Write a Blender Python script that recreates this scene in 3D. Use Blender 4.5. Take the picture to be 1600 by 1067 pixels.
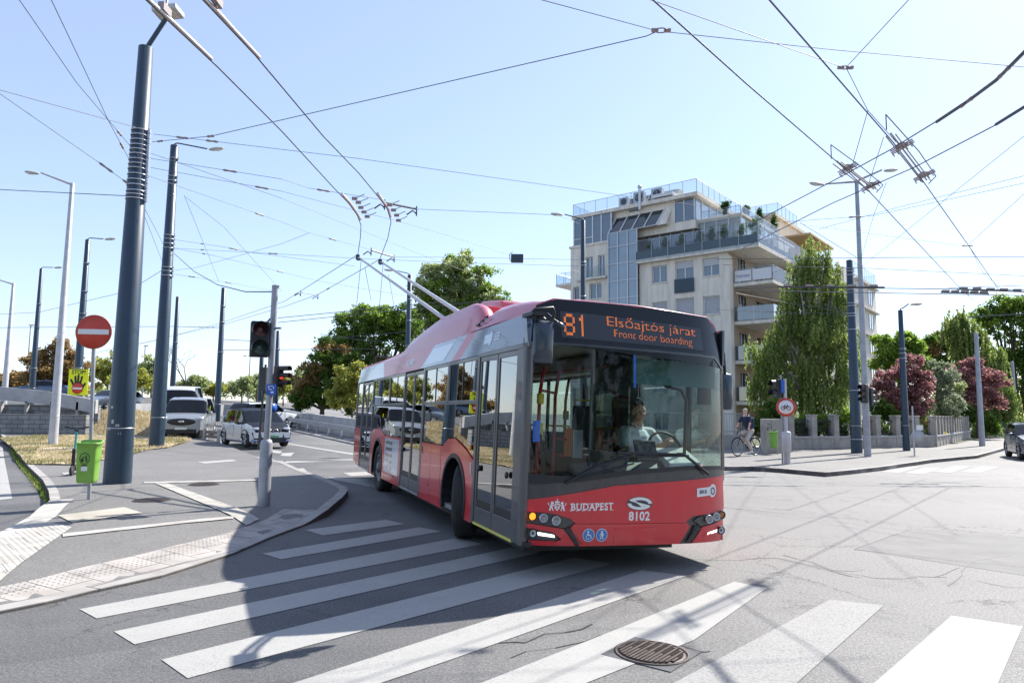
import bpy, bmesh, math, random
from mathutils import Vector, Matrix, noise
S = bpy.context.scene
for o in list(bpy.data.objects): bpy.data.objects.remove(o)
R = math.radians
random.seed(7)
# ---------------------------------------------------------------- camera
F_, PT, RL, CH = 1094.67, .10086, .01018, 1.696
cam = bpy.data.objects.new("camera", bpy.data.cameras.new("camera"))
S.collection.objects.link(cam)
fw = Vector((0, math.cos(PT), math.sin(PT))); u0 = Vector((0, -math.sin(PT), math.cos(PT))); r0 = Vector((1, 0, 0))
CR = r0*math.cos(RL)+u0*math.sin(RL); CU = -r0*math.sin(RL)+u0*math.cos(RL)
m = Matrix((CR, CU, -fw)).transposed().to_4x4(); m.translation = Vector((0, 0, CH))
cam.matrix_world = m
cam.data.sensor_width = 36; cam.data.lens = F_/1600*36
cam.data.clip_start = .05; cam.data.clip_end = 2000
S.camera = cam
# ---------------------------------------------------------------- light
SUN_AZ = Vector((.73, .68)).normalized(); SUN_EL = R(44)
w = bpy.data.worlds.new("World"); S.world = w; w.use_nodes = True
nt = w.node_tree; bg = nt.nodes["Background"]
sky = nt.nodes.new("ShaderNodeTexSky"); sky.sky_type = 'NISHITA'; sky.sun_disc = False
sky.sun_elevation = SUN_EL; sky.sun_rotation = math.atan2(SUN_AZ.x, SUN_AZ.y)
sky.air_density = 1.0; sky.dust_density = .45; sky.ozone_density = 2.0; sky.altitude = 100
sm_ = nt.nodes.new("ShaderNodeMix"); sm_.data_type = 'RGBA'; sm_.inputs[0].default_value = .26; sm_.inputs[7].default_value = (5.0, 5.75, 7.6, 1)   # thin veil of summer haze
tn_ = nt.nodes.new("ShaderNodeMix"); tn_.data_type = 'RGBA'; tn_.blend_type = 'MULTIPLY'; tn_.inputs[0].default_value = 1; tn_.inputs[7].default_value = (.99, .962, .99, 1)
nt.links.new(sky.outputs[0], tn_.inputs[6]); nt.links.new(tn_.outputs[2], sm_.inputs[6]); nt.links.new(sm_.outputs[2], bg.inputs[0]); bg.inputs[1].default_value = .109
sl = bpy.data.lights.new("sun", 'SUN'); sl.energy = 5.0; sl.angle = R(.55); sl.color = (1, .95, .87)
so = bpy.data.objects.new("sun", sl); S.collection.objects.link(so)
sd = Vector((SUN_AZ.x*math.cos(SUN_EL), SUN_AZ.y*math.cos(SUN_EL), math.sin(SUN_EL)))
so.rotation_euler = sd.to_track_quat('Z', 'Y').to_euler()
S.view_settings.view_transform = 'Standard'; S.view_settings.look = 'None'
S.view_settings.gamma = 1; S.view_settings.exposure = .97
S.cycles.max_bounces = 8; S.cycles.transparent_max_bounces = 16; S.cycles.use_denoising = True
S.cycles.caustics_reflective = False; S.cycles.caustics_refractive = False

# ---------------------------------------------------------------- terrain height and sight lines
def sm(t): t = max(0., min(1., t)); return t*t*(3-2*t)
def hgt(x, y):
    z = min(1.3, .024*max(0, y-24))*sm((4-x)/5)
    z += min(1.7, .07*max(0, -x-15.5))*sm((y-35.3)/1.5)
    return z
def ray(px, py): return fw+CR*((px-800)/F_)-CU*((py-533.5)/F_)
CO = Vector((0, 0, CH))
def atz(px, py, z):
    r = ray(px, py); return CO+r*((z-CH)/r.z)
def at(px, py, y):
    r = ray(px, py); return CO+r*(y/r.y)
def G(px, py, dz=0.):
    r = ray(px, py); z = dz
    for _ in range(12):
        p = CO+r*((z-CH)/r.z) if r.z < 0 else CO+r*60
        z = dz+hgt(p.x, p.y)*(.7)+ (z-dz)*.3
    return p

# ---------------------------------------------------------------- materials
MATS = {}
def mat(name, col, rough=.6, metal=0., var=.0, vscale=3., bump=0., bscale=60., coat=0., emit=None, es=1., spec=.5, col2=None, trans=0., stretch=None):
    if name in MATS: return MATS[name]
    M = bpy.data.materials.new(name); M.use_nodes = True; t = M.node_tree; b = t.nodes["Principled BSDF"]
    b.inputs["Base Color"].default_value = (*col, 1); b.inputs["Roughness"].default_value = rough
    b.inputs["Metallic"].default_value = metal; b.inputs["Coat Weight"].default_value = coat
    b.inputs["Coat Roughness"].default_value = .05
    b.inputs["Specular IOR Level"].default_value = spec
    if emit: b.inputs["Emission Color"].default_value = (*emit, 1); b.inputs["Emission Strength"].default_value = es
    if var or bump:
        tc = t.nodes.new("ShaderNodeTexCoord"); src = tc.outputs["Object"]
        if stretch:
            mp = t.nodes.new("ShaderNodeMapping"); mp.inputs["Scale"].default_value = stretch
            t.links.new(src, mp.inputs[0]); src = mp.outputs[0]
    if var:
        n = t.nodes.new("ShaderNodeTexNoise"); n.inputs["Scale"].default_value = vscale; n.inputs["Detail"].default_value = 8
        n.inputs["Roughness"].default_value = .65
        t.links.new(src, n.inputs[0])
        mx = t.nodes.new("ShaderNodeMix"); mx.data_type = 'RGBA'
        c2 = col2 or tuple(c*(1-var) for c in col)
        mx.inputs[6].default_value = (*col, 1); mx.inputs[7].default_value = (*c2, 1)
        rp = t.nodes.new("ShaderNodeMapRange"); rp.inputs[1].default_value = .38; rp.inputs[2].default_value = .66
        t.links.new(n.outputs[0], rp.inputs[0]); t.links.new(rp.outputs[0], mx.inputs[0])
        t.links.new(mx.outputs[2], b.inputs["Base Color"])
    if bump:
        n2 = t.nodes.new("ShaderNodeTexNoise"); n2.inputs["Scale"].default_value = bscale; n2.inputs["Detail"].default_value = 4
        t.links.new(src, n2.inputs[0])
        bp = t.nodes.new("ShaderNodeBump"); bp.inputs["Strength"].default_value = bump; bp.inputs["Distance"].default_value = .01
        t.links.new(n2.outputs[0], bp.inputs["Height"]); t.links.new(bp.outputs[0], b.inputs["Normal"])
    MATS[name] = M; return M

def glass(name, tint, base=.06, power=3., gain=.9, rough=.0, refl=(1, 1, 1)):
    """thin pane: tinted see-through plus a mirror part that grows towards grazing view"""
    M = bpy.data.materials.new(name); M.use_nodes = True; t = M.node_tree; t.nodes.clear()
    o = t.nodes.new("ShaderNodeOutputMaterial"); tr = t.nodes.new("ShaderNodeBsdfTransparent"); gl = t.nodes.new("ShaderNodeBsdfGlossy")
    tr.inputs[0].default_value = (*tint, 1); gl.inputs["Roughness"].default_value = rough; gl.inputs[0].default_value = (*refl, 1)
    lw = t.nodes.new("ShaderNodeLayerWeight"); lw.inputs[0].default_value = .5
    pw = t.nodes.new("ShaderNodeMath"); pw.operation = 'POWER'; pw.inputs[1].default_value = power
    ml = t.nodes.new("ShaderNodeMath"); ml.operation = 'MULTIPLY_ADD'; ml.inputs[1].default_value = gain; ml.inputs[2].default_value = base
    ml.use_clamp = True
    mx = t.nodes.new("ShaderNodeMixShader")
    t.links.new(lw.outputs["Facing"], pw.inputs[0]); t.links.new(pw.outputs[0], ml.inputs[0]); t.links.new(ml.outputs[0], mx.inputs[0])
    t.links.new(tr.outputs[0], mx.inputs[1]); t.links.new(gl.outputs[0], mx.inputs[2]); t.links.new(mx.outputs[0], o.inputs[0])
    MATS[name] = M; return M

def leafmat(name, c1, c2, c3):
    M = bpy.data.materials.new(name); M.use_nodes = True; t = M.node_tree; b = t.nodes["Principled BSDF"]
    g = t.nodes.new("ShaderNodeNewGeometry"); r = t.nodes.new("ShaderNodeValToRGB")
    t.links.new(g.outputs["Random Per Island"], r.inputs[0])
    e = r.color_ramp.elements; e[0].position = 0; e[0].color = (*c1, 1); e[1].position = 1; e[1].color = (*c3, 1)
    k = e.new(.5); k.color = (*c2, 1)
    t.links.new(r.outputs[0], b.inputs["Base Color"]); b.inputs["Roughness"].default_value = .5
    b.inputs["Specular IOR Level"].default_value = .35
    tl = t.nodes.new("ShaderNodeBsdfTranslucent"); t.links.new(r.outputs[0], tl.inputs[0])
    mx = t.nodes.new("ShaderNodeMixShader"); mx.inputs[0].default_value = .62
    o = t.nodes["Material Output"]
    t.links.new(b.outputs[0], mx.inputs[1]); t.links.new(tl.outputs[0], mx.inputs[2]); t.links.new(mx.outputs[0], o.inputs[0])
    MATS[name] = M; return M

# ---------------------------------------------------------------- mesh helpers
def link(o, parent=None):
    S.collection.objects.link(o)
    if parent: o.parent = parent
    return o
def tag(o, label=None, cat=None, group=None, kind=None):
    if label: o["label"] = label
    if cat: o["category"] = cat
    if group: o["group"] = group
    if kind: o["kind"] = kind
    return o
def thing(name, label, cat, loc=(0, 0, 0), rz=0., group=None):
    o = bpy.data.objects.new(name, None); o.empty_display_size = .2; link(o)
    o.location = loc; o.rotation_euler = (0, 0, rz); return tag(o, label, cat, group)
class MB:
    def __init__(s): s.v = []; s.f = []; s.mi = []; s.cur = 0; s.sm = []; s.smooth = False
    def add(s, vs, fs):
        n = len(s.v); s.v += [tuple(v) for v in vs]
        for f in fs: s.f.append([n+i for i in f]); s.mi.append(s.cur); s.sm.append(s.smooth)
        return s
    def box(s, a, b, M=None):
        x0, y0, z0 = a; x1, y1, z1 = b
        vs = [Vector((x, y, z)) for z in (z0, z1) for x, y in ((x0, y0), (x1, y0), (x1, y1), (x0, y1))]
        if M: vs = [M @ v for v in vs]
        return s.add(vs, [(0, 3, 2, 1), (4, 5, 6, 7), (0, 1, 5, 4), (1, 2, 6, 5), (2, 3, 7, 6), (3, 0, 4, 7)])
    def cbox(s, c, d, M=None):
        return s.box([c[i]-d[i]/2 for i in range(3)], [c[i]+d[i]/2 for i in range(3)], M)
    def tube(s, pts, r, n=8, cap=True):
        pts = [Vector(p) for p in pts]; rs = r if isinstance(r, (list, tuple)) else [r]*len(pts)
        old = s.smooth; s.smooth = n > 5
        rings = []; up = None
        for i, p in enumerate(pts):
            d = (pts[min(i+1, len(pts)-1)]-pts[max(i-1, 0)]).normalized()
            if up is None: up = Vector((0, 0, 1)) if abs(d.z) < .9 else Vector((1, 0, 0))
            a = d.cross(up).normalized(); b = a.cross(d).normalized(); up = b
            rings.append([p+(a*math.cos(2*math.pi*k/n)+b*math.sin(2*math.pi*k/n))*rs[i] for k in range(n)])
        vs = [v for q in rings for v in q]; fs = []
        for i in range(len(pts)-1):
            for k in range(n):
                fs.append((i*n+k, i*n+(k+1) % n, (i+1)*n+(k+1) % n, (i+1)*n+k))
        s.add(vs, fs)
        s.smooth = False
        if cap:
            s.add(rings[0], [tuple(range(n))][:1]); s.add(rings[-1], [tuple(range(n))])
        s.smooth = old
        return s
    def lathe(s, prof, n=20, M=None):
        """prof = [(r,z)...] around local z"""
        old = s.smooth; s.smooth = True
        vs = []
        for r, z in prof:
            for k in range(n):
                v = Vector((r*math.cos(2*math.pi*k/n), r*math.sin(2*math.pi*k/n), z)); vs.append(M @ v if M else v)
        fs = [(i*n+k, i*n+(k+1) % n, (i+1)*n+(k+1) % n, (i+1)*n+k) for i in range(len(prof)-1) for k in range(n)]
        s.add(vs, fs); s.smooth = old; return s
    def poly(s, pts): return s.add(pts, [tuple(range(len(pts)))])
    def prism(s, pts, off):
        off = Vector(off); n = len(pts); vs = [Vector(p) for p in pts]+[Vector(p)+off for p in pts]
        return s.add(vs, [tuple(range(n-1, -1, -1)), tuple(range(n, 2*n))]+[(i, (i+1) % n, n+(i+1) % n, n+i) for i in range(n)])
    def ball(s, c, r, n=12, M=None):
        c = Vector(c); rr = Vector(r) if isinstance(r, (tuple, list)) else Vector((r, r, r))
        prof = [(math.sin(math.pi*i/n), -math.cos(math.pi*i/n)) for i in range(n+1)]
        T = Matrix.Translation(c)@Matrix.Diagonal((rr.x, rr.y, rr.z, 1))
        return s.lathe([(max(a, .0001), b) for a, b in prof], n+4, (M @ T) if M else T)
    def mapv(s, f): s.v = [tuple(f(Vector(v))) for v in s.v]; return s
    def build(s, name, mats, parent=None, bevel=0., label=None, recalc=True, seg=2):
        me = bpy.data.meshes.new(name); me.from_pydata(s.v, [], s.f)
        if not isinstance(mats, (list, tuple)): mats = [mats]
        for mm in mats: me.materials.append(MATS[mm] if isinstance(mm, str) else mm)
        me.polygons.foreach_set("material_index", s.mi); me.polygons.foreach_set("use_smooth", s.sm)
        if recalc:
            bm = bmesh.new(); bm.from_mesh(me); bmesh.ops.recalc_face_normals(bm, faces=bm.faces); bm.to_mesh(me); bm.free()
        me.update()
        o = bpy.data.objects.new(name, me); link(o, parent)
        if bevel:
            b = o.modifiers.new("b", 'BEVEL'); b.width = bevel; b.segments = seg; b.limit_method = 'ANGLE'; b.angle_limit = R(40)
        if label: o["label"] = label
        return o
def textmb(body, size, bold=0., align='CENTER', mb=None, f=None, spacing=1., resol=3):
    cu = bpy.data.curves.new("t", 'FONT'); cu.body = body; cu.size = size; cu.offset = bold; cu.align_x = align; cu.align_y = 'CENTER'
    cu.space_character = spacing; cu.resolution_u = resol
    ob = bpy.data.objects.new("t", cu); S.collection.objects.link(ob)
    dg = bpy.context.evaluated_depsgraph_get(); me = bpy.data.meshes.new_from_object(ob.evaluated_get(dg))
    mb = mb or MB()
    vs = [v.co.copy() for v in me.vertices]; fs = [tuple(p.vertices) for p in me.polygons]
    if f: vs = [f(v) for v in vs]
    mb.add(vs, fs)
    bpy.data.objects.remove(ob); bpy.data.curves.remove(cu); bpy.data.meshes.remove(me)
    return mb
EDGE = []
def pav(x, y):
    """height of the island pavement: full kerb height inside, dropped to the road along the crossing"""
    best = 9.
    for a, b in zip(EDGE, EDGE[1:]):
        d = b-a; t = max(0, min(1, ((x-a.x)*d.x+(y-a.y)*d.y)/d.length_squared)); q = a+d*t; best = min(best, math.hypot(x-q.x, y-q.y))
    return .022+.098*sm(best/1.3)
def A_(px, py):
    r = ray(px, py); z = .12
    for _ in range(14): p = CO+r*((z-CH)/r.z); z = .5*z+.5*pav(p.x, p.y)
    return p
def flat_bm(polys, z, name, m, kind="structure", parent=None, fol=True, cut=1.2, thick=0., island=False):
    """polygons of ground points laid on the terrain at height z above it"""
    bm = bmesh.new()
    for P in polys:
        vs = [bm.verts.new((p[0], p[1], 0)) for p in P]
        try: bm.faces.new(vs)
        except ValueError: pass
    bmesh.ops.triangulate(bm, faces=bm.faces)
    if fol:
        for ax in (0, 1):
            lo = min(v.co[ax] for v in bm.verts); hi = max(v.co[ax] for v in bm.verts); c = math.floor(lo/cut)*cut
            while c < hi:
                n = Vector((0, 0, 0)); n[ax] = 1; q = Vector((0, 0, 0)); q[ax] = c
                bmesh.ops.bisect_plane(bm, geom=bm.verts[:]+bm.edges[:]+bm.faces[:], plane_co=q, plane_no=n); c += cut
    for v in bm.verts: v.co.z = hgt(v.co.x, v.co.y)+z+(pav(v.co.x, v.co.y)-.12 if island else 0)
    if thick:
        bmesh.ops.remove_doubles(bm, verts=bm.verts, dist=.0005)
        be = [e for e in bm.edges if e.is_boundary]
        r = bmesh.ops.extrude_edge_only(bm, edges=be)
        for g_ in r["geom"]:
            if isinstance(g_, bmesh.types.BMVert): g_.co.z -= thick
    bmesh.ops.recalc_face_normals(bm, faces=bm.faces)
    up = sum(f.normal.z for f in bm.faces)
    if up < 0: bmesh.ops.reverse_faces(bm, faces=bm.faces)
    me = bpy.data.meshes.new(name); bm.to_mesh(me); bm.free(); me.materials.append(MATS[m] if isinstance(m, str) else m)
    o = bpy.data.objects.new(name, me); link(o, parent)
    if kind: o["kind"] = kind
    return o
# ================================================================ materials used everywhere
def asphalt(name, c_dark, c_light, light_fn, grain=1., cracks=.0):
    M = bpy.data.materials.new(name); M.use_nodes = True; t = M.node_tree; b = t.nodes["Principled BSDF"]; L = t.links
    geo = t.nodes.new("ShaderNodeNewGeometry")
    def noi(sc, det=6, ro=.6):
        n = t.nodes.new("ShaderNodeTexNoise"); n.inputs["Scale"].default_value = sc; n.inputs["Detail"].default_value = det
        n.inputs["Roughness"].default_value = ro; L.new(geo.outputs["Position"], n.inputs[0]); return n
    def rng(src, a, b_, c=0., d=1.):
        r = t.nodes.new("ShaderNodeMapRange"); r.inputs[1].default_value = a; r.inputs[2].default_value = b_
        r.inputs[3].default_value = c; r.inputs[4].default_value = d; L.new(src, r.inputs[0]); return r.outputs[0]
    def math_(op, a, b_=None):
        n = t.nodes.new("ShaderNodeMath"); n.operation = op
        for i, x in enumerate((a, b_)):
            if x is None: continue
            if isinstance(x, (int, float)): n.inputs[i].default_value = x
            else: L.new(x, n.inputs[i])
        return n.outputs[0]
    def mix(fac, a, b_, bt='MIX'):
        n = t.nodes.new("ShaderNodeMix"); n.data_type = 'RGBA'; n.blend_type = bt
        for i, x in ((0, fac), (6, a), (7, b_)):
            if isinstance(x, tuple): n.inputs[i].default_value = (*x, 1)
            elif isinstance(x, (int, float)): n.inputs[i].default_value = x
            else: L.new(x, n.inputs[i])
        return n.outputs[2]
    sp = t.nodes.new("ShaderNodeSeparateXYZ"); L.new(geo.outputs["Position"], sp.inputs[0])
    # worn pale surfacing of the junction against the crossing, coloured darker to deepen the shade there
    a, b2, c0, wd = light_fn
    lin = math_('ADD', math_('MULTIPLY', sp.outputs[0], a), math_('MULTIPLY', sp.outputs[1], b2))
    lin = math_('ADD', lin, math_('MULTIPLY', math_('SUBTRACT', noi(.5).outputs[0], .5), 2.5))
    fac = rng(lin, c0-wd, c0+wd)
    base = mix(fac, c_dark, c_light)
    big = rng(noi(.35, 5).outputs[0], .35, .68)
    base = mix(math_('MULTIPLY', big, .35), base, tuple(c*1.5 for c in c_light))
    patch = t.nodes.new("ShaderNodeTexVoronoi"); patch.inputs["Scale"].default_value = .17; patch.distance = 'CHEBYCHEV'
    mp = t.nodes.new("ShaderNodeMapping"); mp.inputs["Rotation"].default_value = (0, 0, .5); mp.inputs["Scale"].default_value = (1, .6, 0)
    L.new(geo.outputs["Position"], mp.inputs[0]); L.new(mp.outputs[0], patch.inputs[0])
    ps = t.nodes.new("ShaderNodeSeparateColor"); L.new(patch.outputs["Color"], ps.inputs[0])
    base = mix(.30, base, mix(ps.outputs[0], tuple(c*.62 for c in c_light), tuple(c*1.25 for c in c_light)), 'MIX')
    st = rng(noi(1.7, 8, .75).outputs[0], .55, .75)
    base = mix(math_('MULTIPLY', st, .35), base, tuple(c*.7 for c in c_dark))
    g1 = noi(95, 3, .8); g2 = noi(260, 2, .7)
    g3 = noi(38, 4, .75); gr = math_('MULTIPLY', rng(g1.outputs[0], .38, .62, .35, 1.6), rng(g3.outputs[0], .36, .64, .6, 1.4))
    v = t.nodes.new("ShaderNodeCombineColor"); [L.new(gr, v.inputs[i]) for i in range(3)]
    base = mix(.75*grain, base, mix(1., base, v.outputs[0], 'MULTIPLY'))
    sp2 = rng(g2.outputs[0], .62, .72); base = mix(math_('MULTIPLY', sp2, .35*grain), base, (.5, .48, .46))
    if cracks:
        wv = noi(2.2, 6, .7)
        vm = t.nodes.new("ShaderNodeVectorMath"); vm.operation = 'SCALE'; vm.inputs[3].default_value = .9
        L.new(wv.outputs["Color"], vm.inputs[0]); va = t.nodes.new("ShaderNodeVectorMath"); L.new(geo.outputs["Position"], va.inputs[0]); L.new(vm.outputs[0], va.inputs[1])
        vo = t.nodes.new("ShaderNodeTexVoronoi"); vo.feature = 'DISTANCE_TO_EDGE'; vo.inputs["Scale"].default_value = .55; L.new(va.outputs[0], vo.inputs[0])
        vo2 = t.nodes.new("ShaderNodeTexVoronoi"); vo2.feature = 'DISTANCE_TO_EDGE'; vo2.inputs["Scale"].default_value = 4.5; L.new(va.outputs[0], vo2.inputs[0])
        c1 = rng(vo.outputs[0], .0, .010, 1, 0); c2 = rng(vo2.outputs[0], 0, .045, 1, 0)
        m1 = rng(noi(.42, 3).outputs[0], .50, .58); m2 = rng(noi(.5, 3).outputs[0], .60, .66)
        cr = math_('MAXIMUM', math_('MULTIPLY', c1, m1), math_('MULTIPLY', math_('MULTIPLY', c2, m2), .7))
        base = mix(math_('MULTIPLY', cr, cracks), base, (.03, .03, .032))
    L.new(base, b.inputs["Base Color"])
    b.inputs["Roughness"].default_value = .72; b.inputs["Specular IOR Level"].default_value = .22
    bp = t.nodes.new("ShaderNodeBump"); bp.inputs["Strength"].default_value = .5; bp.inputs["Distance"].default_value = .006
    L.new(g1.outputs[0], bp.inputs["Height"]); L.new(bp.outputs[0], b.inputs["Normal"])
    MATS[name] = M; return M, t, base, mix, noi, rng, math_, b
asphalt("asphalt", (.062, .064, .070), (.19, .186, .18), (1., .35, 3.0, 1.8), cracks=.9)  # dark bluish tone deepens the shadow on the crossing
asphalt("pavement_asphalt", (.15, .146, .142), (.18, .175, .168), (1., 0, 0., 5.), grain=.7, cracks=.25)
# worn paint: white with asphalt showing through
def paint(name, c, wear):
    M, t, base, mix, noi, rng, math_, b = asphalt(name, (.062, .064, .070), (.19, .186, .18), (1., .35, 3.0, 1.8))
    wn = rng(noi(55, 6, .9).outputs[0], .56-wear*.2, .64-wear*.10)
    w2 = rng(noi(.8, 5, .7).outputs[0], .38, .66)
    fac = math_('MULTIPLY', wn, math_('MULTIPLY_ADD' if 0 else 'ADD', math_('MULTIPLY', w2, .55), wear))
    dirt = rng(noi(3, 8, .7).outputs[0], .35, .75)
    pc = mix(math_('MULTIPLY', dirt, .3), c, tuple(x*.7 for x in c))
    out = mix(math_('MINIMUM', math_('MAXIMUM', fac, 0), .9), pc, base)
    t.links.new(out, b.inputs["Base Color"]); return M
paint("road_paint", (.365, .36, .345), .24); paint("worn_paint", (.33, .325, .315), .55)
def slabs(name, c, c2, sx, sy, rot, mort, bumpy=True):
    M = bpy.data.materials.new(name); M.use_nodes = True; t = M.node_tree; b = t.nodes["Principled BSDF"]
    g = t.nodes.new("ShaderNodeNewGeometry"); mp = t.nodes.new("ShaderNodeMapping"); mp.inputs["Rotation"].default_value = (0, 0, rot)
    br = t.nodes.new("ShaderNodeTexBrick"); br.inputs["Scale"].default_value = 1; br.inputs["Brick Width"].default_value = sx; br.inputs["Row Height"].default_value = sy
    br.inputs["Mortar Size"].default_value = mort; br.inputs["Color1"].default_value = (*c, 1); br.inputs["Color2"].default_value = (*c2, 1)
    br.inputs["Mortar"].default_value = (c[0]*.35, c[1]*.35, c[2]*.35, 1)
    t.links.new(g.outputs["Position"], mp.inputs[0]); t.links.new(mp.outputs[0], br.inputs[0])
    n = t.nodes.new("ShaderNodeTexNoise"); n.inputs["Scale"].default_value = 2.5; n.inputs["Detail"].default_value = 8; t.links.new(g.outputs["Position"], n.inputs[0])
    mx = t.nodes.new("ShaderNodeMix"); mx.data_type = 'RGBA'; mx.blend_type = 'MULTIPLY'; mx.inputs[0].default_value = .6
    cr = t.nodes.new("ShaderNodeValToRGB"); cr.color_ramp.elements[0].color = (.55, .53, .5, 1); cr.color_ramp.elements[0].position = .35; cr.color_ramp.elements[1].position = .65
    t.links.new(n.outputs[0], cr.inputs[0]); t.links.new(br.outputs[0], mx.inputs[6]); t.links.new(cr.outputs[0], mx.inputs[7])
    out = mx.outputs[2]
    if bumpy:
        vo = t.nodes.new("ShaderNodeTexVoronoi"); vo.inputs["Scale"].default_value = 16; vo.inputs["Randomness"].default_value = 0.
        t.links.new(mp.outputs[0], vo.inputs[0])
        rr = t.nodes.new("ShaderNodeMapRange"); rr.inputs[1].default_value = .22; rr.inputs[2].default_value = .34; rr.inputs[3].default_value = 1; rr.inputs[4].default_value = 0
        t.links.new(vo.outputs["Distance"], rr.inputs[0])
        bp = t.nodes.new("ShaderNodeBump"); bp.inputs["Strength"].default_value = .8; bp.inputs["Distance"].default_value = .012
        t.links.new(rr.outputs[0], bp.inputs["Height"]); t.links.new(bp.outputs[0], b.inputs["Normal"])
    t.links.new(out, b.inputs["Base Color"]); b.inputs["Roughness"].default_value = .8
    MATS[name] = M
slabs("tactile_slab", (.42, .385, .36), (.36, .34, .325), .4, .4, .35, .008)
slabs("tactile_pale", (.48, .46, .42), (.45, .43, .40), .4, .4, -.75, .006)
slabs("kerb_stone", (.37, .35, .33), (.33, .315, .30), 1.0, 5., .35, .012, False)
slabs("strip_stone", (.47, .45, .42), (.43, .41, .39), .4, 5., .3, .008, False)
slabs("hatch_stone", (.42, .39, .33), (.40, .37, .32), 9, 9, 0, .0, False)
mat("grass_dry", (.50, .42, .30), .95, var=.4, vscale=1.2, col2=(.36, .31, .19), bump=.8, bscale=30)
leafmat("dry_blade", (.62, .52, .36), (.50, .42, .27), (.40, .36, .20))
leafmat("green_blade", (.11, .20, .03), (.16, .24, .05), (.3, .27, .1))
mat("steel_blue", (.015, .040, .070), .42, var=.18, vscale=2, coat=.15, bump=.05, bscale=8)
mat("steel_strap", (.5, .52, .54), .35, .8)
mat("galv", (.36, .38, .41), .5, .35, var=.25, vscale=4)
mat("galv_pale", (.50, .51, .54), .5, .2, var=.2, vscale=3)
mat("lamp_head", (.52, .52, .50), .5, var=.2, vscale=6)
mat("lamp_glass", (.6, .6, .55), .15)
mat("wire", (.10, .11, .125), .6, .3)
mat("wire_pale", (.62, .62, .60), .35, .4)
mat("insulator", (.30, .26, .25), .5)
mat("black", (.012, .013, .016), .45); mat("black_gloss", (.008, .010, .014), .22, coat=.12, spec=.3)
mat("rubber", (.018, .018, .019), .75, var=.4, vscale=8)
mat("dark_grey", (.05, .054, .06), .5); mat("mid_grey", (.16, .17, .18), .5); mat("white_paint", (.72, .73, .74), .35, var=.08, vscale=3)
mat("chrome", (.7, .7, .72), .18, 1.)
mat("sign_red", (.62, .065, .035), .4, var=.15, vscale=5); mat("sign_white", (.75, .75, .75), .45)
mat("sign_yellow", (.80, .86, .0), .5); mat("sign_blue", (.015, .11, .5), .45); mat("sign_back", (.4, .41, .43), .5, .4)
mat("bin_green", (.20, .42, .06), .42, var=.12, vscale=4, coat=.1)
mat("bin_green_in", (.08, .30, .02), .6)
mat("skin", (.62, .36, .26), .55, var=.1, vscale=20); mat("cloth_white", (.78, .81, .84), .85); mat("cloth_navy", (.018, .028, .07), .9)
mat("cloth_beige", (.47, .43, .38), .9); mat("hair", (.03, .02, .015), .7); mat("cap", (.32, .36, .30), .9)
mat("concrete", (.36, .35, .33), .85, var=.3, vscale=1.5, bump=.3, bscale=20)
mat("concrete_pale", (.44, .44, .44), .85, var=.25, vscale=1.2, bump=.2, bscale=12)
mat("stone_fence", (.40, .37, .33), .9, var=.35, vscale=2, bump=.3, bscale=15)
mat("wood_old", (.22, .19, .16), .9, var=.4, vscale=4, stretch=(1, 1, 8))
mat("bark", (.10, .075, .05), .95, var=.4, vscale=6, bump=.6, bscale=14)
mat("bark_pale", (.42, .40, .36), .9, var=.6, vscale=5)
leafmat("leaf_green", (.06, .12, .018), (.11, .20, .03), (.20, .29, .06))
leafmat("leaf_bright", (.15, .27, .03), (.23, .36, .05), (.34, .44, .09))
leafmat("leaf_birch", (.12, .19, .04), (.22, .30, .07), (.38, .42, .16))
leafmat("leaf_yellow", (.34, .36, .07), (.46, .44, .10), (.22, .28, .05))
leafmat("leaf_plum", (.20, .085, .095), (.33, .15, .155), (.46, .28, .26))
leafmat("leaf_olive", (.22, .27, .17), (.32, .37, .25), (.18, .22, .12))
leafmat("leaf_brown", (.30, .18, .07), (.40, .25, .10), (.22, .20, .07))
leafmat("leaf_pale", (.30, .37, .15), (.42, .47, .22), (.22, .28, .10))
leafmat("leaf_dark", (.03, .07, .018), (.055, .12, .03), (.12, .19, .05))
leafmat("leaf_gold", (.55, .42, .03), (.42, .36, .03), (.25, .28, .04))
# ================================================================ SETTING: ground, pavements, markings
def terrain():
    xs = [-400, -200, -120, -80, -60]+[-50+i*1.5 for i in range(41)]+[14, 20, 40, 80, 150, 400]
    ys = [-60, -20, 0, 10, 18]+[22+i*1.5 for i in range(36)]+[80, 100, 150, 250, 500, 900]
    mb = MB(); n = len(xs)
    for y in ys:
        for x in xs: mb.v.append((x, y, hgt(x, y)))
    for j in range(len(ys)-1):
        for i in range(n-1): mb.f.append([j*n+i, j*n+i+1, (j+1)*n+i+1, (j+1)*n+i]); mb.mi.append(0); mb.sm.append(True)
    tag(mb.build("road", "asphalt", recalc=False), kind="structure")
terrain()
def gp(lst, dz=0.): return [G(x, y, dz) for x, y in lst]
K = .12
near_edge = [(-60, 972), (0, 955), (70, 941), (140, 924), (253, 899), (365, 864), (420, 840), (474, 820), (514, 795), (536, 776), (544, 766), (541, 761), (520, 752), (500, 744), (470, 734), (445, 722.5), (405, 714), (372, 705), (332, 694)]
left_edge = [(300, 686), (265, 680), (200, 668), (120, 660), (20, 668), (-40, 690), (0, 686), (22, 702), (42, 726), (67, 750), (76, 767), (79, 787), (62, 801), (45, 817), (20, 832), (-60, 870)]
EDGE += [Vector((p.x, p.y, 0)) for p in [atz(x, y, .022) for x, y in near_edge[:8]]]
isl = [A_(x, y) for x, y in near_edge]+[atz(x, y, K) for x, y in [(300, 690), (230, 682), (120, 680), (20, 684), (0, 687)]]+[atz(x, y, K) for x, y in left_edge[7:]]
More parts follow.
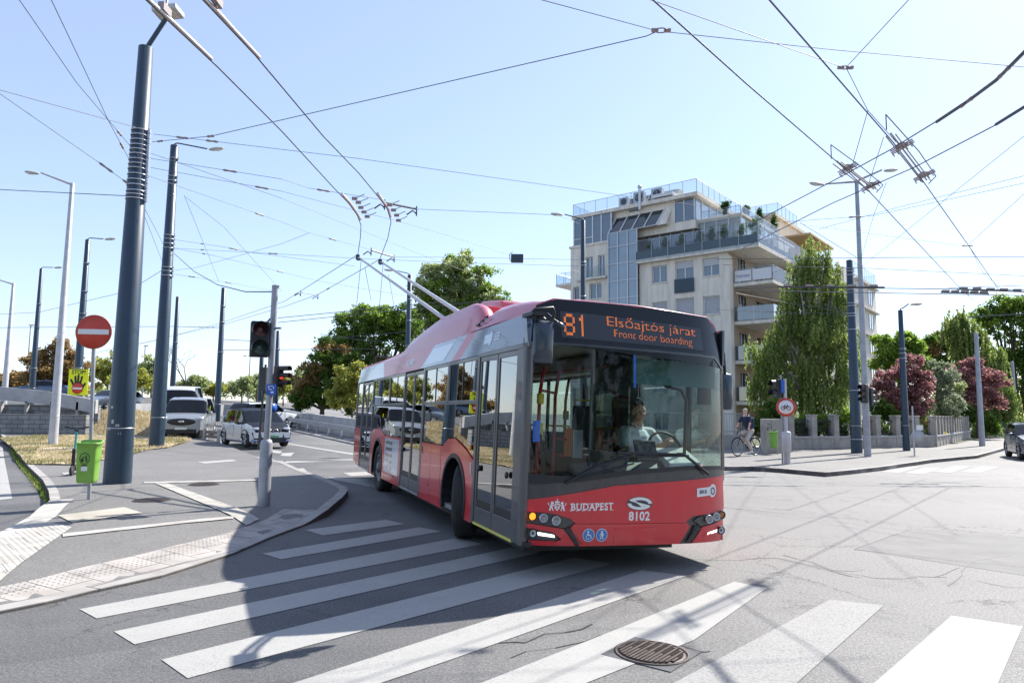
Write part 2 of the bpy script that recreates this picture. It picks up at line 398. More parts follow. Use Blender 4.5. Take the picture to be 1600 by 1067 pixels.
flat_bm([isl], K, "pavement", "pavement_asphalt", cut=.45, thick=.16, island=True)
# kerb stones on the edges of the island
def ribbon(pts, wdt, z, name, m, thick=0., side=1, island=False):
    pts = [Vector((p[0], p[1], 0)) for p in pts]; L = []; Rr = []
    for i, p in enumerate(pts):
        d = (pts[min(i+1, len(pts)-1)]-pts[max(i-1, 0)]).normalized(); nn = Vector((-d.y, d.x, 0))*side
        L.append(p); Rr.append(p+nn*wdt)
    return flat_bm([[L[i], L[i+1], Rr[i+1], Rr[i]] for i in range(len(pts)-1)], z, name, m, cut=.45, thick=thick, island=island)
ribbon([A_(x, y) for x, y in near_edge[:17]], .17, K+.008, "kerb", "kerb_stone", .18, island=True)
ribbon([atz(x, y, K) for x, y in [(0, 687), (22, 702), (42, 726), (67, 750), (76, 767), (79, 787)]], .15, K+.008, "kerb", "kerb_stone", .18, 1)
ribbon([atz(x, y, .03) for x, y in [(79, 789), (62, 801), (45, 817), (20, 832), (-60, 872)]], .34, K+.004, "kerb", "strip_stone", 0., 1)
z1 = K+.004
tact = [(-60, 935), (0, 917), (62, 904), (118, 889), (225, 865), (351, 834), (410, 814), (443, 795), (497, 797), (474, 808), (437, 828), (391, 847), (365, 857), (253, 888), (140, 915), (70, 931), (0, 944), (-60, 962)]
flat_bm([[A_(x, y) for x, y in tact]], z1, "tactile_paving", "tactile_slab", cut=.45, island=True)
flat_bm([[A_(x, y) for x, y in [(-60, 940), (0, 908), (112, 824), (81, 817), (45, 818), (0, 846), (-60, 880)]]], z1+.004, "tactile_paving", "tactile_pale", cut=.45, island=True)
def strip(a, b, wpx, m="strip_stone", name="paving_strip", z=K):
    P = [A_(a[0], a[1]-wpx/2), A_(b[0], b[1]-wpx/2*.8), A_(b[0], b[1]+wpx/2*.8), A_(a[0], a[1]+wpx/2)]
    flat_bm([P], z1+.008, name, m, cut=.45, island=True)
strip((98, 837), (365, 809), 5); strip((225, 754.5), (402, 750.5), 2.4)
flat_bm([[A_(x, y) for x, y in [(242, 755.6), (262, 755.6), (405, 812), (385, 822)]]], z1+.010, "paving_strip", "tactile_pale", cut=.45, island=True)
flat_bm([[atz(x, y, K) for x, y in [(90, 806), (194, 793), (222, 802), (112.5, 817)]]], z1+.008, "paving_strip", "hatch_stone")
for q in ([(308, 722), (363, 718), (371, 720.5), (320, 724.5)], [(95.6, 739), (121, 736.5), (126, 740), (100, 742)]):
    flat_bm([[atz(x, y, K) for x, y in q]], z1+.004, "road_marking", "road_paint")
# zebra crossing and lane lines
def mark(q, m="road_paint", z=.005): flat_bm([[G(x, y) for x, y in q]], z, "road_marking", m)
for q in ([(477, 828), (505, 836.5), (632, 819), (603, 812)], [(409.7, 865), (439, 874), (690, 830.4), (655, 824)], [(124, 952), (151, 966.5), (755, 850), (712, 841)],
          [(178, 987), (210, 1007), (850, 862), (803, 855)], [(252, 1031), (293, 1060), (956, 881), (897, 871.5)],
          [(370, 1096), (500, 1099), (700, 1032.5), (1072, 900), (1003, 891), (700, 989)],
          [(700, 1088), (860, 1090), (1085, 1000), (1198, 919), (1147, 909), (960, 985)],
          [(1487, 962), (1598, 979), (1550, 1090), (1340, 1090)]):
    mark(q)
mark([(1297, 937), (1381, 946), (1220, 1090), (1020, 1085)], "worn_paint")
for q in ([(536, 738.5), (548, 744), (586, 741.5), (575, 737)], [(512, 745.5), (524, 750), (640, 772), (700, 770), (600, 750)]): mark(q)
mark([(440, 723.5), (440, 720.8), (551, 717), (551, 719)]); mark([(447, 692), (448, 693.6), (560, 712), (560, 709.5)])
mark([(488, 678), (505, 678), (515, 680), (497, 680)]); mark([(440, 665), (500, 670), (500, 671.5), (440, 666.2)], "worn_paint")
mark([(537, 685), (551, 686), (551, 688), (537, 687)]); mark([(405.5, 712.6), (445, 720.5), (447, 722), (404, 714.2)]); mark([(466, 732), (474, 731.5), (487, 743), (479, 744)])
mark([(421, 702), (441, 705), (437, 708), (460, 707), (454, 713), (438, 712), (441, 709), (415, 706)])
mark([(0, 697), (4, 697), (19, 779), (0, 781)]); mark([(0, 690), (-60, 690), (-60, 790), (0, 784)], "worn_paint")
for i, (a, b) in enumerate([(1375, 737), (1412, 739), (1455, 737), (1500, 737)]):
    mark([(a, b), (a+36, b-9), (a+62, b-8), (a+30, b+2)], "worn_paint")
# repaired strips of newer surfacing seen on the junction
mat("patch_asphalt", (.105, .107, .112), .8, var=.25, vscale=3, bump=.6, bscale=90)
# right-hand far pavement
rp_ = [(1000, 727), (1130, 729), (1174, 729), (1220, 732), (1291, 738), (1335, 734), (1380, 729), (1456, 718), (1527, 711.5), (1568, 700.5), (1590, 690), (1560, 678)]
P = [atz(x, y, K) for x, y in rp_]; far = [Vector((80, 110, 0)), Vector((40, 60, 0)), Vector((4, 60, 0)), Vector((3.2, 30, 0))]
flat_bm([P+far[1:]], K, "pavement", "pavement_asphalt", thick=.16)
ribbon([atz(x, y, K) for x, y in rp_[:11]], .15, K+.006, "kerb", "kerb_stone", .18)
# garden ground behind the fence and grass left
mat("soil", (.10, .09, .05), .95, var=.5, vscale=1.5, col2=(.06, .09, .03))
flat_bm([[Vector(p) for p in ((13, 33.5, 0), (26, 41.5, 0), (36, 54, 0), (60, 90, 0), (30, 95, 0), (10, 60, 0), (9.5, 36, 0))]], .14, "garden_ground", "soil")
gr = [Vector((p.x, min(p.y, 34.9), 0)) for p in [G(x, y, K) for x, y in [(0, 686), (22, 702), (42, 726), (120, 727), (200, 712), (232, 703), (262, 700), (283, 694), (300, 688), (285, 680), (230, 676), (135, 682), (60, 682)]]]
gr_o = flat_bm([gr], K+.03, "verge", "grass_dry", cut=.6)
for v in gr_o.data.vertices: v.co.z += max(0, noise.noise(v.co*.6))*.10
def blades(name, region, n, m, hh, base=K+.02, cond=None):
    xs = [p[0] for p in region]; ys = [p[1] for p in region]; mb = MB(); rnd = random.Random(5)
    def inside(x, y):
        c = False; j = len(region)-1
        for i in range(len(region)):
            a, b = region[i], region[j]
            if (a[1] > y) != (b[1] > y) and x < (b[0]-a[0])*(y-a[1])/(b[1]-a[1])+a[0]: c = not c
            j = i
        return c
    k = 0
    while k < n:
        x = rnd.uniform(min(xs), max(xs)); y = rnd.uniform(min(ys), max(ys))
        if not inside(x, y): continue
        k += 1
        if cond and not cond(x, y): continue
        z = hgt(x, y)+base; a = rnd.uniform(0, 6.28); h = hh*rnd.uniform(.4, 1.2); dx, dy = math.cos(a), math.sin(a); l = rnd.uniform(-.6, .6)*h
        wv = .012+.01*rnd.random()
        mb.add([(x-dx*wv, y-dy*wv, z), (x+dx*wv, y+dy*wv, z), (x+dy*l, y-dx*l, z+h)], [(0, 1, 2)])
    return tag(mb.build(name, m, recalc=False), kind="stuff")
blades("dry_grass", [(p.x, p.y) for p in gr], 26000, "dry_blade", .11)
blades("green_grass", [(p.x, p.y) for p in gr], 26000, "green_blade", .11, cond=lambda x, y: noise.noise(Vector((x*.35, y*.35, 3))) > .2 or x < -.62*y-1.2 and noise.noise(Vector((x*.8, y*.8, 9))) > -.15)
# grass bank rising behind the poles to the bridge approach
bk = [(135, 688, 652), (165, 690, 642), (200, 694, 640), (235, 697, 646), (262, 694, 660), (285, 690, 682)]
mbk = MB(); mbb = MB(); rb_ = random.Random(17)
for j in range(5):
    pass
rowsA = [at(x, y0, 33.8) for x, y0, y1_ in bk]; rowsB = [at(x, y1_, 38.5) for x, y0, y1_ in bk]
for a in rowsA: a.z = .12
NB = 8
for i in range(len(bk)):
    for j in range(NB+1): t = j/NB; p = rowsA[i].lerp(rowsB[i], t); p.z = rowsA[i].z+(rowsB[i].z-rowsA[i].z)*sm(t)+.06*noise.noise(p*1.3); mbk.v.append(tuple(p))
for i in range(len(bk)-1):
    for j in range(NB): a = i*(NB+1)+j; mbk.f.append([a, a+1, a+NB+2, a+NB+1]); mbk.mi.append(0); mbk.sm.append(True)
tag(mbk.build("grass_bank", "grass_dry"), kind="structure")
for _ in range(14000):
    i = rb_.randrange(len(bk)-1); u, t = rb_.random(), rb_.random(); p = rowsA[i].lerp(rowsA[i+1], u).lerp(rowsB[i].lerp(rowsB[i+1], u), t); za = rowsA[i].z; zb = rowsB[i].lerp(rowsB[i+1], u).z; p.z = za+(zb-za)*sm(t)
    a = rb_.uniform(0, 6.28); h = rb_.uniform(.06, .2); dx, dy = math.cos(a)*.016, math.sin(a)*.016; mbb.add([(p.x-dx, p.y-dy, p.z-.03), (p.x+dx, p.y+dy, p.z-.03), (p.x+rb_.uniform(-.06, .06), p.y, p.z+h)], [(0, 1, 2)])
tag(mbb.build("dry_grass", "dry_blade", recalc=False), kind="stuff")
kerbweeds = [atz(x, y, 0) for x, y in [(22, 704), (42, 729), (60, 752), (68, 768), (76, 786), (70, 789), (60, 770), (48, 752), (30, 730), (14, 706)]]
blades("weeds", [(p.x, p.y) for p in kerbweeds], 2500, "green_blade", .09, base=.0)
# tar seams and patches of other surfacing on the junction
mat("tar", (.022, .022, .024), .6, var=.3, vscale=20)
mat("patch_pale", (.182, .179, .174), .85, var=.2, vscale=2.5, bump=.5, bscale=70)
def seam(pts, w_=.02, wob=.05, nm="road_seam"):
    P_ = [G(x, y) for x, y in pts]; Q = []; rn = random.Random(int(pts[0][0]*7+pts[0][1]))
    for a, b in zip(P_, P_[1:]):
        n = max(2, int((b-a).length/.22))
        for i in range(n):
            q = a.lerp(b, i/n); Q.append(Vector((q.x+rn.uniform(-wob, wob), q.y+rn.uniform(-wob, wob), 0)))
    Q.append(Vector((P_[-1].x, P_[-1].y, 0)))
    qs = []
    for a, b in zip(Q, Q[1:]):
        d = (b-a).normalized(); n_ = Vector((-d.y, d.x, 0))*w_*rn.uniform(.3, 1.)*.5
        qs.append([a-n_, b-n_, b+n_, a+n_])
    flat_bm(qs, .0035, nm, "tar", cut=2.5)
flat_bm([[G(x, y) for x, y in [(1336, 858), (1424, 826), (1640, 842), (1640, 905)]]], .0022, "road_patch", "patch_pale")
flat_bm([[G(x, y) for x, y in [(1212, 792), (1330, 765), (1620, 788), (1640, 838), (1424, 826), (1300, 800)]]], .0018, "road_patch", "patch_asphalt") if 0 else None
seam([(1336, 858), (1520, 879), (1640, 890)], .022, .02); seam([(1336, 858), (1424, 826)], .018, .02)
seam([(1128, 793), (1280, 806), (1450, 822), (1640, 845)], .016, .02); seam([(1232, 797), (1330, 765)], .02, .02)
seam([(1030, 872), (1120, 876), (1220, 872), (1330, 900), (1345, 902)], .02, .05); seam([(1215, 866), (1290, 885), (1330, 898), (1370, 903), (1480, 902)], .018, .06); seam([(1260, 880), (1300, 892), (1350, 890)], .018, .07)
seam([(1478, 914), (1500, 898), (1524, 878), (1580, 868)], .022, .04); seam([(1460, 902), (1485, 890), (1500, 880)], .015, .06); seam([(1530, 908), (1570, 916), (1640, 921)], .018, .03)
seam([(1424, 752), (1470, 753), (1500, 755)], .05, .02); seam([(1330, 757), (1420, 760), (1520, 763)], .03, .02); seam([(1560, 750), (1600, 751)], .03, .02)
seam([(760, 1010), (830, 1000), (880, 985), (925, 975)], .02, .07); seam([(800, 1030), (860, 1012), (940, 992)], .014, .07); seam([(1035, 1000), (1087, 1018), (1110, 1017)], .02, .02); seam([(1045, 1002), (1080, 1010)], .014, .02)
seam([(905, 1018), (960, 1000), (975, 995)], .02, .03)
# ironwork in the ground
mh = thing("manhole_cover", "rusty square manhole frame with a ribbed lid set in the zebra crossing", "manhole cover", G(1018, 1021)+Vector((0, 0, .004)), R(52))
mh.scale = (.70, .74, 1)
mat("iron", (.10, .08, .072), .6, .4, var=.4, vscale=12)
mb = MB(); mb.box((-.36, -.36, -.02), (.36, .36, .003)); mb.build("frame", "patch_asphalt", mh)
mb = MB(); mb.lathe([(.335, .0), (.335, .010), (.36, .010), (.36, .0)], 36); mb.build("ring", "iron", mh)
mb = MB(); mb.lathe([(.0, .007), (.325, .007), (.33, .0)], 32)
for i in range(-7, 8):
    L = math.sqrt(max(0, .31**2-(i*.04)**2)); mb.box((-L, i*.04-.011, .008), (-.012, i*.04+.011, .019)) if i % 2 else mb.box((-L, i*.04-.011, .008), (L, i*.04+.011, .019))
for i in range(-7, 8):
    L = math.sqrt(max(0, .30**2-(i*.04)**2)); mb.box((i*.04-.006, -L, .007), (i*.04+.006, L, .015))
mb.build("lid", "iron", mh)
for k, (x, y, lab) in enumerate([(238, 781.5, "small round metal cover in the pavement between the bin and the diagonal strip"), (319, 757, "small metal cover in the pavement just above the diagonal strip")]):
    mb = MB(); mb.lathe([(0, .008), (.30, .008), (.32, 0)], 24)
    for i in range(-5, 6): L = math.sqrt(.28**2-(i*.05)**2); mb.box((-L, i*.05-.012, .006), (L, i*.05+.012, .014))
    o = mb.build("pavement_cover", "iron"); o.location = atz(x, y, K)+Vector((0, 0, .004)); tag(o, lab, "manhole cover")
# ================================================================ poles, lamps, signs
def steel_pole(name, label, base, topy, y, rb, rt, topx, lamp=None, straps=(), m="steel_blue", cat="pole", group=None, stepped=False):
    """base=(px,py) foot, (topx,topy) top seen at distance y"""
    b = at(base[0], base[1], y); b.z = hgt(b.x, b.y)+(0. if y > 28.5 or b.x > 5 else K)
    if b.x > 8: b.z = K
    t = at(topx, topy, y); H = t.z-b.z
    root = thing(name, label, cat, b, 0, group)
    mb = MB(); lean = (t.x-b.x)*.25
    if stepped:
        pr = [(rb, -.05), (rb*1.0, H*.33), (rb*.86, H*.335), (rb*.84, H*.66), (rt*1.05, H*.665), (rt, H)]
    else: pr = [(rb, -.05), (rb*.9+rt*.1, H*.12), (rt, H)]
    mb.lathe(pr+[(rt*.9, H+.01), (.001, H+.02)], 28); mb.build("shaft", m, root)
    def rad(z):
        for i in range(len(pr)-1):
            if pr[i][1] <= z <= pr[i+1][1]: f = (z-pr[i][1])/max(1e-6, pr[i+1][1]-pr[i][1]); return pr[i][0]*(1-f)+pr[i+1][0]*f
        return rt
    for sy in straps:
        z = at(base[0], sy, y).z-b.z; r = rad(z)+.006; mb = MB(); mb.lathe([(r, z-.013), (r+.008, z-.013), (r+.008, z+.013), (r, z+.013)], 24)
        mb.box((r-.01, -.03, z-.05), (r+.05, .03, z+.05)); mb.build("strap", "steel_strap", root)
    mb = MB(); zz = 1.15; r = rad(zz)+.004; mb.lathe([(r, zz), (r+.003, zz), (r+.003, zz+.02), (r, zz+.02)], 24)
    if rb > .15: mb.build("weld_ring", "steel_strap", root)
    if lamp:
        lx, ly, kind = lamp; e = at(lx, ly, y)-b
        lamp_head(root, Vector((0, 0, H-.05)), e, kind, m)
    return root, b, H
def lamp_head(root, s, e, kind="arm", m="galv_pale", L=.62):
    d = (e-s); dh = Vector((d.x, d.y, 0)).normalized()
    mb = MB()
    if kind == "arm": mb.tube([s, s+Vector((0, 0, .12)), s+Vector((0, 0, .16))+dh*.12, e-dh*L*.6], .028, 8)
    elif kind == "gal": mb.tube([s, e-dh*L*.6], [.05, .035], 8)
    else: mb.tube([s, e], .05, 8)
    mb.build("arm", m, root)
    mb = MB(); a = math.atan2(dh.y, dh.x); T = Matrix.Translation(e)@Matrix.Rotation(a, 4, 'Z')@Matrix.Rotation(-.12, 4, 'Y')
    if kind == "box":
        mb.box((-.28, -.22, 0), (.28, .22, .14), T); h = mb.build("lamp_head", "lamp_head", root, .03)
        mb = MB(); mb.box((-.2, -.16, -.02), (.2, .16, .0), T); mb.build("lens", "lamp_glass", h)
    else:
        mb.ball((0, 0, 0), (L*.5, .13, .065), 10, T); h = mb.build("lamp_head", "lamp_head", root)
        mb = MB(); mb.ball((.06, 0, -.03), (L*.3, .095, .055), 8, T); mb.build("lens", "lamp_glass", h)
g5 = "blue-grey steel catenary poles"
P1 = steel_pole("catenary_pole", "thick blue-grey steel pole beside the green bin, wound with many silver straps", (183, 755), 75, 15.1, .275, .15, 241, (263, 24, "box"),
    [205, 213, 221, 229, 236, 243, 251, 258, 265, 274, 283, 291, 300, 306, 312], group=g5)
P2 = steel_pole("catenary_pole", "tall blue-grey steel pole standing at the edge of the dry grass by the guard rail", (244, 702), 228, 27.5, .28, .15, 279, (338, 233, "arm"),
    [248, 276, 283, 368, 374, 381, 388, 418, 424, 431], group=g5)
steel_pole("catenary_pole", "blue-grey steel pole carrying the yellow hand sign, its lamp arm pointing right", (118, 640), 375, 38, .24, .12, 137, (172, 373.5, "arm"), [411, 455, 490, 497, 530, 575, 622], group=g5)
steel_pole("catenary_pole", "blue-grey steel pole at the far left behind the leaning white lamp post", (50, 607), 420, 50, .21, .11, 68, (91, 418, "arm"), [475, 512, 575], group=g5)
steel_pole("catenary_pole", "short-looking blue-grey pole between the strapped pole and the vans", (270, 598), 464, 55, .22, .14, 280, None, [535], group=g5)
steel_pole("catenary_pole", "blue-grey pole rising behind the gap between the vans and the electric car", (340, 632), 450, 48, .22, .14, 348, None, [478, 503, 550], group=g5)
steel_pole("catenary_pole", "distant blue-grey pole just left of the pedestrian signal post", (406, 622), 508, 60, .22, .14, 411, None, [540], group=g5)
steel_pole("catenary_pole", "distant blue-grey pole just right of the pedestrian signal post", (430, 625), 517, 56, .22, .14, 434, None, [545], group=g5)
steel_pole("catenary_pole", "blue-grey steel pole in front of the green trees behind the bus roof", (635, 640), 430, 44, .19, .14, 637, (607, 422, "arm"), [468, 501, 540], group=g5)
steel_pole("catenary_pole", "blue-grey steel pole before the glazed stair tower, lamp arm pointing left", (911, 690), 345, 33, .15, .11, 908, (870, 335, "arm"), [410, 415, 463], group=g5)
P11 = steel_pole("catenary_pole", "blue-grey steel pole without a lamp in front of the birch", (1339, 711), 407, 30.3, .23, .13, 1327, None, [420, 424, 430, 448, 453, 474, 478, 490, 494, 515, 610, 686], group=g5)
P13 = steel_pole("catenary_pole", "blue-grey steel pole in front of the left plum tree, small lamp on top", (1417, 708), 485, 32.8, .16, .1, 1408, (1432, 475, "arm"), [545, 552, 560], group=g5)
g6 = "galvanised street lamps"
P12 = steel_pole("street_lamp", "tall grey lamp post with two opposite heads beside the lampless blue pole", (1356, 718), 282, 27.7, .13, .075, 1332, (1276, 287.5, "gal"), [], "galv", "street lamp", g6)
lamp_head(P12[0], Vector((0, 0, P12[2]-.03)), at(1392, 266, 27.7)-P12[1], "gal", "galv")
steel_pole("street_lamp", "grey pole without a lamp head near the oncoming car", (1535, 700), 520, 39, .15, .10, 1526, None, [], "galv", "pole")
steel_pole("street_lamp", "thin grey pole farthest right among the trees", (1588, 672), 565, 60, .15, .12, 1585, None, [], "galv", "pole")
steel_pole("street_lamp", "leaning white street lamp in the dry grass, head to the left", (82, 700), 287, 27.8, .17, .08, 120, (50, 270, "gal"), [], "galv_pale", "street lamp", g6)
steel_pole("street_lamp", "white street lamp at the left edge of the picture", (2, 675), 443, 40, .17, .08, 25, (-12, 437, "gal"), [], "galv_pale", "street lamp", g6)
for i, (bx_, by_, tx, ty, lx, ly, yy, lb) in enumerate([(41, 600, 44, 507, 50, 508, 75, "tiny distant street lamp left of the brown tree"), (223, 605, 225, 540, 229, 540, 85, "tiny distant street lamp between the two nearest blue poles"),
        (388, 620, 390, 556, 383, 556, 90, "tiny distant street lamp left of the pedestrian signal post"), (560, 560, 560, 478, 553, 477, 70, "distant street lamp against the left green trees")]):
    steel_pole("street_lamp", lb, (bx_, by_), ty, yy, .09, .06, tx, (lx, ly, "gal"), [], "galv", "street lamp", g6)

for zz, aa, w_, h_ in ((1.15, -.5, .10, .06), (1.22, .25, .07, .05), (1.3, -.15, .05, .08), (1.05, .45, .05, .04), (1.6, -.3, .06, .05)):
    r_ = P1[0]; rr = .262-.004*zz; q = Vector((math.sin(aa)*rr, -math.cos(aa)*rr, zz)); t_ = Vector((math.cos(aa), math.sin(aa), 0)); n_ = Vector((math.sin(aa), -math.cos(aa), 0))*.004
    MB().prism([q-t_*w_/2+Vector((0, 0, -h_/2)), q+t_*w_/2+Vector((0, 0, -h_/2)), q+t_*w_/2+Vector((0, 0, h_/2)), q-t_*w_/2+Vector((0, 0, h_/2))], n_).build("torn_sticker", "lamp_head", r_)
def disc(root, name, c, r, nrm, m, t=.012, n=40, parent=None, off=0.):
    T = Matrix.Translation(Vector(c)+Vector(nrm)*off)@Vector(nrm).to_track_quat('Z', 'Y').to_matrix().to_4x4()
    mb = MB(); mb.lathe([(.0001, -t/2), (r, -t/2), (r, t/2), (.0001, t/2)], n, T); return mb.build(name, m, parent or root)
# ---- no-entry sign
b = atz(139, 780, K); se = thing("no_entry_sign", "round red no-entry sign with a white bar on a slim grey post", "sign", b)
top = at(148, 497, b.y)-b
mb = MB(); mb.tube([(0, 0, 0), top], .032, 14); mb.build("post", "galv", se)
c = at(146.5, 518.5, b.y-.05)-b; n = Vector((.12, -1, .0)).normalized()
d = disc(se, "plate", c, .305, n, "sign_back", .008)
disc(se, "face", c, .300, n, "sign_red", .006, parent=d, off=.007)
T = Matrix.Translation(c+n*.014)@n.to_track_quat('Z', 'Y').to_matrix().to_4x4(); mb = MB(); mb.box((-.255, -.045, -.003), (.255, .045, .003), T); mb.build("bar", "sign_white", d)
mb = MB(); mb.tube([top*.93+Vector((0, .0, 0)), top*.93+Vector((0, -.06, 0))], .04, 8); mb.build("clamp", "steel_strap", se)
# ---- green bins
def bin_(label, loc, rz, full=True, s=1.):
    r = thing("litter_bin", label, "bin", loc, rz, "green litter bins on posts")
    rings = []; z0 = .30; mb = MB()
    def ring(w, d, z, k=.35):
        out = []
        for i in range(28):
            a = 2*math.pi*i/28; ca, sa = math.cos(a), math.sin(a); p = 2/4.5
            out.append(Vector((math.copysign(abs(ca)**p, ca)*w/2, math.copysign(abs(sa)**p, sa)*d/2-.17, z)))
        return out
    spec = [(.30, .20, .30), (.34, .235, .315), (.355, .25, .36), (.40, .30, .86), (.405, .305, .95)]
    rings = [ring(a, b_, c_) for a, b_, c_ in spec]+[ring(.44, .335, .955), ring(.445, .34, .985), ring(.40, .295, .99), ring(.385, .28, .93), ring(.36, .25, .5), ring(.3, .2, .34)]
    # the rim is higher at the back
    for i, rg in enumerate(rings):
        if i >= 4 and i < 9:
            for v in rg: v.z += max(0, (v.y+.17))*.28
    vs = [v for q in rings for v in q]; n_ = 28; mb.smooth = True
    mb.add(vs, [(i*n_+k, i*n_+(k+1) % n_, (i+1)*n_+(k+1) % n_, (i+1)*n_+k) for i in range(len(rings)-1) for k in range(n_)]); mb.smooth = False
    mb.add(rings[0], [tuple(range(n_))]); mb.add(rings[-1], [tuple(range(n_))])
    mb.build("bin_body", "bin_green", r)
    if not full: mb = MB(); mb.tube([(0, .03, 0), (0, .03, 1.0)], .03, 12); mb.build("post", "galv", r)
    if full:   # tidyman mark and sticker
        fr = lambda z: -.17-(.125+.025*(z-.36)/.5)-.004
        mk = MB()
        for a0 in range(0, 36):
            a1 = a0+1; q = []
            for aa, rr in ((a0, .098), (a1, .098), (a1, .086), (a0, .086)): an = aa*math.pi/18; z = .72+rr*math.sin(an); q.append((rr*math.cos(an), fr(z)-.001, z))
            mk.poly(q)
        def fq(pts): mk.poly([(x, fr(.72+z)-.001, .72+z) for x, z in pts])
        fq([(-.062, -.055), (-.02, -.055), (-.014, .0), (-.068, .0)]); fq([(.018, .028), (.045, .024), (.05, -.02), (.02, -.018)]); fq([(.02, -.018), (.034, -.018), (.024, -.06), (.012, -.06)]); fq([(.036, -.018), (.05, -.02), (.06, -.06), (.048, -.06)])
        fq([(.02, .026), (.02, .012), (-.03, .022), (-.026, .034)]); fq([(-.045, .012), (-.02, .012), (-.02, .024), (-.045, .024)])
        for aa in range(8): a_ = aa*math.pi/4; 
        fq([(.032+.014*math.cos(k*math.pi/4), .046+.014*math.sin(k*math.pi/4)) for k in range(8)])
        for i in range(4): fq([(-.055+.028*i, -.105), (-.036+.028*i, -.105), (-.036+.028*i, -.128), (-.055+.028*i, -.128)])
        mk.build("mark", "black", r)
        mk = MB(); mk.poly([(-.06, fr(.55)-.002, .585), (.06, fr(.55)-.002, .585), (.06, fr(.5)-.002, .51), (-.06, fr(.5)-.002, .51)]); mk.build("sticker", "sign_white", r)
    return r
bb = atz(139, 780, K); bb.y += .02; bl0 = bin_("green litter bin with a black tidy mark, hung on the no-entry sign post", bb+Vector((.025, -.02, 0)), R(4)); bl0.scale = (.86, .9, 1)
bn = bin_("green litter bin across the road beside the bollard-like sign post", atz(1214, 710, K), R(-78), False); bn.scale = (.8, .8, .92)
# ---- yellow STOP hand sign
y_ = 37.2; c = at(122, 597, y_); r = thing("hand_warning_sign", "yellow board reading STOP! with a black hand and a no-entry disc", "sign", c, R(4))
mb = MB(); mb.box((-.5, 0, -.68), (.5, .02, .68)); bd = mb.build("board", "sign_yellow", r)
f3 = lambda v: Vector((v.x*.9, -.006, v.y+.52)); textmb("STOP!", .30, .008, f=f3).build("lettering", "black", bd)
mb = MB()
def fing(x0, z0, x1, z1, w_): mb.tube([(x0, -.008, z0), (x1, -.008, z1)], w_, 8)
for a in ((-.22, -.15, -.38, .15), (-.12, -.05, -.16, .33), (0, -.05, .0, .40), (.12, -.05, .19, .32), (.24, -.28, .38, -.04)): fing(*a, .055)
mb.ball((0, -.0, -.25), (.27, .02, .28), 10)
mb.mapv(lambda v: Vector((v.x, -.006+v.y*.08, v.z))).build("hand", "black", bd)
disc(r, "disc", (0, -.03, -.33), .29, (0, -1, 0), "sign_red", .01, parent=bd)
mb = MB(); mb.box((-.24, -.045, -.375), (.24, -.038, -.285)); mb.build("bar", "sign_white", bd)
# ---- kick scooter
sc = thing("electric_scooter", "slim e-scooter with a turquoise stem parked behind the green bin", "scooter", atz(116, 742, K), R(-75))
mat("teal", (.05, .34, .30), .35, .2)
mb = MB(); mb.box((-.62, -.075, .10), (-.02, .075, .15)); mb.tube([(-.02, 0, .13), (.10, 0, .24), (.13, 0, .30)], .04, 8); mb.build("deck", "black", sc, .02)
for x, nme in ((.19, 0), (-.72, 1)):
    T = Matrix.Translation((x, 0, .115))@Matrix.Rotation(R(90), 4, 'X'); mb = MB(); mb.lathe([(.05, -.022), (.10, -.028), (.115, -.012), (.115, .012), (.10, .028), (.05, .022), (.05, -.022)], 24, T); wh = mb.build("wheel", "rubber", sc)
    mb = MB(); mb.lathe([(.001, -.018), (.055, -.018), (.055, .018), (.001, .018)], 14, T); mb.build("hub", "dark_grey", wh)
mb = MB(); mb.tube([(.13, 0, .26), (.03, 0, 1.10)], .026, 10); mb.build("stem", "teal", sc)
mb = MB(); mb.box((.10, -.035, .2), (.17, .035, .62)); mb.build("battery_cover", "black", sc, .015)
mb = MB(); mb.tube([(.0, -.27, 1.13), (.03, -.1, 1.1), (.03, .1, 1.1), (.0, .27, 1.13)], .016, 8); mb.build("handlebar", "black", sc)
mb = MB(); mb.tube([(.0, -.27, 1.13), (.005, -.16, 1.12)], .022, 8); mb.tube([(.0, .27, 1.13), (.005, .16, 1.12)], .022, 8); mb.build("grip", "rubber", sc)
mb = MB(); mb.box((.01, -.05, 1.02), (.07, .05, 1.09)); mb.build("headlight", "dark_grey", sc, .01)
mb = MB(); mb.box((-.85, -.05, .2), (-.58, .05, .235)); mb.build("mudguard", "black", sc, .01)
# ---- traffic signals
def signal(parent, c, rz, lens, w=.30, name="signal_head", lit=None, h1=.30):
    """housing at c (relative), facing -y turned by rz; lens = list of material names top to bottom"""
    n = len(lens); H = n*h1; T = Matrix.Translation(c)@Matrix.Rotation(rz, 4, 'Z')
    mb = MB(); mb.box((-w/2, -.07, -H/2), (w/2, .10, H/2), T); hd = mb.build(name, "black", parent, .025)
    for i, lm in enumerate(lens):
        z = H/2-h1*(i+.5); R_ = T@Matrix.Translation((0, -.07, z))@Matrix.Rotation(R(90), 4, 'X')
        r_ = min(w, h1)*.39
        mb = MB(); mb.lathe([(.001, .03), (r_*.5, .022), (r_*.9, .0), (r_, .0)], 20, R_); ln = mb.build("lens", lm, hd)
        mb = MB(); nn = 18; vs = []
        for k in range(nn+1):
            a = math.pi*(-.12+1.24*k/nn); L = .20 if True else 0
            p = Vector((math.cos(a)*r_*1.12, math.sin(a)*r_*1.12, 0)); vs += [R_@p, R_@(p*.96+Vector((0, -.0, .19)))]
        mb.add(vs, [(2*k, 2*k+1, 2*k+3, 2*k+2) for k in range(nn)]); vz = mb.build("visor", "black", hd, recalc=False)
        so_ = vz.modifiers.new("s", 'SOLIDIFY'); so_.thickness = .006
    return hd
mat("lens_red", (.07, .018, .018), .18, coat=.5); mat("lens_green", (.03, .07, .06), .18, coat=.5); mat("lens_amber", (.2, .1, .02), .2)
